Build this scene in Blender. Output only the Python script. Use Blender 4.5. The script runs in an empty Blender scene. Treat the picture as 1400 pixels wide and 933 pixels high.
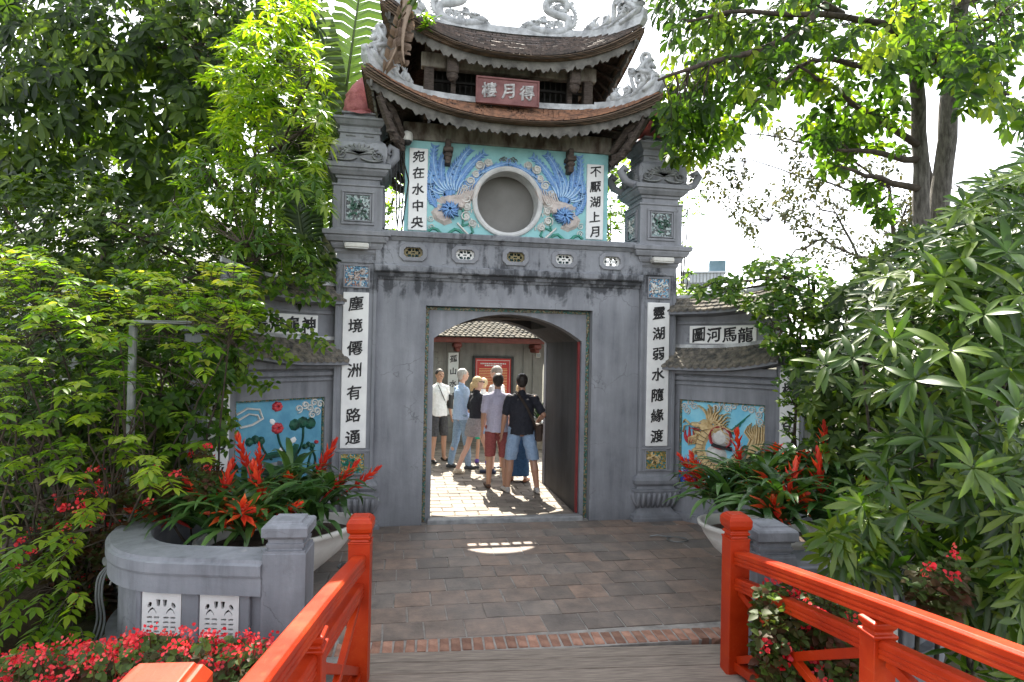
import bpy, bmesh, math, random
import numpy as np
from math import sin, cos, pi, radians, sqrt, atan2, hypot
from mathutils import Matrix, Vector, Euler
random.seed(7); rng = np.random.default_rng(11)
sc = bpy.context.scene
COL = sc.collection

# ---------------------------------------------------------------- camera
CAM_LOC = Vector((0, 0, 2.15)); FPX = 860.0
cam_d = bpy.data.cameras.new('camera'); cam = bpy.data.objects.new('camera', cam_d); COL.objects.link(cam)
cam_d.sensor_width = 36; cam_d.lens = FPX / 1400 * 36; cam_d.clip_start = .05; cam_d.clip_end = 2000
CAM_ROT = Matrix.Rotation(radians(-10), 4, 'Z') @ Matrix.Rotation(pi / 2 + radians(.77), 4, 'X') @ Matrix.Rotation(radians(1.15), 4, 'Z')
cam.matrix_world = Matrix.Translation(CAM_LOC) @ CAM_ROT
sc.camera = cam
# ---------------------------------------------------------------- world, sun, exposure
SUN_EL, SUN_AZ = radians(52.2), radians(3.2)          # azimuth measured from +Y towards +X
w = bpy.data.worlds.new("World"); sc.world = w; w.use_nodes = True
nt = w.node_tree; bg = nt.nodes['Background']
sky = nt.nodes.new('ShaderNodeTexSky'); sky.sky_type = 'NISHITA'; sky.sun_disc = False
sky.sun_elevation = SUN_EL; sky.sun_rotation = SUN_AZ; sky.air_density = 1.0; sky.dust_density = 1.0; sky.ozone_density = 1.0
hsv = nt.nodes.new('ShaderNodeHueSaturation'); hsv.inputs['Saturation'].default_value = .22; nt.links.new(sky.outputs[0], hsv.inputs['Color']); nt.links.new(hsv.outputs[0], bg.inputs[0]); bg.inputs[1].default_value = .135
sl = bpy.data.lights.new('sun', 'SUN'); sl.energy = 3.9; sl.angle = radians(.5); sl.color = (1, .93, .80)
sun = bpy.data.objects.new('sun', sl); COL.objects.link(sun)
sd = Vector((sin(SUN_AZ) * cos(SUN_EL), cos(SUN_AZ) * cos(SUN_EL), sin(SUN_EL)))
sun.rotation_euler = sd.to_track_quat('Z', 'Y').to_euler(); sun.location = (3, 20, 30)
sc.view_settings.view_transform = 'Standard'; sc.view_settings.look = 'None'
sc.view_settings.exposure = 2.2; sc.view_settings.gamma = 1
sc.cycles.max_bounces = 8; sc.cycles.diffuse_bounces = 4; sc.cycles.transmission_bounces = 4; sc.cycles.transparent_max_bounces = 8
sc.cycles.sample_clamp_indirect = 6

# ---------------------------------------------------------------- helpers
def at(u, v, zc):
    """world point seen in direction (u, v) at distance zc in front of the viewpoint"""
    return CAM_LOC + (CAM_ROT.to_3x3() @ Vector(((u - 700) / FPX, -(v - 466.5) / FPX, -1))) * zc
WM = {}
def put(o, parent=None):
    COL.objects.link(o)
    if parent is not None: o.parent = parent
    return o
def thing(name, label, cat, loc=(0, 0, 0), rz=0, group=None):
    o = bpy.data.objects.new(name, None); COL.objects.link(o); o.empty_display_size = .2
    o.location = loc; o.rotation_euler = (0, 0, rz); o['label'] = label; o['category'] = cat
    if group: o['group'] = group
    WM[o.name] = Matrix.Translation(loc) @ Matrix.Rotation(rz, 4, 'Z')
    return o
def tag(o, label=None, cat=None, group=None, kind=None):
    if label: o['label'] = label
    if cat: o['category'] = cat
    if group: o['group'] = group
    if kind: o['kind'] = kind
    return o
def wmat(o):
    return WM.get(o.name, Matrix.Identity(4)) if o is not None else Matrix.Identity(4)

class MB:
    def __init__(s): s.v = []; s.f = []; s.m = []; s.cm = 0
    def add(s, vs, fs, M=None):
        b = len(s.v)
        if M is not None: vs = [tuple(M @ Vector(p)) for p in vs]
        s.v += [tuple(p) for p in vs]; s.f += [tuple(i + b for i in f) for f in fs]; s.m += [s.cm] * len(fs)
        return s
    def box(s, x0, x1, y0, y1, z0, z1, c=0, M=None):
        if x0 > x1: x0, x1 = x1, x0
        if y0 > y1: y0, y1 = y1, y0
        if z0 > z1: z0, z1 = z1, z0
        c = min(c, (x1 - x0) * .45, (y1 - y0) * .45, (z1 - z0) * .45)
        if c <= 0:
            vs = [(x, y, z) for z in (z0, z1) for (x, y) in ((x0, y0), (x1, y0), (x1, y1), (x0, y1))]
            fs = [(3, 2, 1, 0), (4, 5, 6, 7), (0, 1, 5, 4), (1, 2, 6, 5), (2, 3, 7, 6), (3, 0, 4, 7)]
            return s.add(vs, fs, M)
        rings = []
        for (z, i) in ((z0, c), (z0 + c, 0), (z1 - c, 0), (z1, c)):
            a0, a1, b0, b1 = x0 + i, x1 - i, y0 + i, y1 - i
            k = c if i == 0 else 0.0
            if i == 0: rings.append([(a0 + k, b0, z), (a1 - k, b0, z), (a1, b0 + k, z), (a1, b1 - k, z), (a1 - k, b1, z), (a0 + k, b1, z), (a0, b1 - k, z), (a0, b0 + k, z)])
            else: rings.append([(a0, b0, z), (a1, b0, z), (a1, b0, z), (a1, b1, z), (a1, b1, z), (a0, b1, z), (a0, b1, z), (a0, b0, z)])
        vs = [p for r in rings for p in r]; fs = []
        for r in range(3):
            for i in range(8):
                j = (i + 1) % 8; q = [r * 8 + i, r * 8 + j, r * 8 + 8 + j, r * 8 + 8 + i]
                o = []
                for t in q:
                    if all(vs[t] != vs[u] for u in o): o.append(t)
                if len(o) > 2: fs.append(tuple(o))
        fs.append((7, 5, 3, 1)); fs.append((24 + 1, 24 + 3, 24 + 5, 24 + 7))
        return s.add(vs, fs, M)
    def sq(s, cx, cy, prof, ratio=1.0, M=None):
        """square-plan lathe: prof = [(z, halfwidth)]"""
        vs = []; fs = []
        for (z, h) in prof:
            k = h * ratio
            vs += [(cx - h, cy - k, z), (cx + h, cy - k, z), (cx + h, cy + k, z), (cx - h, cy + k, z)]
        n = len(prof)
        for r in range(n - 1):
            for i in range(4):
                j = (i + 1) % 4; fs.append((r * 4 + i, r * 4 + j, r * 4 + 4 + j, r * 4 + 4 + i))
        fs.append((3, 2, 1, 0)); b = (n - 1) * 4; fs.append((b, b + 1, b + 2, b + 3))
        return s.add(vs, fs, M)
    def lathe(s, c, prof, n=16, M=None, sx=1, sy=1):
        vs = []; fs = []
        for (z, r) in prof:
            for i in range(n):
                a = 2 * pi * i / n; vs.append((c[0] + r * cos(a) * sx, c[1] + r * sin(a) * sy, c[2] + z))
        for k in range(len(prof) - 1):
            for i in range(n):
                j = (i + 1) % n; fs.append((k * n + i, k * n + j, k * n + n + j, k * n + n + i))
        fs.append(tuple(range(n - 1, -1, -1))); b = (len(prof) - 1) * n; fs.append(tuple(range(b, b + n)))
        return s.add(vs, fs, M)
    def tube(s, pts, rad, n=6, M=None, flat=1.0, up=None):
        pts = [Vector(p) for p in pts]; m = len(pts)
        if not hasattr(rad, '__len__'): rad = [rad] * m
        vs = []; fs = []; prev = None
        for k in range(m):
            t = (pts[min(k + 1, m - 1)] - pts[max(k - 1, 0)])
            if t.length < 1e-9: t = Vector((0, 0, 1))
            t.normalize()
            if up is not None: a = Vector(up)
            elif prev is None: a = Vector((0, 0, 1)) if abs(t.z) < .9 else Vector((1, 0, 0))
            else: a = prev
            b = t.cross(a)
            if b.length < 1e-6: b = t.cross(Vector((.3, 1, .2)))
            b.normalize(); a = b.cross(t).normalized(); prev = a
            for i in range(n):
                th = 2 * pi * i / n; vs.append(pts[k] + (a * sin(th) * flat + b * cos(th)) * rad[k])
        for k in range(m - 1):
            for i in range(n):
                j = (i + 1) % n; fs.append((k * n + i, k * n + j, k * n + n + j, k * n + n + i))
        fs.append(tuple(range(n - 1, -1, -1))); b = (m - 1) * n; fs.append(tuple(range(b, b + n)))
        return s.add([tuple(p) for p in vs], fs, M)
    def sphere(s, c, r, n=10, M=None):
        if not hasattr(r, '__len__'): r = (r, r, r)
        prof = []; vs = []; fs = []; h = n // 2
        for k in range(h + 1):
            ph = -pi / 2 + pi * k / h; ph = max(-pi / 2 + .03, min(pi / 2 - .03, ph))
            for i in range(n):
                a = 2 * pi * i / n; vs.append((c[0] + r[0] * cos(ph) * cos(a), c[1] + r[1] * cos(ph) * sin(a), c[2] + r[2] * sin(ph)))
        for k in range(h):
            for i in range(n):
                j = (i + 1) % n; fs.append((k * n + i, k * n + j, k * n + n + j, k * n + n + i))
        fs.append(tuple(range(n - 1, -1, -1))); b = h * n; fs.append(tuple(range(b, b + n)))
        return s.add(vs, fs, M)
    def ribbon(s, pts, wid, t=.012, M=None):
        """relief strip in the (x, z) plane, ridge towards -y; pts 2D"""
        m = len(pts)
        if not hasattr(wid, '__len__'): wid = [wid * sin(pi * (k + .6) / (m + .2)) ** .6 for k in range(m)]
        vs = []; fs = []
        for k in range(m):
            a = pts[max(k - 1, 0)]; b = pts[min(k + 1, m - 1)]
            dx, dz = b[0] - a[0], b[1] - a[1]; l = hypot(dx, dz) or 1; nx, nz = -dz / l, dx / l; h = wid[k] / 2
            x, z = pts[k]
            vs += [(x + nx * h, 0, z + nz * h), (x + nx * h * .55, -t, z + nz * h * .55), (x - nx * h * .55, -t, z - nz * h * .55), (x - nx * h, 0, z - nz * h)]
        for k in range(m - 1):
            for i in range(3): fs.append((k * 4 + i, k * 4 + 4 + i, k * 4 + 5 + i, k * 4 + 1 + i))
        fs.append((0, 1, 2, 3)); b = 4 * (m - 1); fs.append((b + 3, b + 2, b + 1, b))
        return s.add(vs, fs, M)
    def dome(s, pts, t=.02, M=None, shrink=.6):
        """raised pad from a 2D outline in (x, z), towards -y"""
        n = len(pts); cx = sum(p[0] for p in pts) / n; cz = sum(p[1] for p in pts) / n
        vs = [(p[0], 0, p[1]) for p in pts] + [(cx + (p[0] - cx) * shrink, -t, cz + (p[1] - cz) * shrink) for p in pts] + [(cx, -t * 1.15, cz)]
        fs = []
        for i in range(n):
            j = (i + 1) % n; fs += [(i, j, n + j, n + i), (n + i, n + j, 2 * n)]
        return s.add(vs, fs, M)
    def strip(s, A, B):
        """quads between two poly lines of 3D points"""
        n = len(A); fs = [(i, i + 1, n + i + 1, n + i) for i in range(n - 1)]
        return s.add(list(A) + list(B), fs)
    def solid(s, A, B, C, D):
        """closed bar with four edge poly lines"""
        n = len(A); fs = []
        L = [0, n, 2 * n, 3 * n]
        for q in range(4):
            a, b = L[q], L[(q + 1) % 4]
            for i in range(n - 1): fs.append((a + i, a + i + 1, b + i + 1, b + i))
        fs.append((L[3], L[2], L[1], L[0])); fs.append(tuple(l + n - 1 for l in L))
        return s.add(list(A) + list(B) + list(C) + list(D), fs)
    def build(s, name, mat, parent=None, smooth=False, world=True, recalc=True):
        vs = s.v
        if parent is not None and world:
            I = wmat(parent).inverted(); vs = [tuple(I @ Vector(p)) for p in vs]
        me = bpy.data.meshes.new(name); me.from_pydata(vs, [], s.f)
        mats = mat if isinstance(mat, (list, tuple)) else [mat]
        for m_ in mats: me.materials.append(m_)
        if len(mats) > 1: me.polygons.foreach_set('material_index', s.m)
        if smooth: me.polygons.foreach_set('use_smooth', [True] * len(me.polygons))
        if recalc:
            bm = bmesh.new(); bm.from_mesh(me); bmesh.ops.recalc_face_normals(bm, faces=bm.faces); bm.to_mesh(me); bm.free()
        me.update()
        o = bpy.data.objects.new(name, me); put(o, parent)
        if parent is not None: WM[o.name] = wmat(parent)
        return o

def plate(outlines, y0, y1, M=None, bevel=0, mb=None):
    """flat plate with holes: outlines in (x, z), between y0 and y1 (front y0)"""
    cu = bpy.data.curves.new('tmp', 'CURVE'); cu.dimensions = '2D'; cu.fill_mode = 'BOTH'
    for pts in outlines:
        sp = cu.splines.new('POLY'); sp.points.add(len(pts) - 1); sp.use_cyclic_u = True
        for p, q in zip(sp.points, pts): p.co = (q[0], q[1], 0, 1)
    h = abs(y1 - y0) / 2; cu.extrude = max(h - bevel, .0001); cu.bevel_depth = bevel; cu.bevel_resolution = 0
    o = bpy.data.objects.new('tmp', cu); me = bpy.data.meshes.new_from_object(o)
    c = (y0 + y1) / 2
    vs = [(v.co.x, c - v.co.z, v.co.y) for v in me.vertices]; fs = [tuple(p.vertices) for p in me.polygons]
    bpy.data.objects.remove(o); bpy.data.curves.remove(cu); bpy.data.meshes.remove(me)
    mb = mb or MB(); return mb.add(vs, fs, M)

_tc = {}
def glyphs(s, size, bold=.02, brush=True):
    """mesh of one string, centred, in (x, z)"""
    key = (s, bold, brush)
    if key not in _tc:
        cu = bpy.data.curves.new('tmp', 'FONT'); cu.body = s; cu.size = 1; cu.extrude = .02; cu.offset = 0; cu.bevel_depth = bold; cu.bevel_resolution = 0
        cu.resolution_u = 2
        o = bpy.data.objects.new('tmp', cu); me = bpy.data.meshes.new_from_object(o)
        vs = [v.co.copy() for v in me.vertices]; fs = [tuple(p.vertices) for p in me.polygons]
        if vs:
            cx = (min(v.x for v in vs) + max(v.x for v in vs)) / 2; cy = (min(v.y for v in vs) + max(v.y for v in vs)) / 2
            for v in vs:
                v.x -= cx; v.y -= cy
                if brush:
                    v.y += .13 * v.x + .02 * sin(v.x * 9 + v.y * 7)
                    v.x += .022 * sin(v.y * 11 + v.x * 5 + 1)
        _tc[key] = ([(v.x, -v.z, v.y) for v in vs], fs)
        bpy.data.objects.remove(o); bpy.data.curves.remove(cu); bpy.data.meshes.remove(me)
    vs, fs = _tc[key]
    return [(x * size, y * size, z * size) for x, y, z in vs], fs

# ---------------------------------------------------------------- materials
def nodes(name):
    m = bpy.data.materials.new(name); m.use_nodes = True; t = m.node_tree
    return m, t, t.nodes['Principled BSDF'], t.nodes['Material Output']
def N(t, kind, **kw):
    n = t.nodes.new(kind)
    for k, v in kw.items():
        if k in n.inputs: n.inputs[k].default_value = v
        else: setattr(n, k, v)
    return n
def ramp(t, stops, fac):
    r = t.nodes.new('ShaderNodeValToRGB'); e = r.color_ramp.elements
    while len(e) < len(stops): e.new(.5)
    for k, (p, c) in enumerate(stops): e[k].position = p; e[k].color = (*c, 1) if len(c) == 3 else c
    t.links.new(fac, r.inputs[0]); return r.outputs[0]
def pm(name, c1, c2=None, scale=6, rough=.7, bump=.15, bscale=40, metal=0, spec=.4, coat=0, detail=6, stretch=None, var=0, pos=(.35, .65)):
    m, t, b, o = nodes(name)
    tc = N(t, 'ShaderNodeTexCoord'); src = tc.outputs['Object']
    if stretch:
        mp = N(t, 'ShaderNodeMapping'); mp.inputs['Scale'].default_value = stretch; t.links.new(src, mp.inputs[0]); src = mp.outputs[0]
    n = N(t, 'ShaderNodeTexNoise', Scale=scale, Detail=detail, Roughness=.6); t.links.new(src, n.inputs['Vector'])
    col = ramp(t, [(pos[0], c1), (pos[1], c2 or c1)], n.outputs['Fac'])
    if var:
        oi = N(t, 'ShaderNodeObjectInfo'); hs = N(t, 'ShaderNodeHueSaturation'); mr = N(t, 'ShaderNodeMapRange')
        mr.inputs['To Min'].default_value = 1 - var; mr.inputs['To Max'].default_value = 1 + var
        t.links.new(oi.outputs['Random'], mr.inputs[0]); t.links.new(mr.outputs[0], hs.inputs['Value']); t.links.new(col, hs.inputs['Color']); col = hs.outputs[0]
    t.links.new(col, b.inputs['Base Color'])
    b.inputs['Roughness'].default_value = rough; b.inputs['Metallic'].default_value = metal; b.inputs['Specular IOR Level'].default_value = spec
    b.inputs['Coat Weight'].default_value = coat; b.inputs['Coat Roughness'].default_value = .15
    if bump:
        n2 = N(t, 'ShaderNodeTexNoise', Scale=bscale, Detail=8, Roughness=.65); t.links.new(src, n2.inputs['Vector'])
        bp = N(t, 'ShaderNodeBump', Strength=bump, Distance=.02); t.links.new(n2.outputs['Fac'], bp.inputs['Height']); t.links.new(bp.outputs[0], b.inputs['Normal'])
    return m

def plaster(name, base, dark, stain=(.03, .032, .038), amount=.5, zlo=2.2, zhi=3.1, ztop=99):
    """painted render with vertical runs, scuffs and black mould below the ledges"""
    m, t, b, o = nodes(name)
    ge = N(t, 'ShaderNodeNewGeometry'); sx = N(t, 'ShaderNodeSeparateXYZ'); t.links.new(ge.outputs['Position'], sx.inputs[0])
    n1 = N(t, 'ShaderNodeTexNoise', Scale=1.7, Detail=8, Roughness=.62); t.links.new(ge.outputs['Position'], n1.inputs['Vector'])
    mp = N(t, 'ShaderNodeMapping'); mp.inputs['Scale'].default_value = (8, 8, .8); t.links.new(ge.outputs['Position'], mp.inputs[0])
    n2 = N(t, 'ShaderNodeTexNoise', Scale=1.0, Detail=7, Roughness=.6); t.links.new(mp.outputs[0], n2.inputs['Vector'])
    n3 = N(t, 'ShaderNodeTexNoise', Scale=2.3, Detail=9, Roughness=.7, Distortion=.4); t.links.new(ge.outputs['Position'], n3.inputs['Vector'])
    a = N(t, 'ShaderNodeMath', operation='ADD'); t.links.new(n1.outputs['Fac'], a.inputs[0]); t.links.new(n2.outputs['Fac'], a.inputs[1])
    h = N(t, 'ShaderNodeMath', operation='MULTIPLY'); h.inputs[1].default_value = .5; t.links.new(a.outputs[0], h.inputs[0])
    col = ramp(t, [(.35, tuple(c * .8 for c in dark)), (.45, tuple((c + d) / 2 for c, d in zip(dark, base))), (.53, base), (.66, tuple(min(1, c * 1.3) for c in base))], h.outputs[0])
    # mould mask: height window * streaky noise
    mr = N(t, 'ShaderNodeMapRange'); mr.inputs['From Min'].default_value = zlo; mr.inputs['From Max'].default_value = zhi
    t.links.new(sx.outputs['Z'], mr.inputs[0])
    mu = N(t, 'ShaderNodeMath', operation='MULTIPLY'); mt = N(t, 'ShaderNodeMapRange'); mt.inputs['From Min'].default_value = ztop; mt.inputs['From Max'].default_value = ztop + .12; mt.inputs['To Min'].default_value = 1; mt.inputs['To Max'].default_value = .74; t.links.new(sx.outputs['Z'], mt.inputs[0]); mm = N(t, 'ShaderNodeMath', operation='MULTIPLY'); t.links.new(mr.outputs[0], mm.inputs[0]); t.links.new(mt.outputs[0], mm.inputs[1]); t.links.new(mm.outputs[0], mu.inputs[0]); t.links.new(n3.outputs['Fac'], mu.inputs[1])
    mu2 = N(t, 'ShaderNodeMath', operation='MULTIPLY'); t.links.new(mu.outputs[0], mu2.inputs[0]); t.links.new(n2.outputs['Fac'], mu2.inputs[1])
    mk = ramp(t, [(.20, (0, 0, 0)), (.265, (amount,) * 3)], mu2.outputs[0])
    mx = N(t, 'ShaderNodeMixRGB'); t.links.new(mk, mx.inputs[0]); t.links.new(col, mx.inputs[1]); mx.inputs[2].default_value = (*stain, 1)
    # grime near the ground
    g = N(t, 'ShaderNodeMapRange'); g.inputs['From Min'].default_value = .5; g.inputs['From Max'].default_value = .0; t.links.new(sx.outputs['Z'], g.inputs[0])
    gm = N(t, 'ShaderNodeMath', operation='MULTIPLY'); t.links.new(g.outputs[0], gm.inputs[0]); t.links.new(n3.outputs['Fac'], gm.inputs[1])
    gk = ramp(t, [(.25, (0, 0, 0)), (.6, (.55,) * 3)], gm.outputs[0])
    mx2 = N(t, 'ShaderNodeMixRGB'); t.links.new(gk, mx2.inputs[0]); t.links.new(mx.outputs[0], mx2.inputs[1]); mx2.inputs[2].default_value = (*[c * .45 for c in base], 1)
    vn = N(t, 'ShaderNodeTexVoronoi', Scale=1.3); vn.feature = 'DISTANCE_TO_EDGE'; ad = N(t, 'ShaderNodeMixRGB', blend_type='ADD'); ad.inputs[0].default_value = .22
    nd = N(t, 'ShaderNodeTexNoise', Scale=6, Detail=6); t.links.new(ge.outputs['Position'], nd.inputs['Vector']); t.links.new(ge.outputs['Position'], ad.inputs[1]); t.links.new(nd.outputs['Color'], ad.inputs[2]); t.links.new(ad.outputs[0], vn.inputs['Vector'])
    ck = ramp(t, [(.0, (.8,) * 3), (.007, (0, 0, 0))], vn.outputs['Distance']); cm = N(t, 'ShaderNodeMath', operation='MULTIPLY'); cg = ramp(t, [(.50, (0, 0, 0)), (.58, (.75,) * 3)], n1.outputs['Fac']); t.links.new(ck, cm.inputs[0]); t.links.new(cg, cm.inputs[1])
    mx3 = N(t, 'ShaderNodeMixRGB'); t.links.new(cm.outputs[0], mx3.inputs[0]); t.links.new(mx2.outputs[0], mx3.inputs[1]); mx3.inputs[2].default_value = (*[c * .3 for c in base], 1)
    t.links.new(mx3.outputs[0], b.inputs['Base Color']); b.inputs['Roughness'].default_value = .72; b.inputs['Specular IOR Level'].default_value = .3
    n4 = N(t, 'ShaderNodeTexNoise', Scale=28, Detail=9, Roughness=.7); t.links.new(ge.outputs['Position'], n4.inputs['Vector'])
    bp = N(t, 'ShaderNodeBump', Strength=.22, Distance=.02); t.links.new(n4.outputs['Fac'], bp.inputs['Height']); t.links.new(bp.outputs[0], b.inputs['Normal'])
    return m

def mosaic(name, cols, scale=60, rough=.25):
    m, t, b, o = nodes(name)
    ge = N(t, 'ShaderNodeNewGeometry')
    v = N(t, 'ShaderNodeTexVoronoi', Scale=scale); t.links.new(ge.outputs['Position'], v.inputs['Vector'])
    sp = N(t, 'ShaderNodeSeparateColor'); t.links.new(v.outputs['Color'], sp.inputs[0])
    r = t.nodes.new('ShaderNodeValToRGB'); r.color_ramp.interpolation = 'CONSTANT'; e = r.color_ramp.elements
    while len(e) < len(cols): e.new(.5)
    for k, c in enumerate(cols): e[k].position = k / len(cols); e[k].color = (*c, 1)
    t.links.new(sp.outputs[0], r.inputs[0]); t.links.new(r.outputs[0], b.inputs['Base Color'])
    b.inputs['Roughness'].default_value = rough
    bp = N(t, 'ShaderNodeBump', Strength=.6, Distance=.01); t.links.new(v.outputs['Distance'], bp.inputs['Height']); t.links.new(bp.outputs[0], b.inputs['Normal'])
    return m

def leafmat(name, cols, trans=.45, rough=.35, tcol=None, spec=.5):
    """cols: ramp over the per-leaf random value 'lv'"""
    m, t, b, o = nodes(name)
    at_ = N(t, 'ShaderNodeAttribute'); at_.attribute_name = 'lv'
    n = len(cols); col = ramp(t, [(k / max(1, n - 1), c) for k, c in enumerate(cols)], at_.outputs['Fac'])
    t.links.new(col, b.inputs['Base Color']); b.inputs['Roughness'].default_value = rough; b.inputs['Specular IOR Level'].default_value = spec
    tr = N(t, 'ShaderNodeBsdfTranslucent'); mx = N(t, 'ShaderNodeMixShader'); mx.inputs[0].default_value = trans
    tm = N(t, 'ShaderNodeMixRGB', blend_type='MULTIPLY'); tm.inputs[0].default_value = 1; t.links.new(col, tm.inputs[1]); tm.inputs[2].default_value = (*(tcol or (2.6, 2.6, .9)), 1)
    t.links.new(tm.outputs[0], tr.inputs[0]); t.links.new(b.outputs[0], mx.inputs[1]); t.links.new(tr.outputs[0], mx.inputs[2]); t.links.new(mx.outputs[0], o.inputs['Surface'])
    return m

M_ = {}
GREY = (.208, .216, .236)
M_['plaster'] = plaster('grey_plaster', GREY, (.145, .152, .172), amount=.88, zlo=2.35, zhi=2.93, ztop=3.04)
M_['plaster2'] = plaster('grey_plaster_plain', (.215, .22, .24), (.15, .155, .17), amount=.6, zlo=3.2, zhi=5.4)
M_['plaster_low'] = plaster('grey_plaster_low', (.225, .235, .26), (.16, .168, .19), amount=.35, zlo=-.6, zhi=1.2)
M_['plaster_in'] = plaster('grey_plaster_courtyard', (.22, .21, .195), (.15, .145, .13), amount=.3, zlo=0, zhi=3)
M_['stone_old'] = pm('weathered_grey_stone', (.11, .115, .12), (.25, .255, .26), scale=9, bump=.5, bscale=60, rough=.85)
M_['ornament'] = pm('pale_lime_ornament', (.20, .205, .21), (.50, .51, .52), scale=7, bump=.5, bscale=50, rough=.8, pos=(.3, .6))
M_['white'] = pm('white_panel_paint', (.60, .60, .60), (.74, .74, .73), scale=5, bump=.08, rough=.6, pos=(.25, .7))
M_['ink'] = pm('black_lettering', (.008, .008, .009), (.02, .02, .022), scale=30, bump=.1, rough=.6)
M_['teal'] = pm('turquoise_wall_paint', (.19, .40, .42), (.27, .52, .53), scale=4, bump=.12, rough=.65)
M_['blue_panel'] = pm('blue_panel_paint', (.07, .23, .35), (.12, .33, .45), scale=5, bump=.12, rough=.65)
M_['sky_panel'] = pm('sky_blue_panel_paint', (.12, .43, .62), (.28, .60, .72), scale=4, bump=.12, rough=.65)
M_['blue'] = pm('blue_feather_paint', (.10, .21, .46), (.16, .33, .58), scale=20, bump=.2, rough=.5)
M_['blue_pale'] = pm('pale_blue_paint', (.24, .40, .62), (.38, .54, .70), scale=20, bump=.2, rough=.5)
M_['navy'] = pm('deep_blue_paint', (.01, .05, .30), (.03, .12, .50), scale=20, bump=.2, rough=.4)
M_['rose'] = pm('dusty_rose_paint', (.40, .345, .32), (.52, .46, .43), scale=14, bump=.3, rough=.6)
M_['green'] = pm('green_ribbon_paint', (.005, .13, .09), (.01, .22, .15), scale=14, bump=.1, rough=.35)
M_['dkgreen'] = pm('dark_lotus_green_paint', (.008, .03, .02), (.02, .10, .06), scale=14, bump=.1, rough=.4)
M_['cloud'] = pm('white_cloud_relief', (.45, .45, .43), (.62, .61, .58), scale=14, bump=.15, rough=.6)
M_['gold'] = pm('ochre_dragon_paint', (.46, .31, .13), (.66, .51, .28), scale=25, bump=.3, rough=.5)
M_['red'] = pm('red_paint_relief', (.35, .02, .03), (.5, .05, .06), scale=14, bump=.15, rough=.45)
M_['bud'] = pm('faded_pink_lotus_bud', (.24, .07, .075), (.42, .15, .16), scale=9, bump=.6, bscale=40, rough=.8)
M_['bud2'] = pm('dull_red_lotus_bud', (.15, .045, .045), (.26, .085, .08), scale=9, bump=.6, bscale=40, rough=.8)
M_['mosaic'] = mosaic('ceramic_mosaic_border', [(.02, .07, .05), (.16, .13, .06), (.03, .10, .08), (.20, .17, .10), (.08, .06, .035), (.04, .12, .10)], 55)
M_['mosaic_blue'] = mosaic('blue_ceramic_picture', [(.02, .08, .15), (.10, .25, .36), (.35, .45, .5), (.04, .14, .25), (.3, .14, .08)], 70)
M_['mosaic_gold'] = mosaic('ochre_ceramic_picture', [(.3, .2, .05), (.03, .13, .08), (.4, .3, .1), (.05, .2, .25), (.2, .15, .05)], 60)
M_['mosaic_grey'] = mosaic('grey_shard_picture', [(.04, .05, .05), (.14, .2, .2), (.3, .36, .36), (.02, .025, .03)], 45)
M_['woodold'] = pm('aged_brown_timber', (.035, .026, .022), (.10, .078, .066), scale=5, bump=.4, bscale=40, rough=.85, stretch=(3, 3, 12))
M_['woodgrey'] = pm('weathered_grey_timber', (.06, .056, .052), (.19, .18, .165), scale=5, bump=.35, bscale=30, rough=.9)
M_['woodbeam'] = pm('stained_lintel', (.07, .05, .04), (.25, .23, .20), scale=3.0, bump=.3, rough=.85, stretch=(2.5, 2.5, 1), pos=(.38, .62))
M_['signred'] = pm('faded_red_board', (.12, .04, .038), (.20, .085, .08), scale=6, bump=.25, rough=.6)
M_['silver'] = pm('silvered_characters', (.16, .15, .15), (.48, .47, .46), scale=15, bump=.2, rough=.5)
M_['tile_orange'] = pm('terracotta_roof_tile', (.085, .05, .038), (.27, .135, .08), scale=11, bump=.4, rough=.85, pos=(.35, .6))
M_['tile_brown'] = pm('weathered_roof_tile', (.045, .04, .038), (.13, .095, .08), scale=9, bump=.4, rough=.9)
M_['tile_moss'] = pm('mossy_grey_roof_tile', (.05, .05, .048), (.20, .175, .14), scale=12, bump=.4, rough=.9)
M_['mortar'] = pm('brick_edge_layers', (.065, .052, .043), (.20, .135, .095), scale=6, bump=.4, rough=.9, stretch=(1, 1, 18))
M_['dark'] = pm('dark_timber_and_shade', (.008, .008, .008), (.02, .018, .016), scale=6, rough=.9)  # near-black; also paints shade in the upper room and behind the lattices
M_['inner'] = pm('grey_window_backing', (.15, .145, .135), (.19, .185, .175), scale=3, bump=.05, rough=.8)
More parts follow.
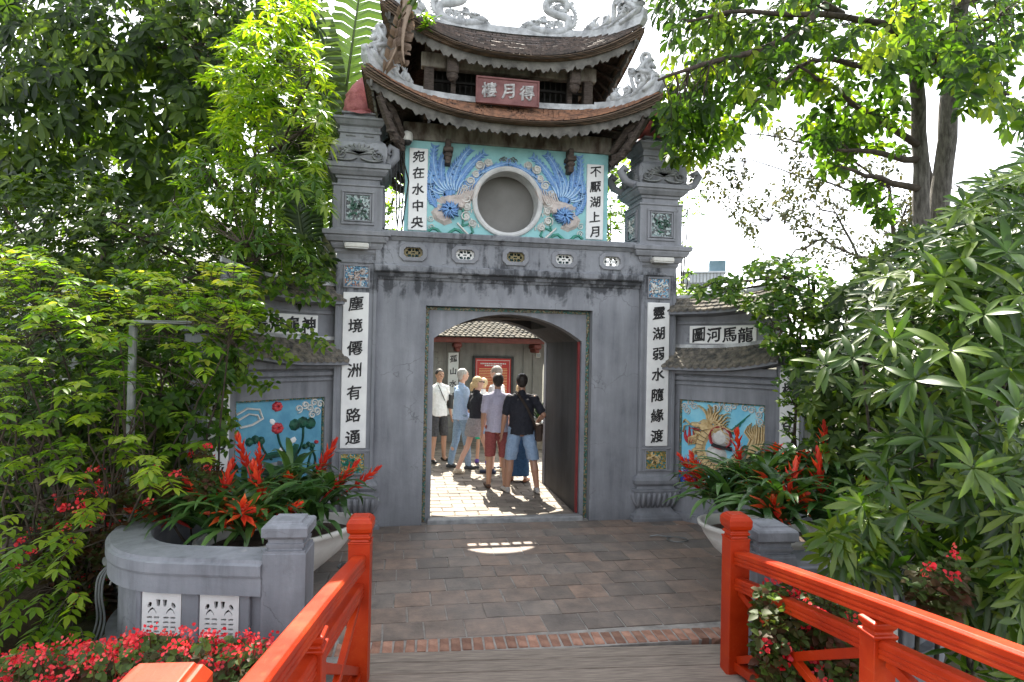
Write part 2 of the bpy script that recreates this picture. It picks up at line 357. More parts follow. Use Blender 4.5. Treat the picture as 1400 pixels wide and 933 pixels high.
def tilemat():
    m, t, b, o = nodes('brown_clay_paver')
    oi = N(t, 'ShaderNodeObjectInfo'); tc = N(t, 'ShaderNodeTexCoord'); ge = N(t, 'ShaderNodeNewGeometry')
    base = ramp(t, [(0, (.13, .113, .10)), (.18, (.18, .14, .116)), (.4, (.225, .165, .132)), (.6, (.19, .148, .122)), (.8, (.25, .175, .135)), (.9, (.21, .175, .15)), (1, (.14, .124, .112))], oi.outputs['Random'])
    n = N(t, 'ShaderNodeTexNoise', Scale=5, Detail=9, Roughness=.68); t.links.new(ge.outputs['Position'], n.inputs['Vector'])
    n3 = N(t, 'ShaderNodeTexNoise', Scale=1.1, Detail=4); t.links.new(ge.outputs['Position'], n3.inputs['Vector'])
    mr = ramp(t, [(.3, (.55, .55, .56)), (.5, (1, 1, 1)), (.68, (1.45, 1.4, 1.35))], n.outputs['Fac'])
    mx = N(t, 'ShaderNodeMixRGB', blend_type='MULTIPLY'); mx.inputs[0].default_value = 1; t.links.new(base, mx.inputs[1]); t.links.new(mr, mx.inputs[2])
    dust = ramp(t, [(.4, (0, 0, 0)), (.7, (.35, .35, .35))], n3.outputs['Fac'])
    m2 = N(t, 'ShaderNodeMixRGB'); t.links.new(dust, m2.inputs[0]); t.links.new(mx.outputs[0], m2.inputs[1]); m2.inputs[2].default_value = (.22, .20, .185, 1)
    t.links.new(m2.outputs[0], b.inputs['Base Color']); 
    rr = N(t, 'ShaderNodeMapRange'); rr.inputs['To Min'].default_value = .45; rr.inputs['To Max'].default_value = .8; t.links.new(n.outputs['Fac'], rr.inputs[0]); t.links.new(rr.outputs[0], b.inputs['Roughness'])
    n2 = N(t, 'ShaderNodeTexNoise', Scale=35, Detail=9, Roughness=.7); t.links.new(ge.outputs['Position'], n2.inputs['Vector'])
    bp = N(t, 'ShaderNodeBump', Strength=.35, Distance=.02); t.links.new(n2.outputs['Fac'], bp.inputs['Height']); t.links.new(bp.outputs[0], b.inputs['Normal'])
    return m
M_['paver'] = tilemat()
M_['paver_yard'] = pm('pale_courtyard_brick', (.17, .145, .12), (.27, .23, .19), scale=4, bump=.3, rough=.75, var=.25)
M_['brick'] = pm('red_brick', (.20, .10, .07), (.36, .20, .14), scale=9, bump=.5, rough=.85, var=.35)
M_['joint'] = pm('dusty_joint', (.19, .178, .165), (.34, .32, .295), scale=8, bump=.3, rough=.95)
M_['plank'] = pm('grey_deck_plank', (.135, .112, .093), (.28, .235, .195), scale=4, bump=.5, bscale=16, rough=.85, stretch=(1.2, 22, 22), var=.2)
def lacquer():
    m, t, b, o = nodes('red_orange_lacquer')
    ge = N(t, 'ShaderNodeNewGeometry'); n1 = N(t, 'ShaderNodeTexNoise', Scale=3, Detail=6, Roughness=.6); t.links.new(ge.outputs['Position'], n1.inputs['Vector'])
    n2 = N(t, 'ShaderNodeTexNoise', Scale=38, Detail=8, Roughness=.75); t.links.new(ge.outputs['Position'], n2.inputs['Vector'])
    mp = N(t, 'ShaderNodeMapping'); mp.inputs['Scale'].default_value = (60, 5, 60); t.links.new(ge.outputs['Position'], mp.inputs[0]); n3 = N(t, 'ShaderNodeTexNoise', Scale=1, Detail=5, Roughness=.6); t.links.new(mp.outputs[0], n3.inputs['Vector'])
    c = ramp(t, [(.3, (.24, .013, .001)), (.55, (.34, .023, .0015)), (.75, (.41, .042, .003))], n1.outputs['Fac'])
    k = ramp(t, [(.66, (0, 0, 0)), (.72, (.75, .75, .75))], n2.outputs['Fac']); mx = N(t, 'ShaderNodeMixRGB'); t.links.new(k, mx.inputs[0]); t.links.new(c, mx.inputs[1]); mx.inputs[2].default_value = (.16, .03, .015, 1)
    k2 = ramp(t, [(.58, (0, 0, 0)), (.74, (.28, .28, .28))], n3.outputs['Fac']); m2 = N(t, 'ShaderNodeMixRGB'); t.links.new(k2, m2.inputs[0]); t.links.new(mx.outputs[0], m2.inputs[1]); m2.inputs[2].default_value = (.45, .11, .04, 1)
    t.links.new(m2.outputs[0], b.inputs['Base Color']); r = N(t, 'ShaderNodeMapRange'); b.inputs['Specular IOR Level'].default_value = .3; r.inputs['To Min'].default_value = .25; r.inputs['To Max'].default_value = .6; t.links.new(n1.outputs['Fac'], r.inputs[0]); t.links.new(r.outputs[0], b.inputs['Roughness'])
    a = N(t, 'ShaderNodeMath', operation='ADD'); t.links.new(n2.outputs['Fac'], a.inputs[0]); t.links.new(n3.outputs['Fac'], a.inputs[1]); bp = N(t, 'ShaderNodeBump', Strength=.10, Distance=.01); t.links.new(a.outputs[0], bp.inputs['Height']); t.links.new(bp.outputs[0], b.inputs['Normal'])
    return m
M_['lacquer'] = lacquer()
M_['soil'] = pm('brown_soil', (.035, .022, .016), (.11, .075, .055), scale=7, bump=1, bscale=30, rough=.95)
M_['ground'] = pm('leafy_ground', (.02, .025, .012), (.07, .06, .035), scale=3, bump=.8, bscale=25, rough=.95)
M_['bowl'] = pm('white_glazed_bowl', (.50, .49, .46), (.66, .65, .62), scale=4, bump=.05, rough=.35, pos=(.2, .6))
M_['metal'] = pm('grey_painted_metal', (.13, .14, .14), (.24, .25, .25), scale=9, bump=.05, rough=.45, metal=.3)
M_['lampwhite'] = pm('white_lamp_housing', (.42, .41, .38), (.55, .54, .50), scale=9, bump=.05, rough=.4)
M_['cable'] = pm('black_cable', (.014, .014, .014), (.035, .035, .035), scale=9, bump=0, rough=.5)
M_['bark'] = pm('grey_brown_bark', (.055, .048, .042), (.17, .155, .14), scale=8, bump=.8, bscale=25, rough=.9, stretch=(3, 3, .7))
M_['twig'] = pm('dark_twig_bark', (.03, .022, .017), (.08, .06, .045), scale=12, bump=.4, rough=.9)
M_['boardred'] = pm('red_notice_board', (.45, .025, .02), (.52, .035, .025), scale=2, bump=0, rough=.4)
M_['yellow'] = pm('yellow_print', (.75, .6, .25), None, bump=0)
M_['beamred'] = pm('dark_red_beam', (.10, .022, .016), (.16, .04, .03), scale=6, bump=.2, rough=.6)
# ================================================================ THE GATE
FY = 7.72                                    # front plane of the wall
gate = thing('temple_gate', 'two storey grey temple gate with turquoise phoenix wall and curved tiled roofs', 'gate', (1.33, FY, 0))
XL, XR = -.32, 3.02
mb = plate([[(XL, -.05), (.29, -.05), (.29, 2.665), (2.40, 2.665), (2.40, -.05), (XR, -.05), (XR, 3.06), (XL, 3.06)]], FY, FY + .13)
mb.build('front_wall', M_['plaster'], gate)
def arc(x0, x1, zs, za, n=22):
    c = (x0 + x1) / 2; h = (x1 - x0) / 2; r = (h * h + (za - zs) ** 2) / (2 * (za - zs)); zc = za - r; a0 = math.asin(min(1, h / r))
    return [(c + r * sin(a0 - 2 * a0 * k / n), zc + r * cos(a0 - 2 * a0 * k / n)) for k in range(n + 1)]
arch = [(2.30, -.05)] + arc(.40, 2.30, 2.27, 2.595) + [(.40, -.05)]
plate([[(XL + .03, -.05), (.40, -.05)] + arch[::-1][1:] + [(XR - .03, -.05), (XR - .03, 3.05), (XL + .03, 3.05)]], FY + .13, FY + .34).build('arched_front', M_['plaster'], gate)
arch2 = [(2.31, -.05)] + arc(.39, 2.31, 2.27, 2.60) + [(.39, -.05)]
LIN = plaster('shade_dark_lining', (.045, .045, .048), (.028, .028, .03), amount=.2)  # plaster coloured near black to deepen the shade of the passage
HY0, HY1, HX0, HX1 = 8.50, 9.56, .55, 1.95          # added unseen hatch, shaped to drop a sun patch on the paving
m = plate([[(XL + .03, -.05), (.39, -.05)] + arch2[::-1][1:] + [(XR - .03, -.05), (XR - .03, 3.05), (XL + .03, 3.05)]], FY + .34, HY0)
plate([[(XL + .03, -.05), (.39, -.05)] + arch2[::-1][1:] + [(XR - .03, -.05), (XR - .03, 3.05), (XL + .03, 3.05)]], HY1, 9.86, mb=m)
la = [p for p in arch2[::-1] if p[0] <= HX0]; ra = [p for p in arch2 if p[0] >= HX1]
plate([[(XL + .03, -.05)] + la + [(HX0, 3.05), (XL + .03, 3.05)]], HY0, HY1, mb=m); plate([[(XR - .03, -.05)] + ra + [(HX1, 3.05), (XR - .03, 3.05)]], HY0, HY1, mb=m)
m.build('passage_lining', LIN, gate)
m = MB(); m.box(HX0, HX1, 8.99, HY1, 2.60, 2.66); m.box(HX0, HX1, 8.80, 8.872, 2.60, 2.64)
for k in range(10): m.box(.60 + .125 * k, .634 + .125 * k, 8.872, 8.99, 2.60, 2.64)
m.build('sun_patch_grille', M_['woodold'], gate)  # added bars, placed to cut the sun patch into squares
plate([[(XL + .03, -.05), (.40, -.05)] + arch[::-1][1:] + [(XR - .03, -.05), (XR - .03, 3.05), (XL + .03, 3.05)]], 9.86, 10.0).build('arched_rear', M_['plaster'], gate)
mb = MB(); mb.cm = 0
for (a, b, c, d) in ((.292, .336, 0, 2.66), (2.354, 2.398, 0, 2.66), (.336, 2.354, 2.62, 2.66)): mb.box(a, b, FY + .118, FY + .131, c, d, .004)
mb.build('mosaic_border', M_['mosaic'], gate)
MB().box(2.27, 2.298, FY + .18, FY + .25, .05, 2.27, .006).build('door_frame', pm('dull_red_door_paint', (.14, .015, .017), (.20, .025, .025), bump=.1), gate)
MB().box(.36, 2.33, FY + .02, FY + .16, -.02, .05, .012).build('threshold', pm('worn_stone_sill', (.16, .165, .17), (.34, .345, .35), scale=6, rough=.4), gate)
# ledges: profile bars along the front and wrapped over the sides
def bar(name, prof, mat, x0=XL, x1=XR, fy=FY):
    """prof = [(z, out)] bottom to top; swept along x"""
    m = MB(); A = []
    n = len(prof); vs = []
    for x in (x0, x1):
        vs += [(x, fy - o, z) for z, o in prof] + [(x, fy + .1, prof[-1][0]), (x, fy + .1, prof[0][0])]
    k = n + 2; fs = [(i, (i + 1) % k, k + (i + 1) % k, k + i) for i in range(k)] + [tuple(range(k - 1, -1, -1)), tuple(range(k, 2 * k))]
    m.add(vs, fs); return m.build(name, mat, gate)
bar('lower_ledge', [(2.965, .004), (2.965, .02), (2.99, .035), (3.0, .035), (3.0, .06), (3.03, .075), (3.045, .075), (3.045, .11), (3.06, .13), (3.12, .135), (3.135, .12)], M_['plaster'])
bar('upper_ledge', [(3.425, .085), (3.425, .10), (3.455, .125), (3.47, .125), (3.47, .16), (3.52, .17), (3.535, .16)], M_['plaster'])
octo = lambda cx, cz, w, h, c: [(cx - w + c, cz - h), (cx + w - c, cz - h), (cx + w, cz - h + c), (cx + w, cz + h - c), (cx + w - c, cz + h), (cx - w + c, cz + h), (cx - w, cz + h - c), (cx - w, cz - h + c)]
vx = [.12, .745, 1.37, 1.99, 2.61]; VZ = 3.29
plate([[(XL, 3.135), (XR, 3.135), (XR, 3.43), (XL, 3.43)]] + [octo(x, VZ, .115, .062, .035) for x in vx], FY - .085, FY + .1).build('parapet_band', M_['plaster'], gate)
whitev = pm('whitewashed_lattice', (.55, .55, .53), (.68, .68, .66), bump=.1); ochv = pm('ochre_glazed_lattice', (.11, .085, .03), (.19, .15, .06), bump=.3, rough=.4)
for k, x in enumerate(vx):
    f = plate([octo(x, VZ, .16, .10, .05), octo(x, VZ, .117, .064, .035)], FY - .108, FY - .06, bevel=.006).build('vent_frame', M_['plaster2'], gate)
    holes = []
    for sx in (-1, 1):
        holes += [[(x + sx * .085, VZ - .012), (x + sx * .06, VZ - .02), (x + sx * .06, VZ + .02), (x + sx * .085, VZ + .012)]]
        for sz in (-1, 1):
            holes += [[(x + sx * .05, VZ + sz * .018), (x + sx * .028, VZ + sz * .018), (x + sx * .02, VZ + sz * .048), (x + sx * .052, VZ + sz * .05), (x + sx * .075, VZ + sz * .032)]]
    for sz in (-1, 1): holes.append([(x - .012, VZ + sz * .022), (x + .012, VZ + sz * .022), (x + .012, VZ + sz * .05), (x - .012, VZ + sz * .05)])
    holes.append([(x - .022, VZ - .008), (x + .022, VZ - .008), (x + .022, VZ + .008), (x - .022, VZ + .008)])
    g = plate([octo(x, VZ, .116, .063, .035)] + holes, FY - .06, FY - .035).build('lattice', ochv if k in (0, 2) else whitev, f)
m = MB(); m.box(XL + .02, XR - .02, FY + .12, HY0, 3.06, 3.22); m.box(XL + .02, XR - .02, HY1, 9.98, 3.06, 3.22); m.box(XL + .02, HX0, HY0, HY1, 3.06, 3.22); m.box(HX1, XR - .02, HY0, HY1, 3.06, 3.22); m.build('roof_slab', M_['plaster2'], gate)
# ---- upper storey
UY = FY + .15; SX0, SX1, SB = .0, 2.62, 10.0 - .12
cxr, czr = 1.295, 4.02
circ = lambda cx, cz, r, n=44: [(cx + r * cos(2 * pi * k / n), cz + r * sin(2 * pi * k / n)) for k in range(n)]
plate([[(SX0, 3.2), (SX1, 3.2), (SX1, 4.86), (SX0, 4.86)], circ(cxr, czr, .40)], UY, UY + .1).build('phoenix_wall', M_['teal'], gate)
m = MB(); m.box(SX0, SX0 + .1, UY + .1, SB, 3.2, 4.86); m.box(SX1 - .1, SX1, UY + .1, SB, 3.2, 4.86); plate([[(SX0 + .1, 3.2), (SX1 - .1, 3.2), (SX1 - .1, 4.86), (SX0 + .1, 4.86)], circ(cxr, 3.85, .41)], SB - .1, SB, mb=m)  # unseen rear round hole added to admit the sun patch
m.build('side_wall', M_['teal'], gate)
ring = [(cos(2 * pi * k / 48), sin(2 * pi * k / 48)) for k in range(49)]
m = MB(); m.tube([(cxr + .425 * a, UY - .015, czr + .425 * b) for a, b in ring], .032, 8, up=(0, 1, 0)); 
plate([circ(cxr, czr, .42), circ(cxr, czr, .392)], UY - .03, UY + .25, mb=m)
m.build('round_window_ring', pm('pale_grey_window_ring', (.42, .42, .42), (.58, .58, .57), bump=.2), gate)
MB().add([(cxr - .5, UY + .3, czr - .5), (cxr + .5, UY + .3, czr - .5), (cxr + .5, UY + .3, czr + .5), (cxr - .5, UY + .3, czr + .5)], [(0, 1, 2, 3)]).box(cxr - .5, cxr + .5, UY + .302, UY + .33, czr - .5, czr + .5).build('round_backing', M_['inner'], gate)  # added shallow backing stands in for the grey interior behind the open window
# couplets of the upper storey
def couplet(parent, chars, x0, x1, z0, z1, y, size, thick=.02, M=None, bold=.02):
    p = MB().box(x0, x1, y - thick, y + .01, z0, z1, .006, M=M).build('couplet_panel', M_['white'], parent)
    n = len(chars); m = MB()
    for k, ch in enumerate(chars):
        vs, fs = glyphs(ch, size, bold); zc = z1 - (k + .5) * (z1 - z0) / n
        T = Matrix.Translation(((x0 + x1) / 2, y - thick - .002, zc))
        m.add(vs, fs, (M @ T) if M is not None else T)
    m.build('lettering', M_['ink'], p)
    return p
couplet(gate, '宛在水中央', .05, .28, 3.60, 4.62, UY, .15)
couplet(gate, '不厭湖上月', 2.33, 2.56, 3.60, 4.58, UY, .15)
# phoenix relief
def spiral(cx, cz, r, turns=1.6, a0=0, s=1, n=16, tail=None):
    P = [(cx + r * (1 - .88 * k / n) * cos(a0 + s * 2 * pi * turns * k / n), cz + r * (1 - .88 * k / n) * sin(a0 + s * 2 * pi * turns * k / n)) for k in range(n + 1)]
    return (tail + P) if tail else P
def bez(p0, p1, p2, n=10):
    return [((1 - t) ** 2 * p0[0] + 2 * t * (1 - t) * p1[0] + t * t * p2[0], (1 - t) ** 2 * p0[1] + 2 * t * (1 - t) * p1[1] + t * t * p2[1]) for t in [k / n for k in range(n + 1)]]
def cloud_relief(m, x, z, r, T):
    m.ribbon(spiral(x, z, r, 1.7, random.random() * 6), r * .36, .014, T)
def phoenix(mir):
    X = (lambda x: 1.295 + (x - 1.295) * mir)
    def fl(P): return [(X(a), b) for a, b in P]
    T = Matrix.Translation((0, UY - .001, 0))
    g = MB(); gp = MB(); gr = MB(); gw = MB(); gg = MB()
    body = (.58, 3.98)
    # long jagged tail plumes
    plumes = [((.52, 4.02), (.30, 4.35), (.36, 4.66)), ((.50, 4.05), (.38, 4.5), (.52, 4.58)), ((.6, 4.08), (.72, 4.42), (.98, 4.62)), ((.66, 4.06), (.82, 4.36), (1.28, 4.52)),
              ((.56, 4.03), (.62, 4.5), (.80, 4.66)), ((.45, 4.0), (.26, 4.12), (.34, 4.36)), ((.62, 4.0), (.86, 4.2), (1.02, 4.42)), ((.40, 3.9), (.29, 4.05), (.31, 4.18)), ((.53, 4.05), (.50, 4.3), (.66, 4.5))]
    for q, (a, b, c) in enumerate(plumes):
        P = bez(a, b, c, 12); g.ribbon(fl(P), [.04 + .06 * sin(pi * k / 12) for k in range(13)], .016, T)
        gp.ribbon(fl(P[2:]), .014, .024, T)
        for k in range(2, 13):                     # barbs
            t = (P[k][0] - P[k - 1][0], P[k][1] - P[k - 1][1]); l = hypot(*t); t = (t[0] / l, t[1] / l); n_ = (-t[1], t[0])
            for sgn in (-1, 1):
                e = (P[k][0] + t[0] * .035 + n_[0] * .05 * sgn, P[k][1] + t[1] * .035 + n_[1] * .05 * sgn)
                g.ribbon(fl(bez(P[k], (P[k][0] + n_[0] * .04 * sgn, P[k][1] + n_[1] * .04 * sgn), e, 3)), [.035, .035, .022, .006], .018, T)
    for k in range(13):                            # fan of wing feathers
        a = radians(20 + k * 10.5); r0, r1 = .13, .30 + .05 * sin(k * 2.1)
        c0 = (.58, 4.0); P = bez((c0[0] + r0 * cos(a), c0[1] + r0 * sin(a)), (c0[0] + .2 * cos(a + .25), c0[1] + .2 * sin(a + .25)), (c0[0] + r1 * cos(a + .15), c0[1] + r1 * sin(a + .15)), 5)
        gp.ribbon(fl(P), .03, .03, T)
    gr.dome(fl([(.36, 4.0), (.5, 4.06), (.66, 4.08), (.80, 4.16), (.95, 4.19), (.90, 4.08), (.78, 3.96), (.66, 3.9), (.5, 3.92)]), .035, T)
    gr.dome(fl([(.33, 3.84), (.42, 3.95), (.52, 3.9), (.60, 3.72), (.50, 3.68), (.38, 3.74)]), .035, T)
    for k in range(9):
        gr.ribbon(fl(bez((.62 + .03 * k, 4.02), (.66 + .03 * k, 4.08), (.68 + .033 * k, 4.16 + .008 * k), 4)), .022, .045, T)
    gh = MB()
    for k in range(26):                            # ruff of spiky neck feathers
        a = 2 * pi * k / 26 * 1.0; r1 = random.uniform(.10, .16)
        gh.ribbon(fl([(.56 + .02 * cos(a), 3.88 + .02 * sin(a)), (.56 + .07 * cos(a), 3.88 + .06 * sin(a)), (.56 + r1 * cos(a + .25), 3.88 + r1 * .8 * sin(a + .25))]), [.03, .03, .006], .05 + .02 * (k % 3), T)
    gr.dome(fl([(.64, 3.96), (.70, 3.99), (.76, 3.95), (.72, 3.88), (.65, 3.9)]), .075, T)      # head
    gg.ribbon(fl(bez((.70, 3.98), (.76, 3.82), (.72, 3.68), 6)), .035, .03, T)
    W = [(.30 + .055 * k, 3.60 + .045 * sin(k * 1.25)) for k in range(11)]
    gg.ribbon(fl(W), [.04] * 11, .022, T)
    gg.ribbon(fl([(.70, 3.68), (.82, 3.72), (.86, 3.62), (.80, 3.54), (.90, 3.50), (1.02, 3.55)]), [.035] * 6, .022, T)
    for k in range(9):                            # cloud scrolls round the window
        a = radians(118 + k * 12); r = .545 + .03 * sin(k * 2)
        gw.dome([(X(1.295 + r * cos(a)) + .06 * cos(b_), 4.02 + r * sin(a) + .06 * sin(b_)) for b_ in [i * .9 for i in range(7)]], .02, T); cloud_relief(gw, X(1.295 + r * cos(a)), 4.02 + r * sin(a), .05 + .015 * (k % 2), T @ Matrix.Translation((0, -.024, 0)))
        gw.ribbon(fl([(1.295 + (r - .06) * cos(a + .08), 4.02 + (r - .06) * sin(a + .08)), (1.295 + (r - .04) * cos(a + .16), 4.02 + (r - .04) * sin(a + .16))]), [.02, .02], .014, T)
    for (x, z) in ((.36, 4.24), (.33, 4.12), (.34, 3.66), (.36, 3.54), (.46, 3.52), (.33, 3.76)): cloud_relief(gw, X(x), z, .045, T)
    gw.ribbon(fl([(.66, 3.72), (.72, 3.66), (.80, 3.58)]), [.03, .03, .03], .03, T)
    return (g, gp, gr, gw, gg, gh)
for mir in (1, -1):
    g, gp, gr, gw, gg, gh = phoenix(mir)
    r = g.build('phoenix_relief', M_['blue'], gate)
    gp.build('plume', M_['blue_pale'], r); gr.build('wing', M_['rose'], r); tag(gw.build('cloud_scroll', M_['cloud'], r), kind='stuff'); gg.build('ribbon', M_['green'], r); gh.build('neck_ruff', M_['blue'], r)
m = MB()
for k in range(7): m.ribbon(spiral(1.2 + .03 * k, 4.55 + .012 * (k % 3), .03, 1.2, k), .012, .02, Matrix.Translation((0, UY, 0)))
m.build('small_dragon_relief', M_['stone_old'], gate)

# ---- roofs
def roof_grid(cx, cy, hx, hy, z0, rise, ix, iy, zi, p=2.4, flare=.10, side=0, nt=41, ns=9):
    """grid of points on one side, s = 0 eave .. 1 top"""
    G = []
    for j in range(ns):
        s = j / (ns - 1); row = []
        for i in range(nt):
            t = -1 + 2 * i / (nt - 1); k = abs(t) ** p
            ex = hx * t * (1 + flare * .25 * k); ey = -(hy + flare * k)
            ez = z0 + rise * k
            tx = ix * t; ty = -iy; tz = zi + rise * .10 * k
            sag = -.05 * sin(pi * s) * (1 - .3 * k)
            row.append((ex + (tx - ex) * s, ey + (ty - ey) * s, ez + (tz - ez) * s + sag))
        G.append(row)
    R = Matrix.Rotation(side * pi / 2, 4, 'Z')
    T = Matrix.Translation((cx, cy, 0)) @ R
    return [[T @ Vector(q) for q in row] for row in G]
def pavilion_roof(parent, cx, cy, hx, hy, z0, rise, ix, iy, zi, tilemat, fascia_drop=.13, scal=26):
    rf = None; tiles = MB(); edge = MB(); fas = MB(); sof = MB(); lay = MB()
    for side in range(4):
        a, b, c, d = (hx, hy, ix, iy) if side % 2 == 0 else (hy, hx, iy, ix)
        G = roof_grid(cx, cy, a, b, z0, rise, c, d, zi, side=side, nt=61, ns=11)
        ns, nt = len(G), len(G[0])
        U = Vector((0, 0, 1))
        for j in range(ns - 1):                     # deck under the tiles
            sof.strip([G[j][i] - U * .035 for i in range(nt)], [G[j + 1][i] - U * .035 for i in range(nt)])
        # tiles: staggered fish-scale rows
        H = roof_grid(cx, cy, a, b, z0, rise, c, d, zi, side=side, nt=241, ns=11)
        ncol = int(2 * a / .085)
        for j in range(ns - 1):
            for q in range(ncol):
                t = (q + (.5 if j % 2 else 0)) / ncol
                if t >= 1: continue
                i0 = int(t * 240); i1 = min(240, int((t + .93 / ncol) * 240)); im = (i0 + i1) // 2
                if i1 - i0 < 2: continue
                jj = min(j + 1, ns - 1); up = random.uniform(.018, .034); ov = (H[j][im] - H[jj][im]) * random.uniform(.05, .22)
                A, B, Cc = H[j][i0] + ov * .4 + U * .008, H[j][im] + ov + U * .012, H[j][i1] + ov * .4 + U * .008
                D, E = H[jj][i0] + U * .004, H[jj][i1] + U * .004
                vs = [A, B, Cc, E, D, A + U * up, B + U * up, Cc + U * up, E + U * .008, D + U * .008]
                tiles.add([tuple(v) for v in vs], [(5, 6, 7, 8, 9), (0, 1, 6, 5), (1, 2, 7, 6), (2, 3, 8, 7), (4, 0, 5, 9)])
        # layered brick edge
        out = (G[0][nt // 2] - G[1][nt // 2]); out.z = 0; out.normalize()
        for L in range(4):
            z1, z2 = -.005 - .022 * L, -.024 - .022 * L; o = .0 - .018 * L; th = [.25 + .9 * abs(2 * i / (nt - 1) - 1) ** 1.6 for i in range(nt)]
            A = [p + out * o + U * z1 * k_ for p, k_ in zip(G[0], th)]; B = [p + out * o + U * z2 * k_ for p, k_ in zip(G[0], th)]
            Cc = [p - out * .14 + U * z2 * k_ for p, k_ in zip(G[0], th)]; D = [p - out * .14 + U * z1 * k_ for p, k_ in zip(G[0], th)]
            lay.solid([tuple(v) for v in A], [tuple(v) for v in B], [tuple(v) for v in Cc], [tuple(v) for v in D])
        # scalloped fascia
        Hf = H[0]; A = []; B = []; C2 = []; D = []
        for i in range(0, 241, 1):
            t = i / 240; sc_ = abs(((t * scal * a / hx) % 1) - .5) * 2; tj = [.6 + .4 * abs(sin(q_ * 12.9)) for q_ in range(200)][int(t * scal * a / hx) % 200]; hb_ = -.03 - .06 * abs(2 * t - 1) ** 1.6; dz = hb_ - fascia_drop * (.6 + .4 * tj * (1 - sc_ ** 1.7)) + .012 * sin(i * 1.3)
            p = Hf[i] - out * .10; A.append(p + U * hb_); B.append(p + U * dz); C2.append(p - out * .025 + U * dz); D.append(p - out * .025 + U * hb_)
        fas.solid([tuple(v) for v in A], [tuple(v) for v in B], [tuple(v) for v in C2], [tuple(v) for v in D])
        # rafters below
        for i in range(4, nt - 4, 4):
            p, q = G[0][i] - out * .14 - U * .12, G[6][i] - U * .07
            sof.tube([p, q], .022, 4)
    sof.build('soffit', M_['woodold'], parent)
    tl = tiles.build('roof_tiles', tilemat, parent); tl['kind'] = 'stuff'
    lay.build('eave_layers', M_['mortar'], parent)
    fas.build('scalloped_fascia', M_['woodgrey'], parent)
def scroll_fence(parent, base, name='hip_ornament', tall=.42, flip=1):
    """openwork scroll standing on a curve (list of points, low end first), in the vertical plane of the curve"""
    U = Vector((0, 0, 1)); m = MB(); n = len(base)
    L = [0]
    for k in range(1, n): L.append(L[-1] + (base[k] - base[k - 1]).length)
    tot = L[-1]
    def P(s, h):
        s = max(0, min(tot, s)); k = 0
        while k < n - 2 and L[k + 1] < s: k += 1
        f = (s - L[k]) / max(1e-6, L[k + 1] - L[k]); p = base[k].lerp(base[k + 1], f); t = (base[k + 1] - base[k]).normalized()
        nn = U - t * U.dot(t); nn.normalize(); return p + nn * h
    side = (base[-1] - base[0]); side.z = 0; side.normalize(); side = side.cross(U)
    def curl(s, h, r, turns, a0, sg, w, tail=None):
        pts = spiral(s, h, r, turns, a0, sg, 22)
        if tail: pts = bez(tail[0], tail[1], pts[0], 6)[:-1] + pts
        m.tube([P(a, b) for a, b in pts], [w * 1.5 * (1 - .45 * k / len(pts)) for k in range(len(pts))], 6, up=side, flat=1.7)
    h = tall
    curl(tot * .90, h * .62, h * .36, 1.9, -pi / 2, 1, .032, ((tot * .62, .02), (tot * .74, h * .1)))
    curl(tot * .80, h * .98, h * .20, 1.4, -pi / 2, -1, .022, ((tot * .66, h * .3), (tot * .66, h * .8)))
    curl(tot * .60, h * .46, h * .20, 1.6, -pi / 2, 1, .024, ((tot * .42, .02), (tot * .5, h * .08)))
    curl(tot * .50, h * .70, h * .12, 1.3, pi, -1, .018, ((tot * .5, h * .1), (tot * .44, h * .4)))
    curl(tot * .34, h * .28, h * .13, 1.5, -pi / 2, 1, .02, ((tot * .18, .02), (tot * .26, h * .06)))
    curl(tot * .97, h * 1.12, h * .13, 1.3, pi, 1, .018, ((tot * 1.0, h * .2), (tot * 1.04, h * .7)))
    for k in range(9):                               # leaf barbs along the back
        s = tot * (.2 + .085 * k); hh = h * (.16 + .10 * k)
        m.tube([P(s, hh * .4), P(s + .02, hh), P(s - .03, hh + .07)], [.02, .018, .004], 5, up=side, flat=1.5)
    pts = [P(tot * k / 14, .0) for k in range(15)]
    m.tube([p + U * .03 for p in pts], .04, 6, up=side)
    m.sphere(tuple(P(tot * .12, .07)), (.07, .06, .07), 8); m.sphere(tuple(P(tot * .05, .05)), (.05, .04, .05), 8)
    for k in range(5): m.tube([P(tot * .1, .08), P(tot * (.1 + .02 * k), .14 + .01 * k), P(tot * (.06 + .05 * k), .19)], [.018, .014, .004], 5)
    return m.build(name, M_['ornament'], parent, smooth=True)
def ridge_bar(m, pts, w=.045, h=.10, dz=0):
    U = Vector((0, 0, 1)); A = []; B = []; C2 = []; D = []
    for k, p in enumerate(pts):
        t = pts[min(k + 1, len(pts) - 1)] - pts[max(0, k - 1)]; t.z = 0; t.normalize(); s = t.cross(U) * w
        A.append(tuple(p + s + U * dz)); B.append(tuple(p - s + U * dz)); C2.append(tuple(p - s * .8 + U * (dz + h))); D.append(tuple(p + s * .8 + U * (dz + h)))
    m.solid(A, B, C2, D)
RCX, RCY = 1.29, 8.77
